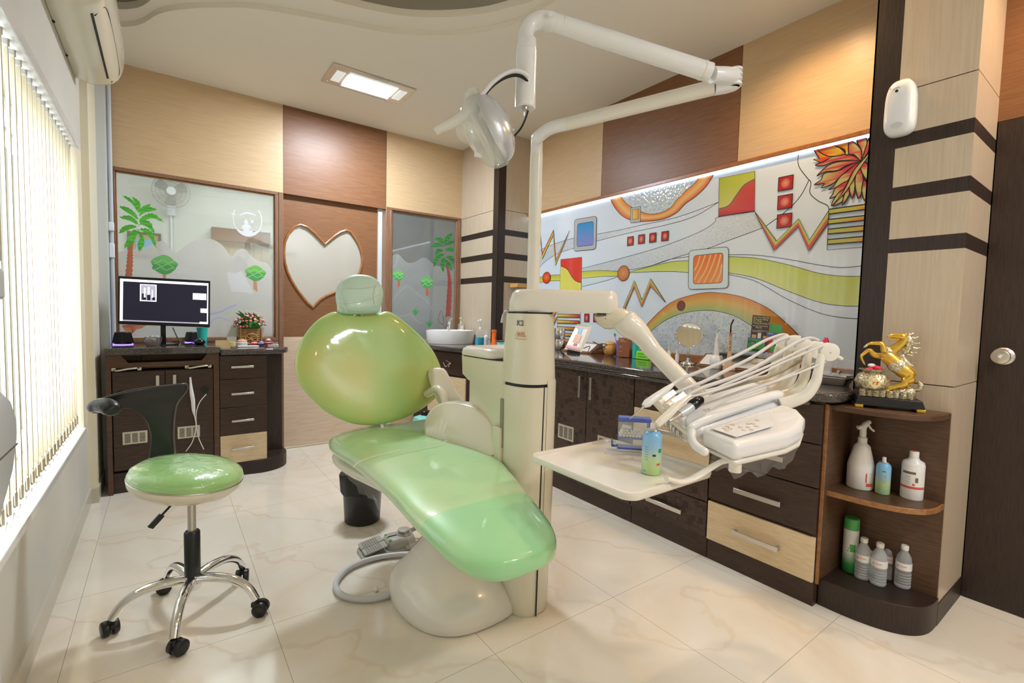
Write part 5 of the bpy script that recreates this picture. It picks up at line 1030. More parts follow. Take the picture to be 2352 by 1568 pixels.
MB().tube([la[0], la[1]], 0.0325, 24).obj('lower_arm', 'ivory_plastic', un)
MB().tube([la[1], (1.566,0.891,0.851), (1.508,0.835,0.854)], [0.034, 0.04, 0.035], 16).obj('lower_joint', 'ivory_plastic', un)
# cuspidor basin and pedestal behind the column
def rbox(x0, x1, y0, y1, z, r): return [(u, v, z) for u, v in rrect(x0, x1, y0, y1, r, 6)]
MB().rings([rbox(1.19, 1.27, 1.55, 1.70, 0.001, .03), rbox(1.19, 1.27, 1.55, 1.70, 0.66, .03), rbox(1.12, 1.26, 1.53, 1.84, 0.69, .05), rbox(1.105, 1.26, 1.52, 1.87, 0.72, .055), rbox(1.105, 1.26, 1.52, 1.87, 0.90, .055), rbox(1.10, 1.26, 1.52, 1.875, 0.915, .055)]).obj('basin_pedestal', 'cream_plastic', un, smooth=0.9)
MB().rings([rbox(1.105, 1.32, 1.53, 1.89, 0.900, .06), rbox(1.092, 1.35, 1.53, 1.925, 0.925, .07), rbox(1.09, 1.36, 1.53, 1.93, 1.008, .07)]).obj('basin_body', 'cream_plastic', un, smooth=0.9)
MB().rings([rbox(1.10, 1.35, 1.60, 1.92, 1.008, .06), rbox(1.10, 1.35, 1.60, 1.92, 1.013, .06)]).obj('basin_seal', 'seal_black', un)
lid = MB().rings([rbox(1.092, 1.355, 1.62, 1.93, 1.013, .07), rbox(1.09, 1.36, 1.615, 1.932, 1.020, .07), rbox(1.094, 1.356, 1.62, 1.928, 1.040, .07), rbox(1.108, 1.34, 1.64, 1.91, 1.052, .06), rbox(1.13, 1.32, 1.66, 1.885, 1.054, .05), rbox(1.15, 1.30, 1.68, 1.86, 1.035, .04), rbox(1.18, 1.27, 1.72, 1.82, 1.022, .03)]).obj('basin_rim', 'ivory_plastic', un, smooth=0.9)
MB().box(1.098, 1.106, 1.556, 1.578, 0.66, 0.86).obj('slot', 'groove_shade', un, bevel=0.002)  # dark strip, its colour painted as the shade inside the pedestal's recess
MB().box(1.088, 1.12, 1.560, 1.62, 0.40, 0.74).obj('side_box', 'cream_plastic', un, bevel=0.006)
tap = [(1.173,1.621,1.164),(1.174,1.624,1.204),(1.164,1.632,1.213),(1.152,1.64,1.203),(1.145,1.642,1.176),(1.144,1.643,1.165)]
MB().tube(spline([(tap[0][0]+0.04, tap[0][1], 1.05)]+tap, 5), 0.0065, 12).obj('rinse_tap', 'steel', un)
# lettering on the cover
tx = Vector((0.66, -0.75, 0)); lo = (1.069,1.449,1.158); tp = Vector(lo)
tp = Vector((1.14,1.543,1.157)); tx = Vector((0.46, -0.89, 0))
def cover_pt(u, z):    # point on the cover surface, u runs round it
    t = math.radians(u); k = lerp(1.0, 0.885, (z-0.945)/0.26); c_, s_ = math.cos(t), math.sin(t)
    return Vector((ucx+.0945*k*math.copysign(abs(c_)**.8, c_), ucy+.1125*k*math.copysign(abs(s_)**.8, s_), z))
def wrap_text(name, body, size, u0, z0, m_, bold=0.0, k=1.0):
    o = text(name, body, size, (0, 0, 0), (1, 0, 0), (0, 1, 0), m_, None, depth=0.0006, bold=bold)
    L_ = wloc(un)
    for v in o.data.vertices:
        x, y, d = v.co.x*k, v.co.y, v.co.z; u = u0+x/0.095*57.3; p_ = cover_pt(u, z0+y); n_ = (p_-Vector((ucx, ucy, p_.z))).normalized(); v.co = p_+n_*(0.001+d)-L_
    o.parent = un; return o
wrap_text('lettering', 'K2', 0.030, 190, 1.158, 'logo_grey', 0.0006)
wrap_text('lettering', 'i', 0.022, 191, 1.121, 'logo_orange', 0.0004); wrap_text('lettering', 'n', 0.030, 186, 1.112, 'off_white', 0.0003)
wrap_text('lettering', 'REL', 0.024, 195, 1.116, 'logo_orange', 0.0004)
b = MB(); ps = [cover_pt(u, 1.106) for u in range(188, 222, 3)]
b.tube([Vector((ucx, ucy, p_.z))+(p_-Vector((ucx, ucy, p_.z)))*1.012 for p_ in ps], 0.0009, 6); b.obj('underline', 'logo_orange', un)
# lamp post and folding lamp arms
pc = (1.215, 1.53); Z = lambda x, y, z: Vector((x, y, z))
MB().lathe([(0.0255, 1.300), (0.0255, 1.845)], (*pc, 0), n=28).obj('lamp_post', 'ivory_plastic', un)
a1 = [(1.197,1.5,1.898),(1.22,1.479,1.923),(1.241,1.452,1.935),(1.269,1.42,1.942)]
bend = spline([Z(*pc, 1.840), Z(*pc, 1.88), Z(*pc, 1.905)]+a1, 5)
MB().tube(bend, 0.0240, 20).obj('post_bend', 'white_plastic', un)
j1 = (1.575,0.966,2.017)
MB().tube([a1[-1], (1.562,0.982,2.009)], [0.0245, 0.0265], 24).obj('lamp_arm', 'ivory_plastic', un)
MB().tube(spline([(1.562,0.982,2.009),(1.588,0.957,2.014),(1.607,0.937,2.021),(1.617,0.924,2.031)], 4), [0.027]*9+[0.026, 0.025, 0.022, 0.015], 20).obj('lower_knuckle', 'white_plastic', un, smooth=1.2)
MB().tube([(1.497,0.949,2.019),(1.534,0.934,2.023),(1.585,0.923,2.033)], [0.026, 0.027, 0.026], 24).obj('joint_housing', 'white_plastic', un, smooth=1.0)
jc = Vector((1.597,0.927,2.032))
b = MB()
for k, (z0, z1) in enumerate(((0.020, 0.030), (0.004, 0.014), (-0.012, -0.002), (-0.030, -0.018))): b.lathe([(0.018, z0), (0.024, z0+0.002), (0.024, z1-0.002), (0.018, z1)], jc, n=24)
b.lathe([(0.017, -0.03), (0.017, 0.03)], jc, n=20); b.obj('hinge', 'white_plastic', un, smooth=0.9)
ua0, ua1 = (1.485,0.952,2.024), (1.038,1.192,2.124)
MB().tube([ua0, ua1], [0.030, 0.0285], 24).obj('spring_arm', 'white_plastic', un)
MB().tube([Vector(ua0)+(Vector(ua1)-Vector(ua0))*0.045, Vector(ua0)+(Vector(ua1)-Vector(ua0))*0.055], 0.0312, 24).obj('cable_tie', 'off_white', un)
MB().tube([Vector(ua1), Vector((1.004,1.211,2.131))], [0.0285, 0.029], 24).ell((1.004,1.211,2.131), (0.031, 0.031, 0.031)).obj('arm_end', 'white_plastic', un, smooth=0.9)
MB().lathe([(0.009, 0), (0.009, 0.004), (0.002, 0.005)], (0.977,1.181,2.129), ax=tuple(-Vector(FW)), n=20).obj('pivot_cap', 'white_plastic', un)
dp = Vector((0.933,1.239,2.051))
nk = spline([Vector((1.008,1.208,2.127)), Vector((0.979,1.223,2.134)), Vector((0.948,1.239,2.116)), Vector((0.932,1.242,2.086)), dp], 5)
MB().tube(nk, [lerp(0.030, 0.0235, i/20) for i in range(21)], 22).obj('lamp_neck', 'white_plastic', un, smooth=1.0)
zt = dp.z
MB().lathe([(0.029, zt+0.012), (0.031, zt+0.008), (0.031, zt-0.022), (0.0325, zt-0.024), (0.0325, zt-0.150), (0.033, zt-0.152), (0.033, zt-0.196), (0.030, zt-0.200)], (dp.x, dp.y, 0), n=30).obj('lamp_sleeve', 'white_plastic', un, smooth=0.6)
sw = Vector((0.919,1.222,1.846)); b = MB().lathe([(0.009, 0), (0.009, -0.006), (0.006, -0.008)], sw, n=16); b.tube([sw, sw+Vector((0.001, 0, -0.024))], 0.0028, 8); b.obj('toggle_switch', 'steel', un)
# lamp head: reflector shell, clear front cover, handles in clear wrap
lh = Vector((0.836,1.29,1.779)); Rv, Uv, Fv = Vector(RX), Vector(UP), Vector(FW)
Aa = (Rv*0.41-Uv*0.91).normalized(); Nn = (Rv*-0.90-Uv*0.40+Fv*0.24).normalized(); Nn = (Nn-Aa*Nn.dot(Aa)).normalized(); Bb = Aa.cross(Nn).normalized()
def half(c, a, b_, h, N_, n=32, m_=9, e=1.0, r1=1.0):
    rs = []
    for i in range(m_+1):
        t = (PI/2)*i/m_; r = max(math.cos(t), 0.02)*r1; z = math.sin(t)*h
        rs.append([c+Aa*(a*r*math.cos(2*PI*j/n))+Bb*(b_*r*math.sin(2*PI*j/n))+N_*z for j in range(n)])
    return rs
head = MB().rings(half(lh-Nn*0.006, 0.112, 0.092, 0.060, -Nn), cap=True).obj('lamp_head', 'silver_plastic', un, smooth=1.2)
MB().rings([[lh+Aa*(0.112*k*math.cos(2*PI*j/40))+Bb*(0.094*k*math.sin(2*PI*j/40))+Nn*h for j in range(40)] for k, h in ((0.99, -0.008), (1.05, -0.008), (1.06, -0.002), (1.05, 0.024), (1.0, 0.030), (0.97, 0.026), (0.98, 0.0))], cap=False).obj('rim', 'lamp_clear', head, smooth=1.0)
MB().rings(half(lh+Nn*0.026, 0.116, 0.097, 0.050, Nn), cap=False).obj('front_cover', 'lamp_clear', head, smooth=1.2)
MB().rings([[lh-Nn*(0.0665-0.02*abs(k))+Aa*(0.035*math.cos(2*PI*j/20)+0.0)+Bb*(0.02*math.sin(2*PI*j/20)) for j in range(20)] for k in (0, 0.05)]).obj('back_badge', 'clear_plastic', head)
MB().rings(half(lh+Nn*0.020, 0.100, 0.082, 0.018, -Nn), cap=False).obj('reflector', 'mirror_glass', head, smooth=1.2)
MB().lathe([(0.036, 0), (0.036, 0.010), (0.030, 0.014)], lh+Nn*0.062+Aa*0.01, ax=Nn, n=24).obj('bulb_shield', 'mirror_glass', head)
MB().tube(spline([(0.763,1.272,1.822),(0.739,1.276,1.796),(0.702,1.288,1.766),(0.665,1.301,1.741),(0.655,1.308,1.732)], 4), [0.016, 0.018, 0.018, 0.017, 0.016, 0.016, 0.015, 0.015, 0.015, 0.015, 0.014, 0.014, 0.013, 0.013, 0.012, 0.012, 0.006], 16).obj('handle', 'lamp_clear', head, smooth=1.0)
MB().tube([(0.785,1.282,1.839),(0.758,1.288,1.813)], 0.019, 16).obj('tilt_knob', 'ivory_plastic', head)
MB().tube([(0.792,1.33,1.89),(0.794,1.314,1.863)], [0.024, 0.022], 16).obj('top_cap', 'lamp_clear', head)
MB().tube([(0.797,1.275,1.688),(0.776,1.278,1.688)], 0.009, 12).obj('lower_knob', 'white_plastic', head)
MB().tube([(0.749,1.277,1.751),(0.736,1.274,1.734)], [0.032, 0.032], 20).obj('side_disc', 'clear_plastic', head)
MB().tube([(0.899,1.27,1.785),(0.908,1.263,1.782)], [0.008, 0.008], 12).obj('pivot_knob', 'white_plastic', head)
yk = [(0.92,1.213,1.934),(0.902,1.217,1.944),(0.877,1.228,1.945),(0.847,1.243,1.931),(0.817,1.257,1.904),(0.797,1.269,1.874),(0.787,1.281,1.846)]
y2 = [(0.915,1.206,1.925),(0.897,1.21,1.934),(0.872,1.221,1.932),(0.845,1.234,1.917),(0.817,1.246,1.888),(0.798,1.258,1.859),(0.787,1.27,1.828)]
MB().tube(spline(yk, 5), 0.0165, 16, flat=0.45, up=(0.2, -0.3, 1)).obj('yoke', 'white_plastic', un, smooth=1.0)
MB().tube([v+Vector((0, 0, -0.012)) for v in spline(yk, 5)], 0.0045, 8).obj('yoke_cable', 'seal_black', un)
MB().tube(spline([(0.939,1.232,1.845),(0.931,1.236,1.816),(0.919,1.243,1.787),(0.901,1.254,1.762)], 5), 0.0032, 8).obj('lamp_cable', 'seal_black', un)
# ------------------------------------------------------------ instrument head
hd0 = [(1.381,1.032,0.924),(1.284,0.85,0.859),(1.305,0.811,0.876),(1.708,0.768,0.919),(1.908,0.897,0.954),(1.851,0.989,0.963)]
def slab(name, top, dz, material, parent, bev=0.012, seg=4):
    top = [Vector(v) for v in top]
    return MB().rings([[v-Vector((0, 0, dz)) for v in top], top]).obj(name, material, parent, bevel=bev, seg=seg, smooth=1.0)
hb_ = slab('instrument_head', hd0, 0.050, 'white_plastic', un, 0.018)
pt = [(1.287,0.799,0.875),(1.252,0.675,0.864),(1.328,0.657,0.87),(1.461,0.629,0.879),(1.53,0.623,0.89),(1.593,0.64,0.91),(1.649,0.687,0.923),(1.689,0.757,0.921)]
pn_ = slab('control_panel', pt, 0.052, 'white_plastic', un, 0.016)
lower = [Vector(v)-Vector((0, 0, 0.052)) for v in pt]; cl = sum(lower, Vector())/len(lower)
MB().rings([lower, [cl+(v-cl)*0.93-Vector((0, 0, 0.016)) for v in lower]]).obj('panel_base', 'ivory_plastic', un, bevel=0.006)
# raised ridge across the head
rg = [(1.271,0.841,0.869),(1.326,0.833,0.885),(1.414,0.82,0.903),(1.561,0.801,0.927),(1.681,0.789,0.944),(1.737,0.786,0.943)]
MB().tube(spline(rg, 4), [0.014]+[0.022]*19+[0.012], 16, flat=0.8).obj('ridge', 'white_plastic', hb_, smooth=1.2)
# raised key field and keys
kf = [(1.296,0.774,0.883),(1.285,0.689,0.877),(1.446,0.666,0.894),(1.555,0.73,0.913)]
kf = [Vector(v)-Vector((0, 0, 0.0035)) for v in kf]
MB().rings([kf, [v+Vector((0, 0, 0.0015)) for v in kf]]).obj('key_field', 'white_plastic', pn_, bevel=0.001)
kn_ = (kf[1]-kf[0]).cross(kf[3]-kf[0]).normalized(); kn_ = kn_ if kn_.z > 0 else -kn_
def kp(u, v): a = kf[0].lerp(kf[3], u); b_ = kf[1].lerp(kf[2], u); return a.lerp(b_, v)+Vector((0, 0, 0.002))
for u, v in ((.12, .28), (.18, .40), (.10, .45), (.20, .22), (.34, .5), (.32, .75), (.46, .62), (.52, .42), (.60, .5), (.45, .85), (.62, .72), (.72, .35), (.30, .2)):
    MB().lathe([(0.0042, 0), (0.0042, 0.001), (0.002, 0.0014)], kp(u, v), ax=kn_, n=14, sx=1.5).obj('key', 'steel' if (u*100) % 2 else 'brass_tint', pn_)
# wrinkled film over the head
b = MB(); rows = []
rnd = random.Random(5)
for i in range(15):
    u = i/14; row = []
    for j in range(7): v = -0.08+1.15*j/6; q = kp(u*1.12-0.08, v)+Vector((0, 0, 0.004+0.005*rnd.random())); row.append(q)
    rows.append(row)
for i in range(14):
    for j in range(6): b.add([rows[i][j], rows[i+1][j], rows[i+1][j+1], rows[i][j+1]], [(0, 1, 2, 3)])
b.obj('film_wrap', 'plastic_film', pn_, smooth=0)
b = MB(); e = [(1.253,0.722,0.838),(1.259,0.673,0.823),(1.312,0.653,0.815),(1.382,0.639,0.81),(1.448,0.628,0.813),(1.5,0.615,0.825)]; rows = []
for i, q in enumerate(spline(e, 3)):
    q = Vector(q); k = i*0.9; rows.append([q+Vector((0, 0, 0.01)), q+Vector((0.005*math.sin(k), 0.01, -0.012)), q+Vector((0.012*math.sin(k*2), 0.02, -0.026-0.014*abs(math.sin(k*1.3)))), q+Vector((0.01*math.cos(k*2), 0.03, -0.034-0.028*abs(math.sin(k*0.8+1))))])
for i in range(len(rows)-1):
    for j in range(3): b.add([rows[i][j], rows[i+1][j], rows[i+1][j+1], rows[i][j+1]], [(0, 1, 2, 3)])
b.obj('film_edge', 'plastic_film', pn_, smooth=0)
# handle and small valves on the front
MB().tube(spline([(1.265,0.815,0.867),(1.246,0.803,0.851),(1.232,0.781,0.837),(1.225,0.755,0.83),(1.216,0.736,0.829)], 4), [0.0125]*13+[0.0125, 0.012, 0.011, 0.007], 16).obj('grab_handle', 'white_plastic', un, smooth=1.1)
for q in [(1.299,0.926,0.867),(1.294,0.905,0.86),(1.292,0.893,0.855),(1.284,0.874,0.85),(1.282,0.85,0.849)]: MB().lathe([(0.0065, 0.004), (0.007, 0), (0.007, -0.014), (0.0055, -0.016)], q, n=12).obj('valve_knob', 'steel', hb_)
fb = [(1.334,1.016,0.927),(1.297,0.93,0.894),(1.276,0.843,0.859),(1.275,0.819,0.851)]
MB().tube(spline(fb, 3), 0.012, 10, flat=0.7).obj('front_lip', 'cream_plastic', hb_, smooth=1.0)
# five whip arms with round hose guides
disc = [(1.823,0.672,1.1),(1.877,0.732,1.101),(1.918,0.789,1.107),(1.962,0.844,1.115),(2.006,0.899,1.117)]
dax = (Vector(disc[0])-Vector(disc[4])).normalized()
arms = ([(1.708,0.768,0.912),(1.763,0.717,0.945),(1.788,0.696,0.99),(1.794,0.689,1.038),(1.804,0.685,1.093)], [(1.773,0.807,0.924),(1.825,0.771,0.951),(1.845,0.754,0.999),(1.849,0.749,1.059),(1.855,0.747,1.096)], [(1.824,0.858,0.935),(1.874,0.824,0.967),(1.891,0.809,1.021),(1.894,0.804,1.073),(1.901,0.801,1.1)], [(1.863,0.917,0.944),(1.922,0.875,0.968),(1.937,0.862,1.016),(1.94,0.857,1.067),(1.946,0.855,1.104)], [(1.898,0.978,0.947),(1.968,0.929,0.97),(1.981,0.917,1.027),(1.985,0.912,1.082),(1.992,0.909,1.108)])
for i, (c_, pa) in enumerate(zip(disc, arms)):
    ar_ = MB().tube(spline(pa, 5), [lerp(0.024, 0.0125, k/20) for k in range(21)], 14, flat=0.75, up=tuple(dax)).obj('whip_arm', 'cream_plastic' if i else 'ivory_plastic', un, smooth=1.2)
    rd = 0.0305
    MB().lathe([(0.004, 0.0125), (rd*0.8, 0.012), (rd, 0.010), (rd, 0.007), (rd*0.86, 0.005), (rd*0.86, -0.007), (rd, -0.009), (rd, -0.012), (rd*.4, -0.013)], c_, ax=dax, n=30).obj('hose_guide', 'ivory_plastic', ar_, smooth=0.7)
    if i == 0:
        MB().lathe([(0.004, 0), (0.004, 0.001), (0.002, 0.002)], Vector(c_)+dax*0.0125, ax=dax, n=14).obj('screw', 'tube_grey', ar_)
        q = [(1.844,0.655,1.086),(1.859,0.644,1.077)]; MB().tube(q, 0.006, 10).obj('stop_pin', 'ivory_plastic', ar_)
# hoses
HS = [([(2.015,0.894,1.144),(1.99,0.9,1.147),(1.955,0.913,1.138),(1.889,0.922,1.121),(1.727,0.926,1.076),(1.573,0.925,1.043),(1.416,0.914,1.019),(1.34,0.906,1.009),(1.27,0.894,0.993)], .0058, 'tube_grey'),
      ([(1.982,0.831,1.14),(1.956,0.85,1.141),(1.864,0.866,1.121),(1.712,0.874,1.068),(1.577,0.883,1.031),(1.447,0.889,0.997),(1.364,0.899,0.978),(1.311,0.912,0.962)], .0060, 'tube_grey'),
      ([(1.961,0.759,1.131),(1.938,0.777,1.14),(1.881,0.793,1.127),(1.75,0.811,1.08),(1.612,0.821,1.036),(1.5,0.839,1.007),(1.377,0.865,0.978),(1.32,0.88,0.955)], .0062, 'tube_grey'),
      ([(1.896,0.719,1.125),(1.878,0.732,1.123),(1.794,0.754,1.096),(1.65,0.782,1.05),(1.51,0.807,1.012),(1.396,0.814,0.988),(1.331,0.81,0.968)], .0045, 'tube_grey'),
      ([(1.819,0.677,1.123),(1.802,0.688,1.117),(1.646,0.725,1.072),(1.492,0.759,1.022),(1.356,0.793,0.987),(1.295,0.812,0.974),(1.263,0.823,0.969)], .0035, 'tube_grey'),
      ([(1.916,0.787,1.064),(1.78,0.821,1.01),(1.598,0.852,0.98),(1.468,0.871,0.96),(1.385,0.88,0.94)], .0058, 'tube_taupe'),
      ([(1.992,0.893,1.071),(1.898,0.91,1.038),(1.715,0.917,1.0),(1.562,0.928,0.976),(1.428,0.925,0.963)], .005, 'tube_grey'),
      ([(1.869,0.734,1.053),(1.707,0.786,0.994),(1.549,0.825,0.964),(1.431,0.847,0.941),(1.376,0.85,0.933)], .0038, 'tube_grey'),
      ([(1.814,0.676,1.065),(1.666,0.731,1.015),(1.531,0.777,0.976),(1.417,0.808,0.943),(1.363,0.821,0.92)], .0035, 'tube_grey')]
for pts, r, m_ in HS: MB().tube(spline(pts, 5), r, 10).obj('hose', m_, un, smooth=1.2)
# syringe in film, two holders, turbine, micro motor
hp1 = MB().tube([(1.272,0.893,0.995),(1.243,0.894,0.981),(1.199,0.9,0.961),(1.166,0.904,0.944),(1.153,0.907,0.937)], [0.006, 0.0105, 0.0115, 0.013, 0.007], 14).obj('air_water_syringe', 'white_plastic', un, smooth=1.0)
MB().tube([(1.156,0.905,0.939),(1.141,0.909,0.926),(1.11,0.918,0.903),(1.107,0.919,0.9)], [0.0045, 0.003, 0.0022, 0.001], 8).obj('nozzle', 'steel', hp1)
b = MB()
for t_ in range(6):
    q = Vector((1.168,0.903,0.946))+Vector((0.010*math.cos(t_*1.1), 0.010*math.sin(t_*1.7), 0.004*math.sin(t_*2))); b.add([q, q+Vector((0.02*math.cos(t_), 0.012, 0.012*math.sin(t_))), q+Vector((0.006, -0.01, 0.012))], [(0, 1, 2)])
b.obj('film_sleeve', 'plastic_film', hp1, smooth=0)
for a_, b_ in (((1.309,0.913,0.964), (1.245,0.909,0.943)), ((1.318,0.882,0.961), (1.251,0.879,0.939))):
    h_ = MB().tube([a_, b_], 0.013, 4).obj('instrument_holder', 'steel', un, smooth=0, bevel=0.002); MB().tube([Vector(a_)+(Vector(b_)-Vector(a_))*0.9, Vector(a_)+(Vector(b_)-Vector(a_))*1.3], 0.010, 12).obj('socket', 'ivory_plastic', h_)
MB().tube([(1.263,0.823,0.973),(1.237,0.829,0.958),(1.22,0.834,0.946),(1.205,0.838,0.934),(1.182,0.841,0.919),(1.159,0.845,0.905),(1.144,0.849,0.893)], [0.005, 0.008, 0.011, 0.012, 0.0125, 0.0118, 0.010], 16).obj('turbine_handpiece', 'ivory_plastic', un, smooth=1.0)
mo = MB().tube([(1.272,0.815,0.947),(1.238,0.82,0.93),(1.214,0.824,0.921)], [0.0135, 0.0135, 0.011], 18).obj('micro_motor', 'silver_plastic', un, smooth=0.8)
MB().tube([(1.304,0.811,0.962),(1.294,0.812,0.957),(1.267,0.816,0.946),(1.26,0.817,0.942)], [0.008, 0.0155, 0.0165, 0.015], 18).obj('rear_cap', 'black_gloss', mo, smooth=0.8)
b = MB(); p0, p1 = Vector((1.303,0.812,0.962)), Vector((1.326,0.808,0.97))
for i in range(8): q = p0.lerp(p1, i/8); b.tube([q, q.lerp(p1, 0.09)], 0.0068-0.0003*i, 12)
b.tube([p0, p1], 0.005, 10); b.obj('bend_relief', 'off_white', mo)
MB().tube([(1.215,0.824,0.921),(1.201,0.827,0.913),(1.191,0.831,0.908),(1.178,0.833,0.903)], [0.0095, 0.0075, 0.006, 0.004], 14).obj('spindle', 'steel', mo, smooth=0.7)
wg = [(1.285,0.83,0.935),(1.326,0.824,0.924),(1.349,0.818,0.911),(1.254,0.824,0.889),(1.249,0.828,0.902)]
MB().rings([[Vector(v)-Vector((0, 0, 0.02))+Vector((0.012, 0.015, 0)) for v in wg], [Vector(v) for v in wg]]).obj('rest_pad', 'tube_grey', hb_, bevel=0.004)
# tray on its bent arm
st_ = [(1.29,0.693,0.813),(1.29,0.691,0.775)]
MB().lathe([(0.016, 0), (0.0175, 0.002), (0.0175, 0.055)], (st_[1][0], st_[1][1], st_[1][2]), n=20).obj('tray_pivot', 'ivory_plastic', un)
MB().lathe([(0.018, 0), (0.018, 0.004)], (st_[1][0], st_[1][1], st_[1][2]+0.026), n=20).obj('pivot_ring', 'seal_black', un)
MB().tube(spline([(1.294,0.69,0.803),(1.272,0.712,0.803),(1.254,0.73,0.789),(1.217,0.749,0.765),(1.179,0.758,0.753),(1.137,0.764,0.753),(1.1,0.779,0.765)], 5), 0.013, 14, flat=0.55, up=(0, 0, 1)).obj('tray_arm', 'ivory_plastic', un, smooth=1.0)
tz = 0.738
b = MB(); R_t = lambda g, z, r: [(u, v, z) for u, v in rrect(0.945+g, 1.340-g, 0.770+g, 1.200-g, r, 6)]
b.rings([R_t(0.02, tz-0.014, .03), R_t(0.004, tz-0.008, .04), R_t(0.0, tz+0.004, .045), R_t(0.003, tz+0.012, .042), R_t(0.010, tz+0.013, .036), R_t(0.016, tz+0.004, .03), R_t(0.03, tz+0.003, .022)]); b.obj('tray', 'ivory_plastic', un, smooth=0.9)

# ------------------------------------------------------------ things on the computer cabinet
mo_ = thing('computer_monitor', 'wide black computer monitor showing an x-ray picture on a dark screen', 'monitor', (0.01, 4.10, 0.932))
A = [Vector(v) for v in [(-0.243,4.06,1.39),(0.266,4.02,1.386),(0.26,4.02,1.055),(-0.251,4.06,1.074)]]
u_ = A[1]-A[0]; v_m = A[3]-A[0]; nb = u_.cross(v_m).normalized(); nb = nb if nb.y < 0 else -nb
def MP(u, v, d=0.0): return A[0].lerp(A[1], u).lerp(A[3].lerp(A[2], u), v)+nb*d
def mquad(b, u0, u1, v0, v1, d0, d1, mi=0): return b.rings([[MP(u0, v0, d0), MP(u1, v0, d0), MP(u1, v1, d0), MP(u0, v1, d0)], [MP(u0, v0, d1), MP(u1, v0, d1), MP(u1, v1, d1), MP(u0, v1, d1)]], mi)
mquad(MB(), 0, 1, 0, 1, -0.022, 0.0).obj('bezel', 'black_gloss', mo_, bevel=0.004)
sb = MB(); mquad(sb, .022, .978, .055, .93, 0.0002, 0.001, 0); scn = sb.obj('screen', 'screen_dark', mo_, smooth=0)
b = MB()
for q in ((.022, .978, .055, .105), (.022, .052, .055, .93), (.965, .978, .055, .93), (.80, .955, .28, .415), (.89, .978, .60, .69), (.88, .965, .885, .93)): mquad(b, *q, 0.0011, 0.0014)
b.obj('program_window', 'screen_white', scn, smooth=0)
b = MB(); mquad(b, .05, .88, .905, .93, 0.0011, 0.0014); b.obj('taskbar', 'screen_grey', scn, smooth=0)
b = MB(); mquad(b, .225, .40, .145, .50, 0.0011, 0.0014); b.obj('xray_border', 'screen_white', scn, smooth=0)
b = MB(); mquad(b, .235, .39, .16, .485, 0.0015, 0.0018, 0)
for q in ((.245, .29, .34, .47), (.30, .335, .36, .475), (.355, .385, .41, .47)): mquad(b, *q, 0.0019, 0.0022, 1)
for q in ((.265, .285, .22, .42), (.305, .325, .20, .36), (.35, .36, .26, .42)): mquad(b, *q, 0.0019, 0.0022, 2)
b.obj('xray', ['screen_grey', 'screen_dark', 'screen_white'], scn, smooth=0)
b = MB(); b.tube([MP(.47, .5, -0.02), MP(.47, 1.1, -0.03), (MP(.47, 1, -0.03).x, 4.09, 0.94)], 0.015, 12); b.obj('stand_neck', 'black_plastic', mo_)
MB().lathe([(0.09, 0), (0.09, 0.006), (0.03, 0.014)], (MP(.47, 1).x, 4.11, 0.9325), n=28).obj('stand_base', 'black_gloss', mo_)
mquad(MB(), .25, .75, .25, .8, -0.045, -0.022).obj('rear_housing', 'black_plastic', mo_, bevel=0.01)
MB().tube([(0.048,4.293,1.044),(0.068,4.274,0.987),(0.093,4.252,0.924)], 0.004, 8).obj('cable', 'black_plastic', mo_)
for (x, yb, yt, w), lb, rz in (((283, 792, 762, 36), 'small black speaker with violet light ring left of the monitor', 0), ((443, 789, 762, 26), 'small black speaker with violet light ring behind the turquoise cup', 0)):
    bx = {283: (-0.23,4.165,0.932,0.0858,0.0436), 443: (0.164,4.313,0.932,0.0787,0.0354)}[x]
    t = thing('computer_speaker', lb, 'speaker', bx[:3], 'small black desk speakers'); X_, Y_2, Z_, h, w_ = bx
    MB().lathe([(w_*1.35, 0.012), (w_*1.38, 0.016), (w_*1.05, h*0.98), (w_*0.9, h)], (X_, Y_2, Z_), n=4, ax=None).obj('body', 'black_plastic', t, bevel=0.006)
    MB().lathe([(w_*1.28, 0.001), (w_*1.28, 0.005)], (X_, Y_2, Z_), n=28).obj('light_ring', 'violet_led', t); MB().lathe([(w_*1.1, 0.005), (w_*1.1, 0.012)], (X_, Y_2, Z_), n=28).obj('foot', 'black_gloss', t)
X_, Y_2, Z_, h, w_ = (-0.064,3.987,0.932,0.0583,0.0489)
t = thing('steel_bowl', 'small steel bowl with cables on the computer top', 'bowl', (X_, Y_2, Z_))
MB().lathe([(w_*0.7, 0.0005), (w_*0.95, h*.5), (w_, h), (w_*1.08, h), (w_*.92, h*.9), (w_*.7, 0.006), (0.002, 0.006)], (X_, Y_2, Z_), n=32).obj('bowl', 'steel', t)
b = MB(); rr_ = random.Random(2)
for k in range(4): b.tube(spline([(X_+rr_.uniform(-.03, .03), Y_2+rr_.uniform(-.03, .03), Z_+h+rr_.uniform(-0.004, .012)) for _ in range(5)], 5), 0.0028, 6)
b.obj('coiled_lead', 'tube_grey', t)
tag(MB().tube(spline([(0.04,4.192,0.941),(0.078,4.165,0.952),(0.115,4.088,0.934),(0.167,4.1,0.945),(0.21,4.169,0.959),(0.237,4.175,0.965)], 5), 0.003, 6).obj('mouse_cable', 'black_plastic'), 'thin dark cable lying between the steel bowl and the mouse', 'cable')
tag(MB().tube(spline([(-0.11,4.152,0.928),(-0.121,4.122,0.906),(-0.131,4.126,0.861),(-0.138,4.123,0.757),(-0.127,4.108,0.653)], 5), 0.0016, 6).obj('hanging_lead', 'black_plastic'), 'thin black lead hanging down the front of the computer cabinet', 'cable')
X_, Y_2, Z_, h, w_ = (0.201,4.052,0.932,0.0435,0.0351)
t = thing('computer_mouse', 'black computer mouse near the front edge of the computer top', 'mouse', (X_, Y_2, Z_))
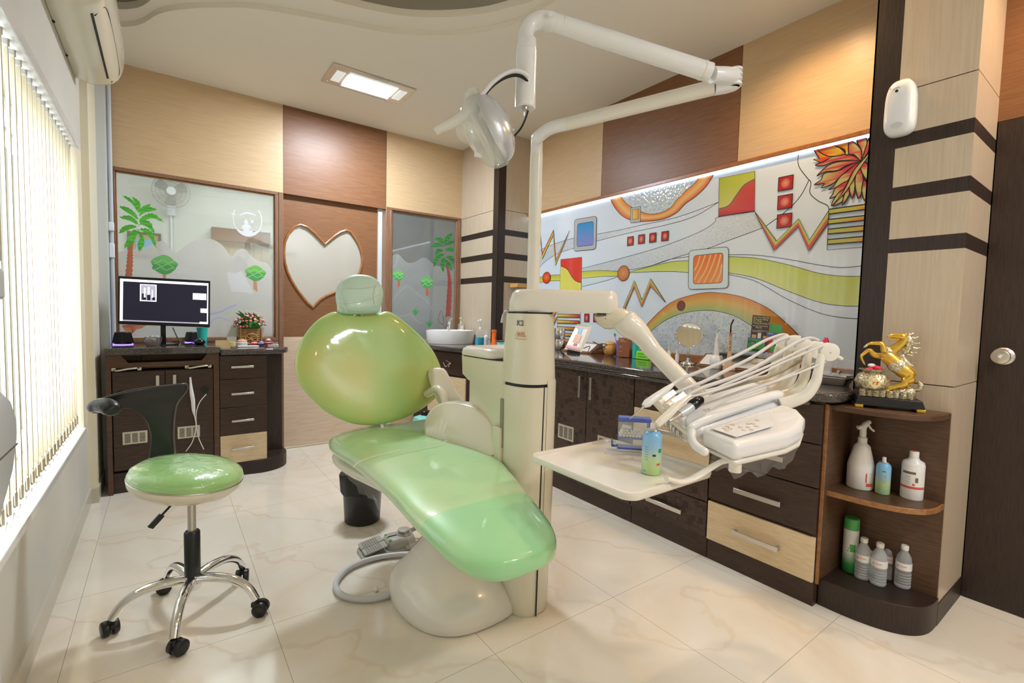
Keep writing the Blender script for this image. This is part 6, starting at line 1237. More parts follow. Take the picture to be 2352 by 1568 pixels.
MB().ell((X_, Y_2, Z_+h*0.42), (w_, w_*1.5, h*0.55)).obj('shell', 'black_gloss', t); MB().box(X_-0.002, X_+0.002, Y_2-w_*1.1, Y_2-w_*0.4, Z_+h*.85, Z_+h*1.0).obj('wheel', 'tube_grey', t)
X_, Y_2, Z_, h, w_ = (0.221,4.144,0.932,0.1178,0.0347)
tag(MB().lathe([(w_*.75, 0.0005), (w_, h), (w_*.93, h), (w_*.68, 0.004), (0.001, 0.004)], (X_, Y_2, Z_), n=28).obj('plastic_cup', 'teal'), 'turquoise plastic cup standing beside the monitor', 'cup')
# flower cart
FX, FY_, FZ, fh, fw = (0.553,4.319,0.912,0.1746,0.0919)
t = thing('flower_basket', 'bamboo cart basket with wheel full of pink roses and green leaves', 'flower basket', (FX, FY_, FZ))
b = MB()
for i in range(7):
    z = FZ+0.030+0.015*i
    for dx in (-1, 1): b.tube([(FX-fw*0.95, FY_+dx*0.045, z), (FX+fw*0.85, FY_+dx*0.045, z)], 0.0058, 7)
    for sx_ in (-1, 1): b.tube([(FX+sx_*fw*0.8, FY_-0.058, z+0.007), (FX+sx_*fw*0.8, FY_+0.058, z+0.007)], 0.0058, 7)
b.obj('basket', 'bamboo', t, smooth=1.0)
MB().box(FX-fw*.78, FX+fw*.78, FY_-0.042, FY_+0.042, FZ+0.03, FZ+0.12).obj('lining', 'wicker_dark', t, smooth=0)
wc = Vector((FX, FY_-0.062, FZ+0.044)); wb = MB()
wb.tube([wc+Vector((0.042*math.cos(a), 0, 0.042*math.sin(a))) for a in [2*PI*i/28 for i in range(28)]], 0.0055, 8, closed=True)
for i in range(8): a = PI/4*i+0.2; wb.tube([wc+Vector((0.008*math.cos(a), 0, 0.008*math.sin(a))), wc+Vector((0.040*math.cos(a), 0, 0.040*math.sin(a)))], 0.0034, 6)
wb.lathe([(0.010, -0.006), (0.010, 0.006)], wc, ax=(0, 1, 0), n=12); wb.obj('cart_wheel', 'bamboo', t)
rf = random.Random(11); gr = MB(); fc_ = Vector((FX, FY_, FZ+0.155))
def leaf(b, c, d, L_, W_, up_):
    d = Vector(d).normalized(); s = d.cross(Vector(up_)).normalized(); c = Vector(c)
    b.add([c, c+d*L_*.4+s*W_+Vector((0, 0, .003)), c+d*L_, c+d*L_*.4-s*W_+Vector((0, 0, .003))], [(0, 1, 2, 3)])
for i in range(150):
    a = rf.uniform(0, 2*PI); e = rf.uniform(-0.25, 1.35); d = Vector((math.cos(a)*math.cos(e), math.sin(a)*math.cos(e)*0.75, math.sin(e)*0.85)); leaf(gr, fc_+d*0.055, d+Vector((rf.uniform(-.5, .5), rf.uniform(-.5, .5), rf.uniform(-.3, .4))), rf.uniform(.04, .065), rf.uniform(.008, .014), (rf.uniform(-1, 1), rf.uniform(-1, 1), 1))
for dv in ((-0.9, -.2, .55), (-.7, -.3, .8)): leaf(gr, fc_+Vector((-0.03, 0, .05)), dv, .09, .012, (0, 1, .5))
gr.ell(fc_, (0.075, 0.055, 0.055), 14, 8); gr.obj('leaves', 'leaf_green', t, smooth=0)
pos = []
for i in range(600):
    if len(pos) >= 44: break
    a = rf.uniform(PI*1.0, PI*2.0) if rf.random() < .8 else rf.uniform(0, PI); e = rf.uniform(-0.2, 1.4); d = Vector((math.cos(a)*math.cos(e)*1.12, math.sin(a)*math.cos(e)*0.8, math.sin(e)*0.88)); q = fc_+d*0.098
    if all((q-o).length > 0.017 for o in pos): pos.append(q)
for i, q in enumerate(pos):
    r = rf.uniform(.0085, .0115); bb = MB(); dd = (q-fc_).normalized(); bb.lathe([(r*.45, -r*.8), (r, -r*.1), (r*.92, r*.45), (r*.7, r*.35), (r*.55, r*.65), (r*.25, r*.5), (r*.1, r*.62)], q, ax=dd, n=10)
    bb.obj('rose', 'pink' if i % 3 else 'pink_pale', t)
wsp = MB()
for i in range(70):
    a = rf.uniform(0, 2*PI); e = rf.uniform(-0.3, 1.5); d = Vector((math.cos(a)*math.cos(e)*1.2, math.sin(a)*math.cos(e)*0.85, math.sin(e)*1.0)); wsp.ell(fc_+d*rf.uniform(0.100, 0.118), (.0028, .0028, .0028), 6, 4)
tag(wsp.obj('white_blossom', 'white', t), kind='stuff')
# odds and ends around the basket
def item(x, yb, yt, z, w): return None
X_, Y_2, Z_, h, w_ = (0.71,4.45,0.912,0.0845,0.0556)
t = thing('card_box', 'small brown cardboard box with printed letters beside the flower basket', 'box', (X_, Y_2, Z_))
MB().obox((X_, Y_2, Z_+h/2), (w_*.9, 0.006, 0), (-0.004, w_*.6, 0), (0, 0, h/2)).obj('box', 'kraft', t, bevel=0.001)
text('print', 'M3', 0.024, (X_-0.002, Y_2-w_*.62-0.004, Z_+h*.45), (1, 0.16, 0), (0, 0, 1), 'ink', t)
X_, Y_2, Z_, h, w_ = (0.335,3.942,0.912,0.0558,0.0477)
t = thing('name_plate', 'small cream name plate at the left end of the round ended top', 'name plate', (X_, Y_2, Z_))
MB().prism([(Y_2-0.010, Z_+0.0005), (Y_2+0.012, Z_+0.0005), (Y_2+0.002, Z_+h)], YZ, X_-w_, X_+w_*.9).obj('plate', 'kraft', t)
text('lettering', 'Dr. A. N', 0.017, (X_-w_*.8, Y_2-0.0068, Z_+h*.28), (1, 0, 0), (0, 0.5, 0.86), 'logo_grey', t)
X_, Y_2, Z_, h, w_ = (0.389,3.97,0.912,0.0755,0.0326)
t = thing('glass_tumbler', 'clear cut glass tumbler in front of the flower basket', 'glass', (X_, Y_2-0.012, Z_)); Y_2 -= 0.012
MB().lathe([(w_*.8, 0.0005), (w_*.95, h*.4), (w_, h), (w_*.9, h), (w_*.75, h*.12), (0.001, h*.12)], (X_, Y_2, Z_), n=10).obj('tumbler', 'clear_plastic', t, smooth=0); MB().lathe([(w_*.7, h*.13), (w_*.8, h*.55), (0.001, h*.56)], (X_, Y_2, Z_), n=14).obj('contents', 'liquid_yellow', t)
X_, Y_2, Z_, h, w_ = (0.479,4.182,0.912,0.0469,0.0408)
t = thing('plaster_cast', 'orange tinted dental cast between the glass and the toys', 'dental cast', (X_, Y_2, Z_))
MB().ell((X_, Y_2, Z_+h*.65), (w_*.9, w_*.6, h*.38), 16, 8).obj('cast', 'skin_doll', t); MB().lathe([(w_*.95, 0.0005), (w_, h*.5), (w_*.7, h*.6)], (X_, Y_2, Z_), n=16, sy=.7).obj('base', 'white_plastic', t)
X_, Y_2, Z_, h, w_ = (0.347,4.426,0.912,0.0346,0.0737)
tag(MB().tube(spline([(X_-w_, Y_2, Z_+0.003), (X_-w_*1.1, Y_2, Z_+h*.7), (X_-w_*.6, Y_2+0.01, Z_+h), (X_+w_*.6, Y_2+0.03, Z_+h*.9)], 5), 0.005, 8).obj('spectacles', 'shelf_wood'), 'folded brown framed spectacles behind the name plate', 'spectacles')
for (bx, m1, m2, lb, kk) in (((0.557,4.161,0.912,0.0372,0.0297), 'pink', 'red', 'small pink fish toy nearest the basket wheel', 0), ((0.606,4.147,0.912,0.0407,0.03), 'violet', 'yellow', 'small purple and yellow round toy in the middle of the three toys', 1), ((0.653,4.134,0.912,0.058,0.0334), 'red', 'white', 'small red toy with a striped hat, rightmost of the three toys', 2)):
    X_, Y_2, Z_, h, w_ = bx; Y_2 -= 0.01
    t = thing('small_toy', lb, 'toy', (X_, Y_2, Z_), 'little toys beside the flower basket')
    MB().ell((X_, Y_2, Z_+h*.4), (w_*.95, w_*.7, h*.4), 16, 10).obj('body', m1, t)
    MB().lathe([(w_*.9, 0), (w_*.97, 0.001), (w_*.97, 0.003), (w_*.9, 0.004)], (X_, Y_2, Z_+h*.38), n=20, sy=.76).obj('band', m2, t)
    if kk == 2: MB().lathe([(w_*.7, 0), (w_*.42, 0.002), (w_*.42, 0.012), (w_*.1, 0.013)], (X_, Y_2, Z_+h*.72), n=14).obj('hat', 'white', t)
    else: MB().lathe([(w_*.35, 0), (w_*.25, 0.004), (0.001, 0.006)], (X_, Y_2, Z_+h*.72), n=10).obj('top', m2, t)
    for s_ in (-1, 1): MB().ell((X_+s_*w_*.35, Y_2-w_*.62, Z_+h*.5), (.0016, .0012, .0016), 6, 4).obj('eye', 'ink', t)
X_, Y_2, Z_, h, w_ = (0.499,3.983,0.912,0.0193,0.0704)
t = thing('mobile_phone', 'white mobile phone lying at the front edge of the round ended top', 'phone', (X_, Y_2+0.02, Z_)); MB().prism(rrect(X_-w_, X_+w_, Y_2+0.003, Y_2+0.06, 0.008), XY, Z_+0.0005, Z_+0.009).obj('body', 'white_plastic', t, bevel=0.002)
MB().prism(rrect(X_-w_*.85, X_+w_*.85, Y_2+0.008, Y_2+0.055, 0.002), XY, Z_+0.0091, Z_+0.0096).obj('screen', 'off_white', t)
X_, Y_2, Z_, h, w_ = (0.681,4.076,0.912,0.0169,0.0393)
t = thing('power_adapter', 'flat white power adapter at the right end of the round ended top', 'adapter', (X_, Y_2, Z_)); MB().prism(rrect(X_-w_, X_+w_, Y_2-0.002, Y_2+0.045, 0.006), XY, Z_+0.0005, Z_+0.008).obj('body', 'tube_grey', t, bevel=0.002)
b = MB()
for k in range(3): b.box(X_-w_*.7+k*w_*.5, X_-w_*.4+k*w_*.5, Y_2+0.006, Y_2+0.034, Z_+0.0081, Z_+0.0088)
b.obj('slots', 'black_plastic', t, smooth=0)
# intraoral camera with lead, hanging on the cabinet door
t = thing('intraoral_camera', 'white pen shaped intraoral camera hanging on the computer cabinet door with its lead', 'dental camera', (0.139,3.81,0.616))
cp = [(0.133,3.81,0.731),(0.135,3.81,0.69),(0.139,3.81,0.631),(0.146,3.81,0.572),(0.148,3.81,0.527),(0.15,3.81,0.495),(0.154,3.81,0.465)]
MB().tube(spline(cp, 3), [.005, .006, .0065, .007, .0085, .010, .0115, .0125, .0125, .0125, .012, .0115, .011, .0105, .010, .008, .006, .004, .003][:19], 14).obj('handpiece', 'white_plastic', t, smooth=1.0)
MB().tube(spline([(0.154,3.8,0.469),(0.161,3.8,0.41),(0.155,3.8,0.351),(0.135,3.8,0.286),(0.103,3.8,0.237)], 5), 0.003, 8).obj('lead', 'off_white', t)
MB().tube(spline([(0.223,3.82,0.608),(0.182,3.81,0.554),(0.162,3.81,0.467),(0.172,3.81,0.332),(0.204,3.81,0.232)], 5), 0.003, 8).obj('lead', 'off_white', t)
# ------------------------------------------------------------ basin corner
sx0, sy0 = (2.27,4.023)
sc2 = Vector((2.21, 4.03, 0.911))
t = thing('wash_basin', 'white oval countertop wash basin in the corner', 'basin', sc2)
ov = lambda k, z, kk=1.0: [sc2+Vector((0.245*k*math.cos(a), 0.185*k*math.sin(a), z)) for a in [2*PI*i/44 for i in range(44)]]
MB().rings([ov(.93, 0.001), ov(.96, .03), ov(1.0, .118), ov(.995, .126), ov(.95, .126), ov(.92, .115), ov(.80, .03), ov(.3, .02)]).obj('bowl', 'ceramic', t, smooth=1.0)
fp_ = (2.452,4.306,1.03)
t = thing('basin_tap', 'chrome pillar tap behind the white wash basin', 'tap', (2.30, 4.235, 0.911)); fx_, fy_ = 2.30, 4.235
b = MB(); b.lathe([(0.026, 0.911), (0.024, 0.925), (0.018, 0.94), (0.018, 1.09), (0.022, 1.10), (0.022, 1.125), (0.012, 1.13)], (fx_, fy_, 0), n=20); b.obj('body', 'chrome', t)
MB().tube(spline([(fx_, fy_, 1.07), (fx_-0.02, fy_-0.03, 1.078), (fx_-0.05, fy_-0.07, 1.06), (fx_-0.055, fy_-0.08, 1.045)], 5), 0.010, 12).obj('spout', 'chrome', t)
MB().tube([(fx_, fy_, 1.128), (fx_+0.03, fy_-0.02, 1.150)], [0.009, 0.006], 10).obj('lever', 'chrome', t)
def pump_bottle(name, label, bx, body_m, liq_m, lf_, cap_m, col_lab=None, k=1.0):
    X_, Y_2, Z_, h, w_ = bx; t = thing(name, label, 'bottle', (X_, Y_2, Z_))
    hb = h*.62
    rs = [[(x, y, z) for x, y in rrect(X_-w_*q, X_+w_*q, Y_2-w_*.6*q, Y_2+w_*.6*q, w_*.3*q, 4)] for q, z in ((.94, Z_+.001), (1, Z_+.006), (1, Z_+hb*.86), (.75, Z_+hb*.95), (.35, Z_+hb))]
    MB().rings(rs).obj('body', body_m, t, smooth=0.8)
    if liq_m: MB().rings([[(x, y, z) for x, y in rrect(X_-w_*1.02, X_+w_*1.02, Y_2-w_*.62, Y_2+w_*.62, w_*.3, 4)] for z in (Z_+.004, Z_+hb*lf_)]).obj('liquid', liq_m, t, smooth=0.8)
    MB().lathe([(w_*.36, Z_+hb), (w_*.36, Z_+hb*1.14), (w_*.14, Z_+hb*1.16), (w_*.14, Z_+h*.9), (w_*.3, Z_+h*.91), (w_*.3, Z_+h*.98), (w_*.1, Z_+h)], (X_, Y_2, 0), n=16).obj('pump', cap_m, t, smooth=0.6)
    MB().tube([(X_, Y_2, Z_+h*.95), (X_-w_*.7, Y_2-w_*.2, Z_+h*.95), (X_-w_*.8, Y_2-w_*.22, Z_+h*.91)], w_*.12, 8).obj('nozzle', cap_m, t)
    if col_lab: MB().box(X_-w_*.5, X_+w_*.5, Y_2-w_*.63, Y_2-w_*.605, Z_+hb*.4, Z_+hb*.75).obj('label', col_lab, t, smooth=0)
    return t
bx = (2.155,3.624,0.911,0.3227,0.0306)
pump_bottle('soap_dispenser', 'yellow hand soap pump bottle behind the wash basin', (2.42, 4.20, 1.0, 0.16, 0.030), 'clear_plastic', 'liquid_yellow', .42, 'can_yellow', 'white')
MB().box(2.38, 2.46, 4.16, 4.25, 0.911, 0.999).obj('ledge', 'ceramic', bpy.data.objects['soap_dispenser'], bevel=0.004)
pump_bottle('sanitizer_bottle', 'bottle of blue sanitizer with white pump in front of the dark column corner', (2.301,3.64,0.911,0.2398,0.0431), 'clear_plastic', 'liquid_blue', .52, 'white', None)
X_, Y_2, Z_, h, w_ = (2.321,3.577,0.911,0.1441,0.0194)
t = thing('foam_bottle', 'slim white bottle with clear cap beside the sanitizer', 'bottle', (X_, Y_2, Z_)); MB().lathe([(w_*.95, .0005), (w_, .003), (w_, h*.62), (w_*.55, h*.68)], (X_, Y_2, Z_), n=20).obj('body', 'white', t); MB().lathe([(w_*.8, h*.66), (w_*.75, h*.94), (w_*.5, h)], (X_, Y_2, Z_), n=16).obj('cap', 'clear_plastic', t)
MB().lathe([(w_*1.01, h*.25), (w_*1.01, h*.5)], (X_, Y_2, Z_), n=20).obj('label', 'tube_grey', t)
X_, Y_2, Z_, h, w_ = (2.269,3.373,0.911,0.1561,0.0241)
t = thing('torch', 'orange plastic torch standing upright on the worktop', 'torch', (X_, Y_2, Z_)); MB().lathe([(w_*1.1, .0005), (w_*1.12, h*.06), (w_*1.12, h*.16)], (X_, Y_2, Z_), n=20).obj('lens_ring', 'tube_grey', t)
MB().lathe([(w_*1.12, h*.16), (w_*1.12, h*.24), (w_*.8, h*.34), (w_*.75, h*.85), (w_*.9, h*.88), (w_*.88, h)], (X_, Y_2, Z_), n=20).obj('body', 'orange', t, smooth=0.6); MB().box(X_-.004, X_+.004, Y_2-w_*.95, Y_2-w_*.7, Z_+h*.5, Z_+h*.62).obj('switch', 'red', t, bevel=.001)
X_, Y_2, Z_, h, w_ = (2.429,3.433,0.911,0.0885,0.0769)
t = thing('weighing_scale', 'small turquoise weighing scale beside the unit column', 'scale', (X_, Y_2, Z_)); MB().prism([(Y_2-.05, Z_+.001), (Y_2+.06, Z_+.001), (Y_2+.05, Z_+.048), (Y_2-.02, Z_+.05)], YZ, X_-w_*1.1, X_+w_*1.0).obj('body', 'teal_light', t, bevel=.004)
MB().prism([(Y_2-.046, Z_+.012), (Y_2-.024, Z_+.046), (Y_2-.025, Z_+.047), (Y_2-.047, Z_+.013)], YZ, X_-w_*.5, X_+w_*.7).obj('dial', 'paper', t, smooth=0); MB().box(X_-w_*1.2, X_+w_*1.1, Y_2-.03, Y_2+.06, Z_+.056, Z_+.060).obj('pan', 'steel', t, bevel=.001)
MB().box(X_-.01, X_+.01, Y_2, Y_2+.02, Z_+.049, Z_+.0565).obj('pan_post', 'steel', t)
t = thing('wall_shelf', 'small light wooden wall shelf behind the lamp post', 'shelf', (2.80, 3.62, 1.455))
MB().box(2.62, 2.835, 3.53, 3.648, 1.452, 1.490).obj('board', 'ball_wood', t, bevel=.002)
# ------------------------------------------------------------ things on the worktop under the mural
X_, Y_2, Z_, h, w_ = (2.7,3.026,0.911,0.185,0.0495)
for k, z0 in enumerate((0, .5)):
    t = thing('steel_canister', 'lower of two stacked steel canisters beside the column' if k == 0 else 'upper of two stacked steel canisters beside the column', 'canister', (X_, Y_2, Z_+h*z0), 'stacked steel canisters')
    MB().lathe([(w_*.97, h*z0+.0008), (w_, h*z0+.003), (w_, h*(z0+.44)), (w_*.96, h*(z0+.455))], (X_, Y_2, Z_), n=30).obj('drum', 'steel', t); MB().lathe([(w_*1.05, h*(z0+.38)), (w_*1.05, h*(z0+.49)), (w_*.9, h*(z0+.495))], (X_, Y_2, Z_), n=30).obj('lid', 'chrome', t)
t = thing('brochure', 'white and red dental brochure leaning on a stand beside the canisters', 'brochure', (2.963,3.109,0.911))
bq = [Vector(v) for v in [(1.779,1.939,1.029),(1.77,1.82,1.021),(1.858,1.84,1.152),(1.873,1.953,1.156)]]; bn = (bq[1]-bq[0]).cross(bq[3]-bq[0]).normalized(); bn = bn if bn.dot(Vector((1, 0, 0))) > 0 else -bn
MB().rings([bq, [v+bn*.02 for v in bq]]).obj('booklet', 'paper', t, smooth=0)
def on(q, u, v, d=-0.0006): return q[0].lerp(q[1], u).lerp(q[3].lerp(q[2], u), v)+bn*d
for q, m_ in (((0, 1, .93, 1), 'mid_green'), ((0, 1, .84, .93), 'pouch_pink'), ((0, 1, 0, .10), 'pouch_pink'), ((.35, .62, .62, .86), 'sky_blue'), ((.3, .75, .25, .58), 'skin_doll'), ((.45, .7, .12, .22), 'red')):
    MB().add([on(bq, q[0], q[2]), on(bq, q[1], q[2]), on(bq, q[1], q[3]), on(bq, q[0], q[3])], [(0, 1, 2, 3)]).obj('print', m_, t, smooth=0)
def wedge_board(name, label, x0, x1, y0, y1, zt, nsock, cat='socket board'):
    t = thing(name, label, cat, ((x0+x1)/2, (y0+y1)/2, .911)); MB().prism([(x0, .9115), (x1, .9115), (x1, zt), (x1-.02, zt)], lambda u, v, d: (u, d, v), y0, y1).obj('wooden_block', 'laminate_brown', t, bevel=.001)
    s = Vector((x1-.02-x0, 0, zt-.9115)); n_ = Vector((-s.z, 0, s.x)).normalized(); n_ = n_ if n_.z > 0 else -n_; o = Vector((x0, 0, .9115))
    c = [o+s*.12+Vector((0, y0+.02, 0)), o+s*.12+Vector((0, y1-.02, 0)), o+s*.88+Vector((0, y1-.02, 0)), o+s*.88+Vector((0, y0+.02, 0))]
    pl_ = MB().rings([c, [v+n_*.008 for v in c]]).obj('switch_plate', 'off_white', t, bevel=.003)
    for k in range(nsock):
        yy = lerp(y0+.05, y1-.05, (k+.5)/nsock); q = o+s*.5+Vector((0, yy, 0))+n_*.0085
        if k % 2: b = MB(); [b.lathe([(.003, 0), (.003, .0006)], q+Vector((0, dy, 0))+s.normalized()*dz, ax=n_, n=8) for dy, dz in ((-.008, -.006), (.008, -.006), (0, .008))]; b.obj('socket', 'black_plastic', pl_)
        else: MB().obox(q+n_*.002, s.normalized()*.014, Vector((0, .010, 0)), n_*.003).obj('switch', 'white', pl_, bevel=.001)
    return t
wedge_board('socket_board', 'white socket plate on a sloping wooden block behind the wooden jar', 2.66, 2.80, 2.62, 2.95, .985, 6)
wedge_board('socket_board', 'white switch plate on a sloping wooden block before the toothpaste brochures', 2.675, 2.80, 1.32, 1.72, .985, 5)
MB().box(2.70, 2.72, 2.84, 2.875, .97, .995).obj('charger_plug', 'off_white', bpy.data.objects['socket_board'], bevel=.003)
X_, Y_2, Z_, h, w_ = (2.601,2.742,0.911,0.0274,0.0817)
t = thing('cordless_phone', 'black cordless handset lying near the front of the worktop', 'phone', (X_, Y_2, Z_)); MB().rings([[(X_+.018*k*math.sin(a), Y_2+.075*k*math.cos(a), z) for a in [2*PI*i/24 for i in range(24)]] for k, z in ((.9, Z_+.0008), (1, Z_+.008), (.95, Z_+.018), (.7, Z_+.024))]).obj('handset', 'black_plastic', t, smooth=1.0)
MB().box(X_-.008, X_+.008, Y_2+.02, Y_2+.045, Z_+.0235, Z_+.0245).obj('display', 'screen_grey', t, smooth=0)
tg = spline([(1.808,1.83,1.028),(1.844,1.818,1.04),(1.755,1.744,1.009),(1.847,1.767,1.051),(1.872,1.823,1.063),(1.85,1.713,1.036),(1.781,1.738,1.018),(1.843,1.745,1.057),(1.875,1.722,1.053),(1.792,1.719,1.032)], 6)
t = thing('cable_tangle', 'tangled thin black cable with adapter beside the wooden jar', 'cable', (2.867,2.74,0.911))
MB().tube([Vector((p_.x, p_.y, max(p_.z, .914))) for p_ in tg], 0.0022, 6).obj('cable', 'black_plastic', t); q = (2.847,2.701,0.911); MB().box(q[0]-.012, q[0]+.012, q[1]-.03, q[1]+.03, .9115, .928).obj('adapter', 'black_plastic', t, bevel=.004)
X_, Y_2, Z_, h, w_ = (2.7,2.451,0.911,0.109,0.0496)
t = thing('wooden_jar', 'round light wooden jar with lid near the front edge', 'jar', (X_, Y_2, Z_)); MB().lathe([(w_*.55, .004), (w_*.85, h*.14), (w_, h*.42), (w_*.97, h*.62), (w_*.8, h*.74)], (X_, Y_2, Z_), n=32).obj('body', 'ball_wood', t)
MB().lathe([(w_*.82, h*.755), (w_*.84, h*.79), (w_*.7, h*.90), (w_*.3, h*.99), (.001, h)], (X_, Y_2, Z_), n=32).obj('lid', 'ball_wood', t); MB().lathe([(w_*.76, h*.73), (w_*.76, h*.76)], (X_, Y_2, Z_), n=28).obj('rim_gap', 'wicker_dark', t)
MB().lathe([(w_*.5, .0005), (w_*.5, .006)], (X_, Y_2, Z_), n=20).obj('foot', 'ball_wood', t)
X_, Y_2, Z_, h, w_ = (2.7,2.391,0.911,0.116,0.0346)
X_ += .035; Y_2 -= .01
t = thing('pen_holder', 'dark blue pen holder between the wooden jar and the brown carton', 'pen holder', (X_, Y_2, Z_)); MB().lathe([(w_, .0005), (w_, h*1.0), (w_*.9, h), (w_*.9, .004), (.001, .004)], (X_, Y_2, Z_), n=20).obj('cup', 'violet', t)
for (dx, dy, tx_, ty_, L_, r, m_, lb, cap) in ((.0, .012, .006, .05, .135, .0035, 'pink', 'pink pen with a green palm top leaning out of the pen holder', 'palm'), (.004, .004, 0, .012, .125, .003, 'can_yellow', 'yellow pencil standing in the pen holder', None), (-.006, -.004, 0, -.004, .105, .0085, 'black_plastic', 'thick black marker pen in the pen holder', None), (.008, -.010, .0, -.02, .115, .0045, 'violet', 'blue capped pen at the right side of the pen holder', None)):
    p0 = Vector((X_+dx, Y_2+dy, Z_+.005)); p1 = p0+Vector((tx_, ty_, L_)); t = thing('pen', lb, 'pen', p0, 'pens in the dark blue holder'); MB().tube([p0, p1], r, 10).obj('barrel', m_, t)
    MB().tube([p1, p1+(p1-p0).normalized()*.012], [r*.9, r*.3], 10).obj('tip', 'ink' if m_ != 'pink' else 'magenta', t)
    if cap:
        b = MB(); c_ = p1+Vector((0, .004, .014))
        for i in range(6): a = PI/3*i; leaf(b, c_, (.2, math.cos(a), math.sin(a)), .017, .005, (1, 0, 0))
        b.obj('palm_top', 'green', t, smooth=0)
X_, Y_2, Z_, h, w_ = (2.7,2.306,0.911,0.143,0.0522)
t = thing('cotton_carton', 'brown printed cardboard carton of cotton sticks', 'carton', (X_, Y_2, Z_))
MB().obox((X_, Y_2, Z_+h*.5), (.030, .012, 0), (-.014, .040, 0), (0, 0, h*.48)).obj('carton', 'cardboard_brown', t, bevel=.001)
b = MB()
for i in range(24): q = (X_+rf.uniform(-.022, .022), Y_2+rf.uniform(-.03, .03)); b.ell((q[0], q[1], Z_+h*1.0+rf.uniform(0, .006)), (.0035, .0035, .008), 6, 5)
b.obj('cotton_tips', 'cotton', t)
yd_ = Vector((-.014, .040, 0)).normalized(); fo = Vector((X_, Y_2, Z_))+Vector((-.030, -.012, 0))*1.03
for k, (s_, z_, sz) in enumerate((('Prime', .86, .014), ('COTTON TIPS', .78, .008), ('STERILE', .55, .006), ('200 pcs', .48, .006), ('Keep dry', .30, .006))):
    text('print', s_, sz, fo-yd_*-.034+Vector((0, 0, h*z_)), -yd_, (0, 0, 1), 'paper', t)
X_, Y_2, Z_, h, w_ = (2.7,2.209,0.911,0.108,0.0149)
tag(MB().box(X_-.02, X_+.02, Y_2-w_, Y_2+w_, Z_+.001, Z_+h).obj('slide_case', 'teal', bevel=.001), 'narrow green transparent case standing beside the brown carton', 'case')
X_, Y_2, Z_, h, w_ = (2.7,2.138,0.911,0.057,0.0556)
t = thing('card_holder', 'bright lime green plastic holder with two slots', 'holder', (X_, Y_2, Z_)); MB().prism([(Y_2-w_, Z_+.001), (Y_2+w_, Z_+.001), (Y_2+w_*.85, Z_+h), (Y_2-w_*.85, Z_+h)], YZ, X_-.022, X_+.022).obj('body', 'lime', t, bevel=.002)
for zz in (.3, .62): MB().box(X_-.0235, X_-.018, Y_2-w_*.7, Y_2+w_*.6, Z_+h*zz, Z_+h*(zz+.10)).obj('slot', 'mid_green', t, smooth=0)
X_, Y_2, Z_, h, w_ = (2.7,2.129,0.911,0.095,0.0379)
tag(MB().box(X_+.02, X_+.05, Y_2-w_, Y_2+w_, Z_+.001, Z_+h*1.7).obj('gauze_box', 'violet', bevel=.001), 'purple box in clear plastic behind the lime green holder', 'box')
for bx, lb in (((2.7,1.931,0.911,0.108,0.0109), 'small white vial behind the lower arm, left one'), ((2.7,1.87,0.911,0.081,0.0121), 'small white vial left of the round mirror')):
    X_, Y_2, Z_, h, w_ = bx; t = thing('vial', lb, 'vial', (X_, Y_2, Z_), 'small white vials'); MB().lathe([(w_, .0005), (w_, h*.65), (w_*.6, h*.72)], (X_, Y_2, Z_), n=14).obj('bottle', 'white', t); MB().lathe([(w_*.72, h*.70), (w_*.72, h)], (X_, Y_2, Z_), n=14).obj('cap', 'off_white', t)
# round standing mirror
t = thing('vanity_mirror', 'round tilting mirror in a chrome ring on a stepped chrome foot', 'mirror', (2.7,1.789,0.911))
mb_ = Vector(t.location); mc = Vector((mb_.x+.0, mb_.y, 1.101)); mr = 0.076
mn = Vector((-.80, -.56, .12)).normalized(); ms = mn.cross(Vector((0, 0, 1))).normalized(); mu_ = ms.cross(mn)
MB().rings([[mc+(ms*math.cos(a)+mu_*math.sin(a))*mr*k+mn*d for a in [2*PI*i/40 for i in range(40)]] for k, d in ((.97, .004), (.97, .0045))]).obj('glass', 'mirror_glass', t)
MB().tube([mc+(ms*math.cos(a)+mu_*math.sin(a))*mr for a in [2*PI*i/40 for i in range(40)]], .0042, 8, closed=True).obj('rim', 'chrome', t)
MB().rings([[mc+(ms*math.cos(a)+mu_*math.sin(a))*mr*k+mn*d for a in [2*PI*i/40 for i in range(40)]] for k, d in ((.97, -.004), (.97, .002))]).obj('back', 'steel', t)
mv_ = Vector((0, 0, 1)); MB().tube([mc+(ms*math.cos(a)+mv_*math.sin(a))*mr*1.13 for a in [PI+PI*i/20 for i in range(21)]], .0022, 8).obj('fork', 'chrome', t)
for s_ in (-1, 1): MB().tube([mc+ms*mr*s_*.98, mc+ms*mr*s_*1.18], .0035, 8).obj('pivot', 'chrome', t)
zb = mc.z-mr*1.13; hh = zb-.911
MB().lathe([(.048, .0008), (.047, .006), (.040, .010), (.038, .014), (.020, .016), (.012, .020), (.014, .026), (.008, .031), (.013, .036), (.008, .041), (.011, .046), (.005, hh)], (mb_.x, mb_.y, .911), n=28).obj('foot', 'chrome', t, smooth=0.9)
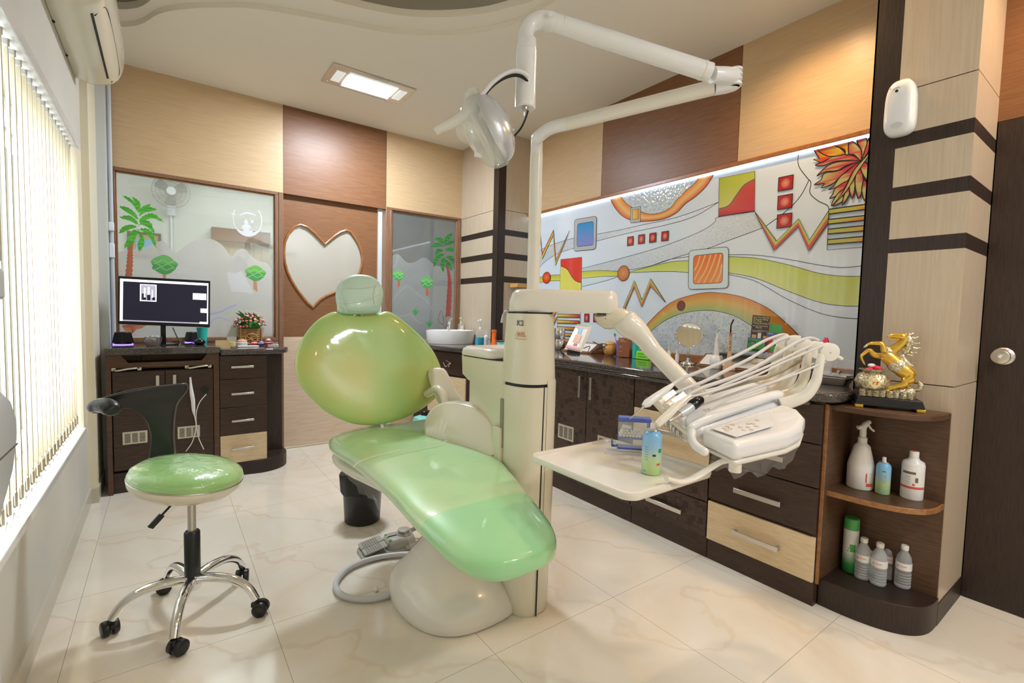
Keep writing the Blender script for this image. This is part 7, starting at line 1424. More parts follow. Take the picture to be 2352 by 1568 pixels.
# ultrasonic handpiece in its cradle, curing light
X_, Y_2, Z_, h, w_ = (2.634,1.558,0.911,0.2293,0.0379)
t = thing('scaler_handpiece', 'white ultrasonic handpiece standing in a rounded white cradle', 'dental instrument', (X_, Y_2, Z_))
MB().lathe([(w_*.75, .0008), (w_*.95, h*.12), (w_*.9, h*.25), (w_*.55, h*.34)], (X_, Y_2, Z_), n=24, sx=1.0, sy=1.0).obj('cradle', 'white_plastic', t, smooth=1.0)
MB().lathe([(w_*.42, h*.30), (w_*.38, h*.5), (w_*.28, h*.75), (w_*.12, h*.86), (w_*.10, h*.93)], (X_, Y_2, Z_), n=16).obj('handpiece', 'white_plastic', t); MB().tube(spline([(X_, Y_2, Z_+h*.92), (X_, Y_2, Z_+h*.97), (X_+.004, Y_2-.006, Z_+h), (X_+.002, Y_2-.010, Z_+h*.985)], 4), .0035, 8).obj('tip', 'steel', t)
MB().lathe([(.003, 0), (.003, .001)], (X_-w_*.82, Y_2-w_*.35, Z_+h*.13), ax=(-.9, -.4, 0), n=12).obj('button', 'ink', t)
X_, Y_2, Z_, h, w_ = (2.62,1.47,0.911,0.293,0.0388)
t = thing('curing_light', 'gold coloured curing light pen with orange shield and black curved tip', 'dental instrument', (X_, Y_2, Z_))
MB().lathe([(w_*.85, .0008), (w_*.85, .012), (w_*.45, h*.17), (w_*.34, h*.26), (w_*.30, h*.32), (w_*.24, h*.34), (w_*.25, h*.6), (w_*.20, h*.72)], (X_, Y_2, Z_), n=22).obj('body', 'gold_pen', t)
MB().lathe([(w_*.78, h*.725), (w_*.78, h*.735)], (X_, Y_2, Z_), n=28).obj('light_shield', 'orange', t); MB().tube(spline([(X_, Y_2, Z_+h*.73), (X_, Y_2, Z_+h*.86), (X_+.002, Y_2-.003, Z_+h*.92), (X_+.004, Y_2-.012, Z_+h)], 5), .0042, 10).obj('light_guide', 'black_gloss', t)
for zz in (.40, .45, .52, .56): MB().ell((X_-w_*.22, Y_2-w_*.12, Z_+h*zz), (.003, .003, .0035), 8, 5).obj('button', 'ink', t)
# leaflets: four standing in a stepped holder
t = thing('leaflet_rack', 'dark stepped leaflet rack behind the hose guides', 'rack', (2.72, 1.49, .985)); MB().box(2.69, 2.80, 1.40, 1.60, .986, 1.000).obj('base', 'ink', t, smooth=0)
def leaflet(label, pq, th, base_m, prints, texts):
    q = [Vector(v) for v in pq]; t = thing('leaflet', label, 'leaflet', (q[0]+q[1])/2, 'dental leaflets in the rack'); n_ = (q[1]-q[0]).cross(q[3]-q[0]).normalized(); n_ = n_ if n_.x < 0 else -n_
    MB().rings([q, [v-n_*th for v in q]]).obj('card', base_m, t, smooth=0)
    pt_ = lambda u, v, d: q[0].lerp(q[1], u).lerp(q[3].lerp(q[2], u), v)+n_*d
    for u0, u1, v0, v1, m_ in prints: MB().add([pt_(u0, v0, .0006), pt_(u1, v0, .0006), pt_(u1, v1, .0006), pt_(u0, v1, .0006)], [(0, 1, 2, 3)]).obj('print', m_, t, smooth=0)
    xd = (q[1]-q[0]).normalized(); yd = (q[3]-q[0]).normalized()
    for s_, u, v, sz, m_ in texts: text('lettering', s_, sz, pt_(u, v, .0012), xd, yd, m_, t, depth=.0002)
def lq(px0, px1, yt0, yb0, X, yt1=None, yb1=None): pass
leaflet('tall brown leaflet about loose dentures at the back of the rack', [(2.74,1.418,1.093),(2.74,1.321,1.089),(2.74,1.314,1.224),(2.74,1.41,1.232)], .006, 'brochure_brown', [(.08, .35, .04, .2, 'skin_doll'), (.42, .62, .02, .28, 'paper'), (.75, .95, .04, .18, 'skin_doll')],
        [('Are Your Partials', .08, .89, .0125, 'ink_gold'), ('Dentures Falling', .08, .81, .0125, 'ink_gold'), ('Or While', .08, .73, .0125, 'ink_gold'), ('Talking & Eating ??', .08, .65, .0125, 'ink_gold'), ('Ask Your Dentist About', .08, .55, .0085, 'paper'), ('Clip-On', .25, .48, .011, 'paper'), ('Partials', .4, .42, .009, 'label_red'), ('Dentures With Precision Fit', .08, .36, .0075, 'paper'), ('& Great Retention', .08, .31, .0075, 'paper')])
leaflet('green and purple leaflet at the right of the rack', [(2.745,1.313,1.07),(2.745,1.242,1.067),(2.745,1.246,1.179),(2.745,1.314,1.182)], .004, 'violet', [(0, 1, .55, 1, 'mid_green')], [])
leaflet('red, blue and green toothpaste leaflet standing front right in the rack', [(2.715,1.318,1.026),(2.715,1.256,1.021),(2.715,1.241,1.132),(2.715,1.314,1.138)], .005, 'label_red', [(0, 1, .78, 1, 'royal_blue'), (.02, .6, .68, .80, 'red'), (.35, .95, .05, .45, 'mid_green'), (.55, .95, .40, .72, 'paper')], [('NEW', .1, .90, .012, 'paper'), ('Colgate', .06, .71, .013, 'paper')])
leaflet('green toothpaste leaflet with blue border standing front left in the rack', [(2.7,1.414,1.024),(2.7,1.312,1.019),(2.7,1.309,1.1),(2.7,1.41,1.102)], .005, 'royal_blue', [(.04, .97, .05, .93, 'mid_green'), (.05, .45, .62, .76, 'red'), (.04, .97, .12, .18, 'orange')], [('NEW', .08, .80, .010, 'royal_blue'), ('Colgate', .09, .645, .011, 'paper'), ('7x', .28, .36, .015, 'paper'), ('Calcium', .2, .24, .009, 'paper')])
X_, Y_2, Z_, h, w_ = (2.52,0.944,0.911,0.2167,0.0328)
t = thing('plastic_bottle', 'translucent plastic bottle with red cap behind the hose guides', 'bottle', (X_, Y_2, Z_)); MB().lathe([(w_, .0008), (w_, h*.62), (w_*.6, h*.76), (w_*.42, h*.80)], (X_, Y_2, Z_), n=24).obj('body', 'clear_plastic', t); MB().lathe([(w_*.5, h*.79), (w_*.48, h*.88), (w_*.22, h)], (X_, Y_2, Z_), n=20).obj('cap', 'magenta', t)
MB().lathe([(w_*.93, .003), (w_*.93, h*.35)], (X_, Y_2, Z_), n=20).obj('liquid', 'clear_water', t)
t = thing('instrument_tray', 'steel instrument tray with lid and knob near the worktop end', 'tray', (2.541,0.872,0.911)); tx_, ty_ = t.location.x-.01, t.location.y+.035
MB().rings([[(x, y, z) for x, y in rrect(tx_-.050*k, tx_+.050*k, ty_-.070*k, ty_+.070*k, .02, 5)] for k, z in ((.82, .9118), (.95, .930), (1.0, .945), (1.08, .946), (1.08, .949))]).obj('tray', 'steel', t, smooth=0.8)
MB().rings([[(x, y, z) for x, y in rrect(tx_-.050*k, tx_+.050*k, ty_-.070*k, ty_+.070*k, .02, 5)] for k, z in ((1.06, .9535), (1.02, .959), (.8, .963))]).obj('lid', 'chrome', t, smooth=0.8); MB().lathe([(.005, .963), (.005, .968), (.010, .970), (.010, .976), (.006, .978)], (tx_, ty_-.02, 0), n=16).obj('knob', 'steel', t)
tag(MB().box(2.64, 2.76, .98, 1.22, .9115, .945).obj('storage_case', 'black_plastic', bevel=.004), 'flat black case at the mural behind the steel tray', 'case')
tag(MB().box(2.70, 2.78, .84, .955, .9115, 1.02).obj('acrylic_box', 'clear_plastic', bevel=.004), 'small clear acrylic box in the corner beside the dark column edge', 'box')
# ------------------------------------------------------------ instrument tray contents
X_, Y_2, Z_, h, w_ = (1.161,0.876,0.742,0.1486,0.0285)
def spray(name, label, bx, mbody, group=None, cap='white', lab=None, extra=True):
    X_, Y_2, Z_, h, w_ = bx; t = thing(name, label, 'spray can', (X_, Y_2, Z_), group)
    MB().lathe([(w_*.94, .0006), (w_, .003), (w_, h*.72), (w_*.9, h*.79), (w_*.62, h*.85), (w_*.5, h*.86)], (X_, Y_2, Z_), n=30).obj('can', mbody, t, smooth=0.9)
    MB().lathe([(w_*.60, h*.85), (w_*.64, h*.865), (w_*.60, h*.88), (w_*.42, h*.875)], (X_, Y_2, Z_), n=26).obj('neck_ring', 'steel', t); MB().lathe([(w_*.28, h*.875), (w_*.26, h), (w_*.2, h)], (X_, Y_2, Z_), n=16).obj('nozzle', cap, t)
    return t
t = spray('spray_can', 'blue and pale green spray can standing on the instrument tray', (X_, Y_2, Z_, h, w_), 'spray_can')
fd = Vector((-X_, -Y_2, 0)).normalized(); sd_ = Vector((-fd.y, fd.x, 0))
def canwrap(t, X_, Y_2, Z_, w_, u, z0, wd_, hd_, material, name='label'):
    b = MB(); k = 18; lo_ = []; hi_ = []
    a0 = math.atan2(-Y_2, -X_)+u
    for i in range(k+1): a = a0+wd_*(i/k-.5)/w_; lo_.append((X_+w_*1.010*math.cos(a), Y_2+w_*1.010*math.sin(a), Z_+z0)); hi_.append((lo_[-1][0], lo_[-1][1], Z_+z0+hd_))
    b.add(lo_+hi_, [(i, i+1, k+2+i, k+1+i) for i in range(k)]); return b.obj(name, material, t)
canwrap(t, X_, Y_2, Z_, w_, .9, h*.45, .012, .012, 'green', 'emblem'); canwrap(t, X_, Y_2, Z_, w_, .25, h*.38, .010, .006, 'ink', 'print'); canwrap(t, X_, Y_2, Z_, w_, .75, h*.20, .012, .006, 'label_red', 'emblem'); canwrap(t, X_, Y_2, Z_, w_, -.75, h*.05, .014, .006, 'sky_blue', 'print')
[canwrap(t, X_, Y_2, Z_, w_, -.55, h*(.30+.05*k_), .012, .0012, 'royal_blue', 'print') for k_ in range(6)]
t = thing('cotton_roll_dispenser', 'clear and blue cotton roll dispenser on the instrument tray', 'dispenser', (1.287,1.046,0.742))
D = [Vector(v) for v in [(1.252,1.085,0.742),(1.327,1.01,0.742)]]; du = (D[1]-D[0]); L_ = du.length; du.normalize(); dn = Vector((du.y, -du.x, 0)); dn = dn if dn.y < 0 else -dn
def DP(u, v, w): return D[0]+du*u+Vector((0, 0, v))-dn*w
def dbox(b, u0, u1, v0, v1, w0, w1): return b.add([DP(u, v, w) for w in (w0, w1) for v in (v0, v1) for u in (u0, u1)], [(0, 1, 3, 2), (4, 6, 7, 5), (0, 4, 5, 1), (2, 3, 7, 6), (0, 2, 6, 4), (1, 5, 7, 3)])
H_ = 0.1158; Wd = .042
dbox(MB(), -.002, L_+.004, .0, .006, 0, Wd).obj('base', 'off_white', t, bevel=.001)
b = MB(); dbox(b, 0, L_*1.02, H_*.88, H_, 0, Wd); b.obj('top_cover', 'blue', t, bevel=.002)
b = MB(); dbox(b, 0, L_*1.0, H_*.36, H_*.41, 0.002, Wd); dbox(b, L_*.93, L_*1.0, H_*.41, H_*.88, .002, Wd); dbox(b, 0, L_, .007, .013, .002, Wd); dbox(b, -.022, .0, .012, .017, .004, Wd*.7); dbox(b, -.022, -.018, .012, .035, .004, Wd*.7); b.obj('divider', 'blue', t, smooth=0)
dbox(MB(), 0, L_*.95, .013, H_*.88, 0, .0015).obj('window', 'clear_plastic', t, smooth=0); dbox(MB(), 0, L_*.95, .013, H_*.88, Wd-.0015, Wd).obj('rear_window', 'clear_plastic', t, smooth=0)
rr = .0052
for row, nn_ in ((0, 7), (1, 6), (2, 2)):
    for i in range(nn_): t2 = MB().tube([DP(.008+rr*row+i*rr*2.05, H_*.41+rr*(1+1.8*row)+.001, .004), DP(.008+rr*row+i*rr*2.05, H_*.41+rr*(1+1.8*row)+.001, Wd-.004)], rr, 12).obj('cotton_roll', 'cotton'); tag(t2, 'white cotton roll stacked inside the clear dispenser', 'cotton roll', 'cotton rolls in the dispenser')
t2 = MB().tube([DP(.014, H_*.72, .012), DP(.044, H_*.70, .012)], .0075, 12).obj('cotton_roll', 'cotton'); tag(t2, 'loose cotton roll lying crosswise on top inside the dispenser', 'cotton roll', 'cotton rolls in the dispenser')
t2 = MB().tube([DP(-.011, .024, .006), DP(-.011, .024, Wd*.62)], .0058, 12).obj('cotton_roll', 'cotton'); tag(t2, 'cotton roll lying in the blue outlet of the dispenser', 'cotton roll', 'cotton rolls in the dispenser')
# ------------------------------------------------------------ shelf contents
Z1 = .4985
X_, Y_2, Z_, h, w_ = (2.401,0.737,0.4985,0.2915,0.0483)
t = thing('trigger_spray_bottle', 'large white trigger spray bottle at the left of the middle shelf', 'spray bottle', (X_, Y_2, Z_))
MB().lathe([(w_*.95, .0008), (w_, .006), (w_, h*.33), (w_*.97, h*.36), (w_*.60, h*.62), (w_*.36, h*.66), (w_*.28, h*.68)], (X_, Y_2, Z_), n=32).obj('body', 'white', t, smooth=0.9)
MB().lathe([(w_*.36, h*.67), (w_*.36, h*.74), (w_*.26, h*.75), (w_*.26, h*.82)], (X_, Y_2, Z_), n=20).obj('collar', 'off_white', t)
vd = Vector((Y_2, -X_, 0)).normalized(); tdir = Vector((.80, -.6, 0)).normalized()
b = MB(); hd = Vector((X_, Y_2, Z_+h*.88)); b.tube(spline([hd+Vector((0, 0, -h*.07)), hd, hd+tdir*.010+Vector((0, 0, h*.06)), hd+tdir*.028+Vector((0, 0, h*.10))], 4), [w_*.26]*9+[w_*.2]*3+[w_*.12], 14); b.tube([hd+Vector((0, 0, h*.02)), hd-tdir*.024+Vector((0, 0, h*.0))], w_*.18, 12)
b.obj('head', 'off_white', t, smooth=1.0); MB().tube(spline([hd+tdir*.020+Vector((0, 0, h*.06)), hd+tdir*.030+Vector((0, 0, h*.0)), hd+tdir*.046+Vector((0, 0, -h*.045))], 4), w_*.09, 10).obj('trigger', 'off_white', t)
canwrap(t, X_, Y_2, Z_, w_, .75, h*.06, .030, h*.24, 'paper'); canwrap(t, X_, Y_2, Z_, w_*1.004, .75, h*.06, .028, h*.05, 'label_red', 'print'); canwrap(t, X_, Y_2, Z_, w_*1.004, .45, h*.12, .005, h*.13, 'label_red', 'print')
for k in range(5): canwrap(t, X_, Y_2, Z_, w_*1.004, .85, h*(.13+.03*k), .018, .0012, 'ink', 'print')
b0 = (2.398,0.656,0.4985,0.1518,0.0257)
t = spray('spray_can', 'blue and green spray can in front on the middle shelf', b0, 'spray_can', 'spray cans on the middle shelf')
canwrap(t, *b0[:3], b0[4], .05, b0[3]*.62, .012, .005, 'green', 'print')
for k in range(6): canwrap(t, *b0[:3], b0[4], .1, b0[3]*(.32+.04*k), .018, .001, 'logo_grey', 'print')
canwrap(t, *b0[:3], b0[4], .15, b0[3]*.06, .022, .006, 'sky_blue', 'print')
b1 = (2.464,0.697,0.4985,0.1367,0.0253)
t = spray('spray_can', 'blue spray can half hidden behind the trigger spray bottle', (b1[0]+.02, b1[1]+.045, b1[2], b1[3], b1[4]), 'spray_can', 'spray cans on the middle shelf')
X_, Y_2, Z_, h, w_ = (2.462,0.638,0.4985,0.1389,0.02)
X_ += .03; Y_2 += .03
t = thing('dark_bottle', 'dark blue bottle with white label behind the spray can', 'bottle', (X_, Y_2, Z_)); MB().lathe([(w_, .0008), (w_, h*.8), (w_*.85, h*.88), (w_*.85, h)], (X_, Y_2, Z_), n=24).obj('body', 'bottle_dark', t); canwrap(t, X_, Y_2, Z_, w_, .1, h*.25, .022, h*.3, 'paper')
X_, Y_2, Z_, h, w_ = (2.437,0.57,0.4985,0.1924,0.0372)
t = thing('liquid_bottle', 'white round disinfectant bottle with red striped label at the right of the middle shelf', 'bottle', (X_, Y_2, Z_))
MB().lathe([(w_*.96, .0008), (w_, .005), (w_, h*.72), (w_*.92, h*.78), (w_*.5, h*.83), (w_*.46, h*.86)], (X_, Y_2, Z_), n=32).obj('body', 'white', t, smooth=0.9); MB().lathe([(w_*.42, h*.85), (w_*.42, h*.985), (w_*.36, h)], (X_, Y_2, Z_), n=22).obj('cap', 'off_white', t); MB().lathe([(w_*.34, h*1.0), (w_*.34, h*1.004)], (X_, Y_2, Z_), n=20).obj('cap_top', 'label_red', t)
canwrap(t, X_, Y_2, Z_, w_, 0, h*.26, w_*2.6, h*.34, 'paper'); canwrap(t, X_, Y_2, Z_, w_*1.004, 0, h*.24, w_*2.6, h*.05, 'label_red', 'print'); canwrap(t, X_, Y_2, Z_, w_*1.004, -.35, h*.545, w_*1.2, h*.05, 'logo_grey', 'print'); canwrap(t, X_, Y_2, Z_, w_*1.004, .35, h*.38, .010, h*.10, 'logo_grey', 'print'); canwrap(t, X_, Y_2, Z_, w_*1.006, .1, h*.31, .008, .008, 'label_red', 'emblem')
for k in range(4): canwrap(t, X_, Y_2, Z_, w_*1.004, -.4, h*(.33+.05*k), .018, .001, 'ink', 'print')
X_, Y_2, Z_, h, w_ = (2.412,0.758,0.116,0.2387,0.0281)
t = thing('air_freshener', 'tall green and white air freshener can on the lower shelf', 'spray can', (X_, Y_2, Z_)); MB().lathe([(w_*.95, .0008), (w_, .004), (w_, h*.78), (w_*.93, h*.80)], (X_, Y_2, Z_), n=28).obj('can', 'air_freshener', t); MB().lathe([(w_*.98, h*.79), (w_, h*.80), (w_, h*.985), (w_*.85, h)], (X_, Y_2, Z_), n=28).obj('cap', 'mid_green', t)
canwrap(t, X_, Y_2, Z_, w_, .3, h*.40, .020, h*.14, 'mid_green', 'leaf_print')
for k in range(5): canwrap(t, X_, Y_2, Z_, w_*1.003, -.3+.12*k, h*(.40+.05*(k % 3)), .004, .006, 'green', 'leaf_print')
X_, Y_2, Z_, h, w_ = (2.545,0.759,0.116,0.1942,0.0192)
t = thing('trigger_spray_bottle', 'small pale trigger spray bottle behind the water bottles', 'spray bottle', (X_+.02, Y_2+.02, Z_)); X_ += .02; Y_2 += .02; MB().lathe([(w_, .0008), (w_, h*.6), (w_*.4, h*.72), (w_*.4, h*.85)], (X_, Y_2, Z_), n=20).obj('body', 'off_white', t)
MB().tube([(X_-.008, Y_2+.006, Z_+h*.9), (X_+.020, Y_2-.015, Z_+h*.92)], .008, 10).obj('head', 'off_white', t); MB().tube([(X_+.016, Y_2-.012, Z_+h*.9), (X_+.024, Y_2-.018, Z_+h*.78)], .003, 8).obj('trigger', 'off_white', t)
def water(bx, label):
    X_, Y_2, Z_, h, w_ = bx; t = thing('water_bottle', label, 'bottle', (X_, Y_2, Z_), 'small water bottles on the lower shelf')
    pr = [(w_*.9, .0008), (w_, .006)]
    for k in range(5): z = h*(.08+.065*k); pr += [(w_, z), (w_*.93, z+h*.018), (w_, z+h*.036)]
    pr += [(w_*.97, h*.44), (w_*.97, h*.62), (w_*.85, h*.74), (w_*.42, h*.86), (w_*.40, h*.89)]
    MB().lathe(pr, (X_, Y_2, Z_), n=24).obj('body', 'clear_water', t, smooth=1.0); MB().lathe([(w_*.46, h*.89), (w_*.48, h*.90), (w_*.48, h*.985), (w_*.4, h)], (X_, Y_2, Z_), n=20).obj('cap', 'off_white', t)
    MB().lathe([(w_*.99, h*.44), (w_*.99, h*.61)], (X_, Y_2, Z_), n=24, cap=False).obj('label', 'paper', t); canwrap(t, X_, Y_2, Z_, w_, .0, h*.52, .022, .004, 'pouch_pink', 'print'); canwrap(t, X_, Y_2, Z_, w_, -.7, h*.50, .006, .008, 'pouch_pink', 'print')
water((2.393,0.704,0.116,0.1748,0.0285), 'water bottle at the left front beside the green air freshener')
water((2.393,0.648,0.116,0.1764,0.0289), 'middle water bottle of the front row')
water((2.457,0.583,0.116,0.1751,0.0279), 'rightmost water bottle standing apart near the shelf front')
water((2.494,0.703,0.116,0.1626,0.026), 'rear water bottle between the left and middle front bottles')
water((2.487,0.642,0.116,0.1659,0.0264), 'rear water bottle between the middle and rightmost bottles')
# ------------------------------------------------------------ horse statuette on the top board
HX, HY, HZ, hh_, hw_ = (2.573,0.698,0.859,0.3253,0.0075)
t = thing('horse_statuette', 'golden rearing horse statuette with money sack on a black plinth', 'statuette', (2.565,0.703,0.859))
hd_ = 2.1429505638569455
def HPx(px, py, dd=0.0): # local plane of the statuette, metres right and up from the plinth centre
    k = hd_/1095.37; return Vector(t.location)+Vector((RX[0], RX[1], 0)).normalized()*((px-2040)*k)+Vector((0, 0, (912-py)*k))+Vector((FW[0], FW[1], 0)).normalized()*dd
pl0 = [HPx(1962, 912, 0), HPx(2088, 930, -.045), HPx(2120, 914, .0), HPx(2000, 900, .055)]
base_c = Vector(t.location); hr_ = (HPx(2110, 912)-HPx(1975, 912)).normalized(); hr_ = Vector((.42, -.91, 0)).normalized(); hn_ = Vector((-hr_.y, hr_.x, 0))
def brick(b, c, a, w, z0, z1, k=1.0): return b.rings([[c+hr_*s1*a+hn_*s2*w+Vector((0, 0, z0)) for s1, s2 in ((-1, -1), (1, -1), (1, 1), (-1, 1))], [c+hr_*s1*a*k+hn_*s2*w*k+Vector((0, 0, z1)) for s1, s2 in ((-1, -1), (1, -1), (1, 1), (-1, 1))]])
pc_ = Vector((2.362, .650, .8595)); PLc = pc_
brick(MB(), pc_, .112, .052, .010, .044, .90).obj('plinth', 'black_plastic', t, bevel=.002)
for s1 in (-1, 1):
    for s2 in (-1, 1): brick(MB(), pc_+hr_*s1*.098+hn_*s2*.040, .014, .012, .0, .0135).obj('plinth_foot', 'gold', t, bevel=.002)
def HP(u, v, w=0.0): # u along the plinth (metres), v height above plinth top, w towards the wall
    return PLc+hr_*u+hn_*w+Vector((0, 0, .044+v))
S7 = 1/7.47*hd_/1095.37
def Q(cx_, cy_, w=0.0): # from close-up measures, centred on the plinth
    return HP((cx_-650)*S7*.80, (1255-cy_)*S7*.93, w)
def limb(b, pts, rs_, n=12, k=4):
    sp = spline(pts, k); rr2 = []
    for i in range(len(sp)): f_ = i/k; a = min(int(f_), len(rs_)-2); rr2.append(lerp(rs_[a], rs_[a+1], f_-a))
    return b.tube(sp, [r*S7 for r in rr2], n)
b = MB()
limb(b, [Q(1010, 900), Q(960, 860), Q(870, 800), Q(760, 700), Q(640, 600), Q(560, 540), Q(520, 510)], [60, 100, 115, 105, 105, 95, 50], 18)
limb(b, [Q(600, 560), Q(680, 470), Q(760, 400), Q(830, 320), Q(850, 260)], [85, 75, 62, 50, 40], 16)
limb(b, [Q(870, 245), Q(800, 240), Q(720, 232), Q(640, 235), Q(585, 250)], [42, 50, 40, 27, 18], 14)
limb(b, [Q(760, 290), Q(700, 285), Q(640, 290), Q(620, 300)], [28, 20, 14, 8], 10)
for dw in (-.010, .010): b.tube([Q(860, 225, dw), Q(885, 180, dw*1.4)], [S7*16, S7*3], 8)
limb(b, [Q(540, 500, -.014), Q(500, 380, -.014), Q(420, 365, -.014), Q(310, 375, -.014), Q(265, 405, -.014)], [42, 34, 30, 20, 15])
limb(b, [Q(520, 580, .014), Q(400, 560, .014), Q(330, 490, .014), Q(240, 560, .014), Q(205, 610, .014), Q(240, 690, .014)], [52, 42, 32, 24, 18, 14])
limb(b, [Q(980, 900, -.014), Q(900, 960, -.014), Q(860, 1020, -.016), Q(740, 1060, -.018), Q(640, 1110, -.018), Q(600, 1150, -.018)], [80, 70, 48, 34, 28, 22])
limb(b, [Q(1000, 900, .018), Q(930, 1000, .018), Q(960, 1100, .018), Q(900, 1180, .018)], [78, 55, 38, 26])
b.obj('horse', 'gold', t, smooth=1.3)
for q0, q1 in ((Q(270, 405, -.014), Q(215, 445, -.014)), (Q(240, 690, .014), Q(275, 745, .014))): MB().tube([q0, q1], [S7*20, S7*7], 10).obj('hoof', 'silver_ornate', t)
b = MB()
for i, (p0, p1, p2) in enumerate(((Q(890, 210), Q(940, 200), Q(985, 170)), (Q(900, 260), Q(990, 260), Q(1045, 235)), (Q(890, 310), Q(990, 350), Q(1080, 335)), (Q(880, 350), Q(1000, 420), Q(1095, 415)), (Q(860, 400), Q(960, 500), Q(1040, 490)), (Q(830, 430), Q(900, 520), Q(985, 545)))): b.tube(spline([p0, p1, p2], 5), [S7*lerp(36, 6, k/10) for k in range(11)], 8)
limb(b, [Q(880, 220), Q(930, 330), Q(900, 450), Q(850, 520)], [40, 55, 50, 30], 10)
b.obj('mane', 'silver_ornate', t, smooth=1.3)
b = MB(); limb(b, [Q(1085, 960), Q(1140, 1020), Q(1100, 1090), Q(1000, 1100)], [22, 34, 30, 14]); b.obj('tail', 'silver_ornate', t, smooth=1.3)
R3 = Matrix((hr_, hn_, Vector((0, 0, 1)))).transposed()
tiltm = R3 @ Matrix.Rotation(-.75, 3, 'Y')
b = MB(); b.ell(Q(770, 720), (S7*165, S7*118, S7*120), 22, 14, R=R3 @ Matrix.Rotation(.7, 3, 'Y')); b.ell(Q(610, 495), (S7*105, S7*90, S7*70), 18, 12, R=R3 @ Matrix.Rotation(.5, 3, 'Y')); b.tube([Q(800, 540), Q(850, 640), Q(980, 720), Q(1040, 715)], [S7*50, S7*60, S7*25, S7*6], 12); b.obj('saddle_cloth', 'silver_ornate', t, smooth=1.3)
b = MB(); sk = Q(400, 1010); b.lathe([(S7*90, -S7*150), (S7*215, -S7*90), (S7*235, S7*10), (S7*190, S7*110), (S7*120, S7*150), (S7*190, S7*190), (S7*170, S7*200), (S7*60, S7*170)], sk, n=26); b.obj('money_sack', 'silver_ornate', t, smooth=1.3)
dm = sk-hn_*S7*238; MB().rings([[dm+hr_*x*S7+Vector((0, 0, z*S7))-hn_*d for x, z in ((-85, 0), (0, -85), (85, 0), (0, 85))] for d in (0, .001)]).obj('emblem', 'ink_gold', t, smooth=0)
text('emblem_sign', '\u8d22', 0.010, dm-hr_*.0045-hn_*.0014-Vector((0, 0, .004)), hr_, (0, 0, 1), 'red', t) if False else MB().tube([dm-hr_*S7*38-hn_*.0014+Vector((0, 0, S7*15)), dm-hr_*S7*10-hn_*.0014+Vector((0, 0, S7*18)), dm-hr_*S7*30-hn_*.0014-Vector((0, 0, S7*20))], S7*5, 6).tube([dm+hr_*S7*5-hn_*.0014+Vector((0, 0, S7*8)), dm+hr_*S7*45-hn_*.0014+Vector((0, 0, S7*10))], S7*5, 6).tube([dm+hr_*S7*28-hn_*.0014+Vector((0, 0, S7*25)), dm+hr_*S7*26-hn_*.0014-Vector((0, 0, S7*20)), dm+hr_*S7*8-hn_*.0014-Vector((0, 0, S7*22))], S7*5, 6).obj('emblem_sign', 'red', t)
for u, v in ((310, 820), (350, 800), (440, 770), (480, 780), (290, 850)): MB().ell(Q(u, v, -.006), (S7*48, S7*40, S7*34), 10, 7).obj('red_gem', 'magenta', t)
MB().ell(Q(370, 740, 0), (S7*70, S7*50, S7*30), 10, 7).obj('white_gem', 'white', t)
b = MB()
for i in range(8):
    c_ = Q(245+i*104, 1250, -.022+.004*(i % 2))
    for k in range(5): b.lathe([(S7*46, S7*22*k), (S7*50, S7*(22*k+8)), (S7*46, S7*(22*k+18))], c_, n=16)
limb(b, [Q(560, 1190, .01), Q(760, 1170, .01), Q(980, 1150, .01), Q(1000, 1230, .01)], [60, 85, 95, 60], 12); b.obj('coin_stacks', 'silver_ornate', t, smooth=1.0)
# ------------------------------------------------------------ on the floor and walls
X_, Y_2, Z_, h, w_ = (0.916,2.641,0.0,0.2624,0.1015)
t = thing('waste_bin', 'black round waste bin with black liner behind the treatment chair', 'bin', (.905, 2.66, 0)); X_, Y_2 = .905, 2.66
MB().lathe([(.092, .0008), (.098, .008), (.110, .25), (.116, .272), (.112, .278), (.106, .272), (.092, .02), (.001, .02)], (X_, Y_2, 0), n=40).obj('bin', 'bin_black', t, smooth=0.9)
rs = []
for k, z in ((1.06, .21), (1.10, .245), (1.12, .272), (1.05, .287), (.97, .272)): rs.append([(X_+.112*k*math.cos(a)*(1+.02*math.sin(9*a)), Y_2+.112*k*math.sin(a)*(1+.02*math.sin(9*a)), z-(.035*max(0, math.cos(a-3.6)) if z < .24 else 0)+.005*math.sin(7*a)) for a in [2*PI*i/60 for i in range(60)]])
MB().rings(rs, cap=False).obj('liner', 'seal_black', t, smooth=1.5)
t = thing('foot_control', 'grey foot control pedal with round button and green marks on the floor', 'foot control', (.945, 2.25, 0))
fo = Vector((.945, 2.25, 0)); fdx = Vector((.93, -.05, 0)).normalized(); fdy = Vector((-fdx.y, fdx.x, 0))
def FP(u, v, z): return fo+fdx*u+fdy*v+Vector((0, 0, z))
b = MB(); b.rings([[FP(u, v, z) for u, v in rrect(-.19*k, .10*k, -.07*k, .07*k, .03, 5)] for k, z in ((1, .001), (1, .012), (.97, .018))]); b.obj('base_plate', 'grey_plastic', t)
b = MB(); b.rings([[FP(u, v, z) for u, v in rrect(-.07+g, .09-g, -.06+g, .06-g, .04, 6)] for g, z in ((0, .018), (.002, .040), (.010, .058), (.025, .064))]); b.obj('housing', 'grey_plastic', t, smooth=1.0)
b = MB()
for s_ in (-1, 1): b.obox(FP(-.125, s_*.034, .040), fdx*.055+Vector((0, 0, .010)), fdy*.031, (0, 0, .004))
for i in range(7):
    for s_ in (-1, 1): b.obox(FP(-.165+.011*i, s_*.034, .0395+.002*i), fdx*.002, fdy*.026, (0, 0, .003))
b.obj('pedal', 'grey_plastic', t, bevel=.002)
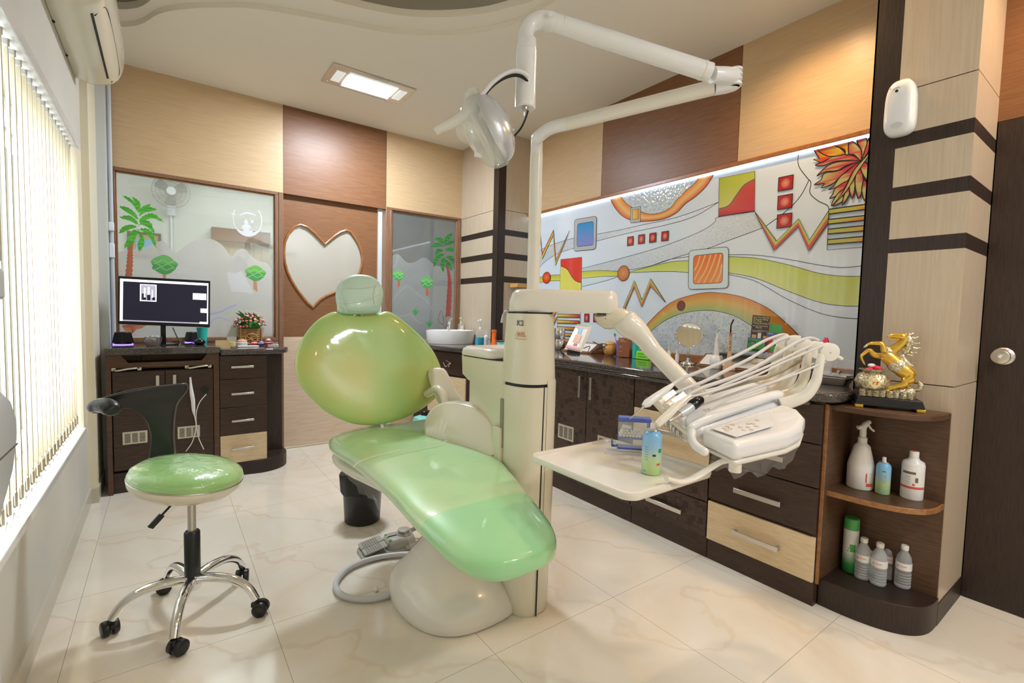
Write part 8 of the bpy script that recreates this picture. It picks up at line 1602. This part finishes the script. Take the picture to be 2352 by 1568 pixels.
MB().lathe([(.040, .062), (.038, .070), (.018, .072), (.016, .078), (.030, .080), (.030, .086), (.024, .089)], FP(.035, 0, 0), n=28).obj('round_button', 'grey_plastic', t, smooth=0.7)
for s_ in (-1, 1): MB().ell(FP(-.048, s_*.035, .060), (.008, .006, .004), 10, 6).obj('indicator', 'mid_green', t)
MB().tube(spline([FP(.02, -.072, .02), FP(.08, -.072, .03), FP(.15, -.04, .06), FP(.17, .0, .066), FP(.15, .04, .06), FP(.08, .072, .03), FP(.02, .072, .02)], 5), .013, 10, flat=.3, up=(0, 1, 0)).obj('guard_bar', 'grey_plastic', t)
tag(MB().tube(spline([(1.12,1.98,0.016),(1.06,2.025,0.016),(0.99,2.097,0.016),(0.889,2.153,0.016),(0.779,2.176,0.016),(0.668,2.151,0.016),(0.588,2.062,0.016),(0.582,1.958,0.016),(0.639,1.883,0.016),(0.719,1.851,0.016),(0.809,1.86,0.016),(0.895,1.892,0.016)]+[(1.0, 1.80, .016)], 6), .0125, 14).obj('hose', 'grey_plastic' if False else 'tube_grey', smooth=1.3), 'thick grey hose looping over the floor from the chair base', 'hose')
tag(MB().tube(spline([(1.10, 2.20, .012), (1.16, 2.17, .012), (1.22, 2.10, .012), (1.25, 1.98, .012)], 6), .009, 12).obj('pedal_cable', 'tube_grey'), 'grey cable running from the foot control behind the chair base', 'cable')
tag(MB().ell((*(0.718,1.929), .011), (.011, .012, .011), 14, 9).obj('cotton_ball', 'cotton'), 'small white cotton ball lying inside the floor hose loop', 'cotton ball')
t = thing('chemical_can', 'turquoise plastic can with black cap and label behind the chair', 'can', (1.72, 3.55, 0)); X_, Y_2 = 1.72, 3.55
MB().rings([[(x, y, z) for x, y in rrect(X_-.085*k, X_+.085*k, Y_2-.07*k, Y_2+.07*k, .02, 5)] for k, z in ((.97, .001), (1, .01), (1, .30), (.9, .34), (.4, .36))]).obj('can', 'teal_light', t, smooth=0.8)
MB().lathe([(.035, .355), (.035, .39), (.03, .395)], (X_, Y_2, 0), n=20).obj('cap', 'black_plastic', t)
lb_ = MB().box(X_-.05, X_+.045, Y_2-.0725, Y_2-.0705, .12, .26).obj('label', 'ink', t, smooth=0); MB().box(X_-.04, X_+.03, Y_2-.0735, Y_2-.0726, .215, .235).obj('red_stripe', 'red', lb_, smooth=0)
for k in range(5): MB().box(X_-.03, X_+.02, Y_2-.0735, Y_2-.0726, .14+.014*k, .144+.014*k).obj('print', 'paper', lb_, smooth=0)
text('print', 'Chemical', .014, (X_-.035, Y_2-.0727, .242), (1, 0, 0), (0, 0, 1), 'paper', lb_)
# air freshener dispenser on the near column
t = thing('scent_dispenser', 'white automatic scent dispenser mounted on the striped column', 'dispenser', (2.478, .70, 2.10)); dc = Vector((2.4785, .698, 2.083))
rs = []
for d, k in ((0, .96), (.008, 1.0), (.040, .98), (.056, .88), (.064, .66), (.066, .2)):
    r = []
    for j in range(40):
        a = 2*PI*j/40; c_, s_ = math.cos(a), math.sin(a); yy = .052*math.copysign(abs(c_)**.62, c_)*k*(1.0-.12*s_); zz = .112*math.copysign(abs(s_)**.55, s_)*k; r.append((dc.x-d, dc.y+yy, dc.z+zz))
    rs.append(r)
MB().rings(rs).obj('case', 'white_plastic', t, smooth=1.2); MB().lathe([(.017, 0), (.015, .0022)], (dc.x-.062, dc.y+.006, dc.z+.062), ax=(-1, 0, 0), n=22).obj('nozzle_recess', 'tube_grey', t)
MB().lathe([(.0055, 0), (.005, .003)], (dc.x-.0645, dc.y+.006, dc.z+.060), ax=(-1, 0, 0), n=16).obj('nozzle', 'ink', t); MB().ell((dc.x-.063, dc.y+.028, dc.z+.076), (.001, .002, .002), 8, 5).obj('indicator', 'ink', t)
MB().rings([[(dc.x-.0668-.0008*k, dc.y+.0+.020*math.cos(a), dc.z-.078+.012*math.sin(a)) for a in [2*PI*i/20 for i in range(20)]] for k in (0, 1)]).obj('latch', 'tube_grey', t)
# grey equipment at the left edge, next to the blind
t = thing('equipment_stand', 'grey plastic device with a small screen at the left edge before the blind', 'medical device', (-.33, 1.70, .0))
b = MB(); b.rings([[(x, y, z) for x, y in rrect(-.366, -.366+.044*k, 1.68-.15*k, 1.68+.125*k, .02*k+.004, 5)] for k, z in ((.30, .60), (.55, .68), (.85, .76), (1.0, .84), (1.0, .89), (.85, .94), (.5, .98), (.2, .985))]); b.obj('body', 'tube_grey', t, smooth=1.0)
MB().box(-.3665, -.3215, 1.60, 1.79, .822, .826).obj('body_seam', 'logo_grey', t, smooth=0)
MB().tube([(-.348, 1.63, 0.02), (-.348, 1.63, 1.32)], .012, 14).obj('post', 'tube_grey', t); MB().lathe([(.035, .001), (.035, .02), (.02, .03)], (-.335, 1.63, 0), n=24).obj('foot', 'grey_plastic', t)
MB().box(-.362, -.335, 1.50, 1.765, 1.30, 1.63).obj('screen_case', 'grey_plastic', t, bevel=.006); MB().box(-.335, -.3335, 1.52, 1.75, 1.40, 1.61).obj('screen', 'teal', t, smooth=0)
MB().box(-.362, -.335, 1.50, 1.79, 1.205, 1.288).obj('lower_box', 'tube_grey', t, bevel=.010)
# wall lamps and downlights above the near part of the room
for x, y in ((2.42, 1.12), (1.0, -1.1), (2.55, .05)):
    t = thing('downlight', 'round warm ceiling downlight near the mural wall' if y > 1 else ('round warm ceiling downlight near the front wall' if x < 1.5 else 'round warm ceiling downlight in front of the dark door'), 'ceiling light', (x, y, 2.855))
    zc = 2.855
    MB().lathe([(.045, zc-.001), (.047, zc-.006), (.036, zc-.008), (.034, zc-.002)], (x, y, 0), n=28).obj('trim_ring', 'fixture_satin', t); MB().lathe([(.033, zc-.002), (.033, zc-.003)], (x, y, 0), n=24).obj('lens', 'bulb_warm', t)
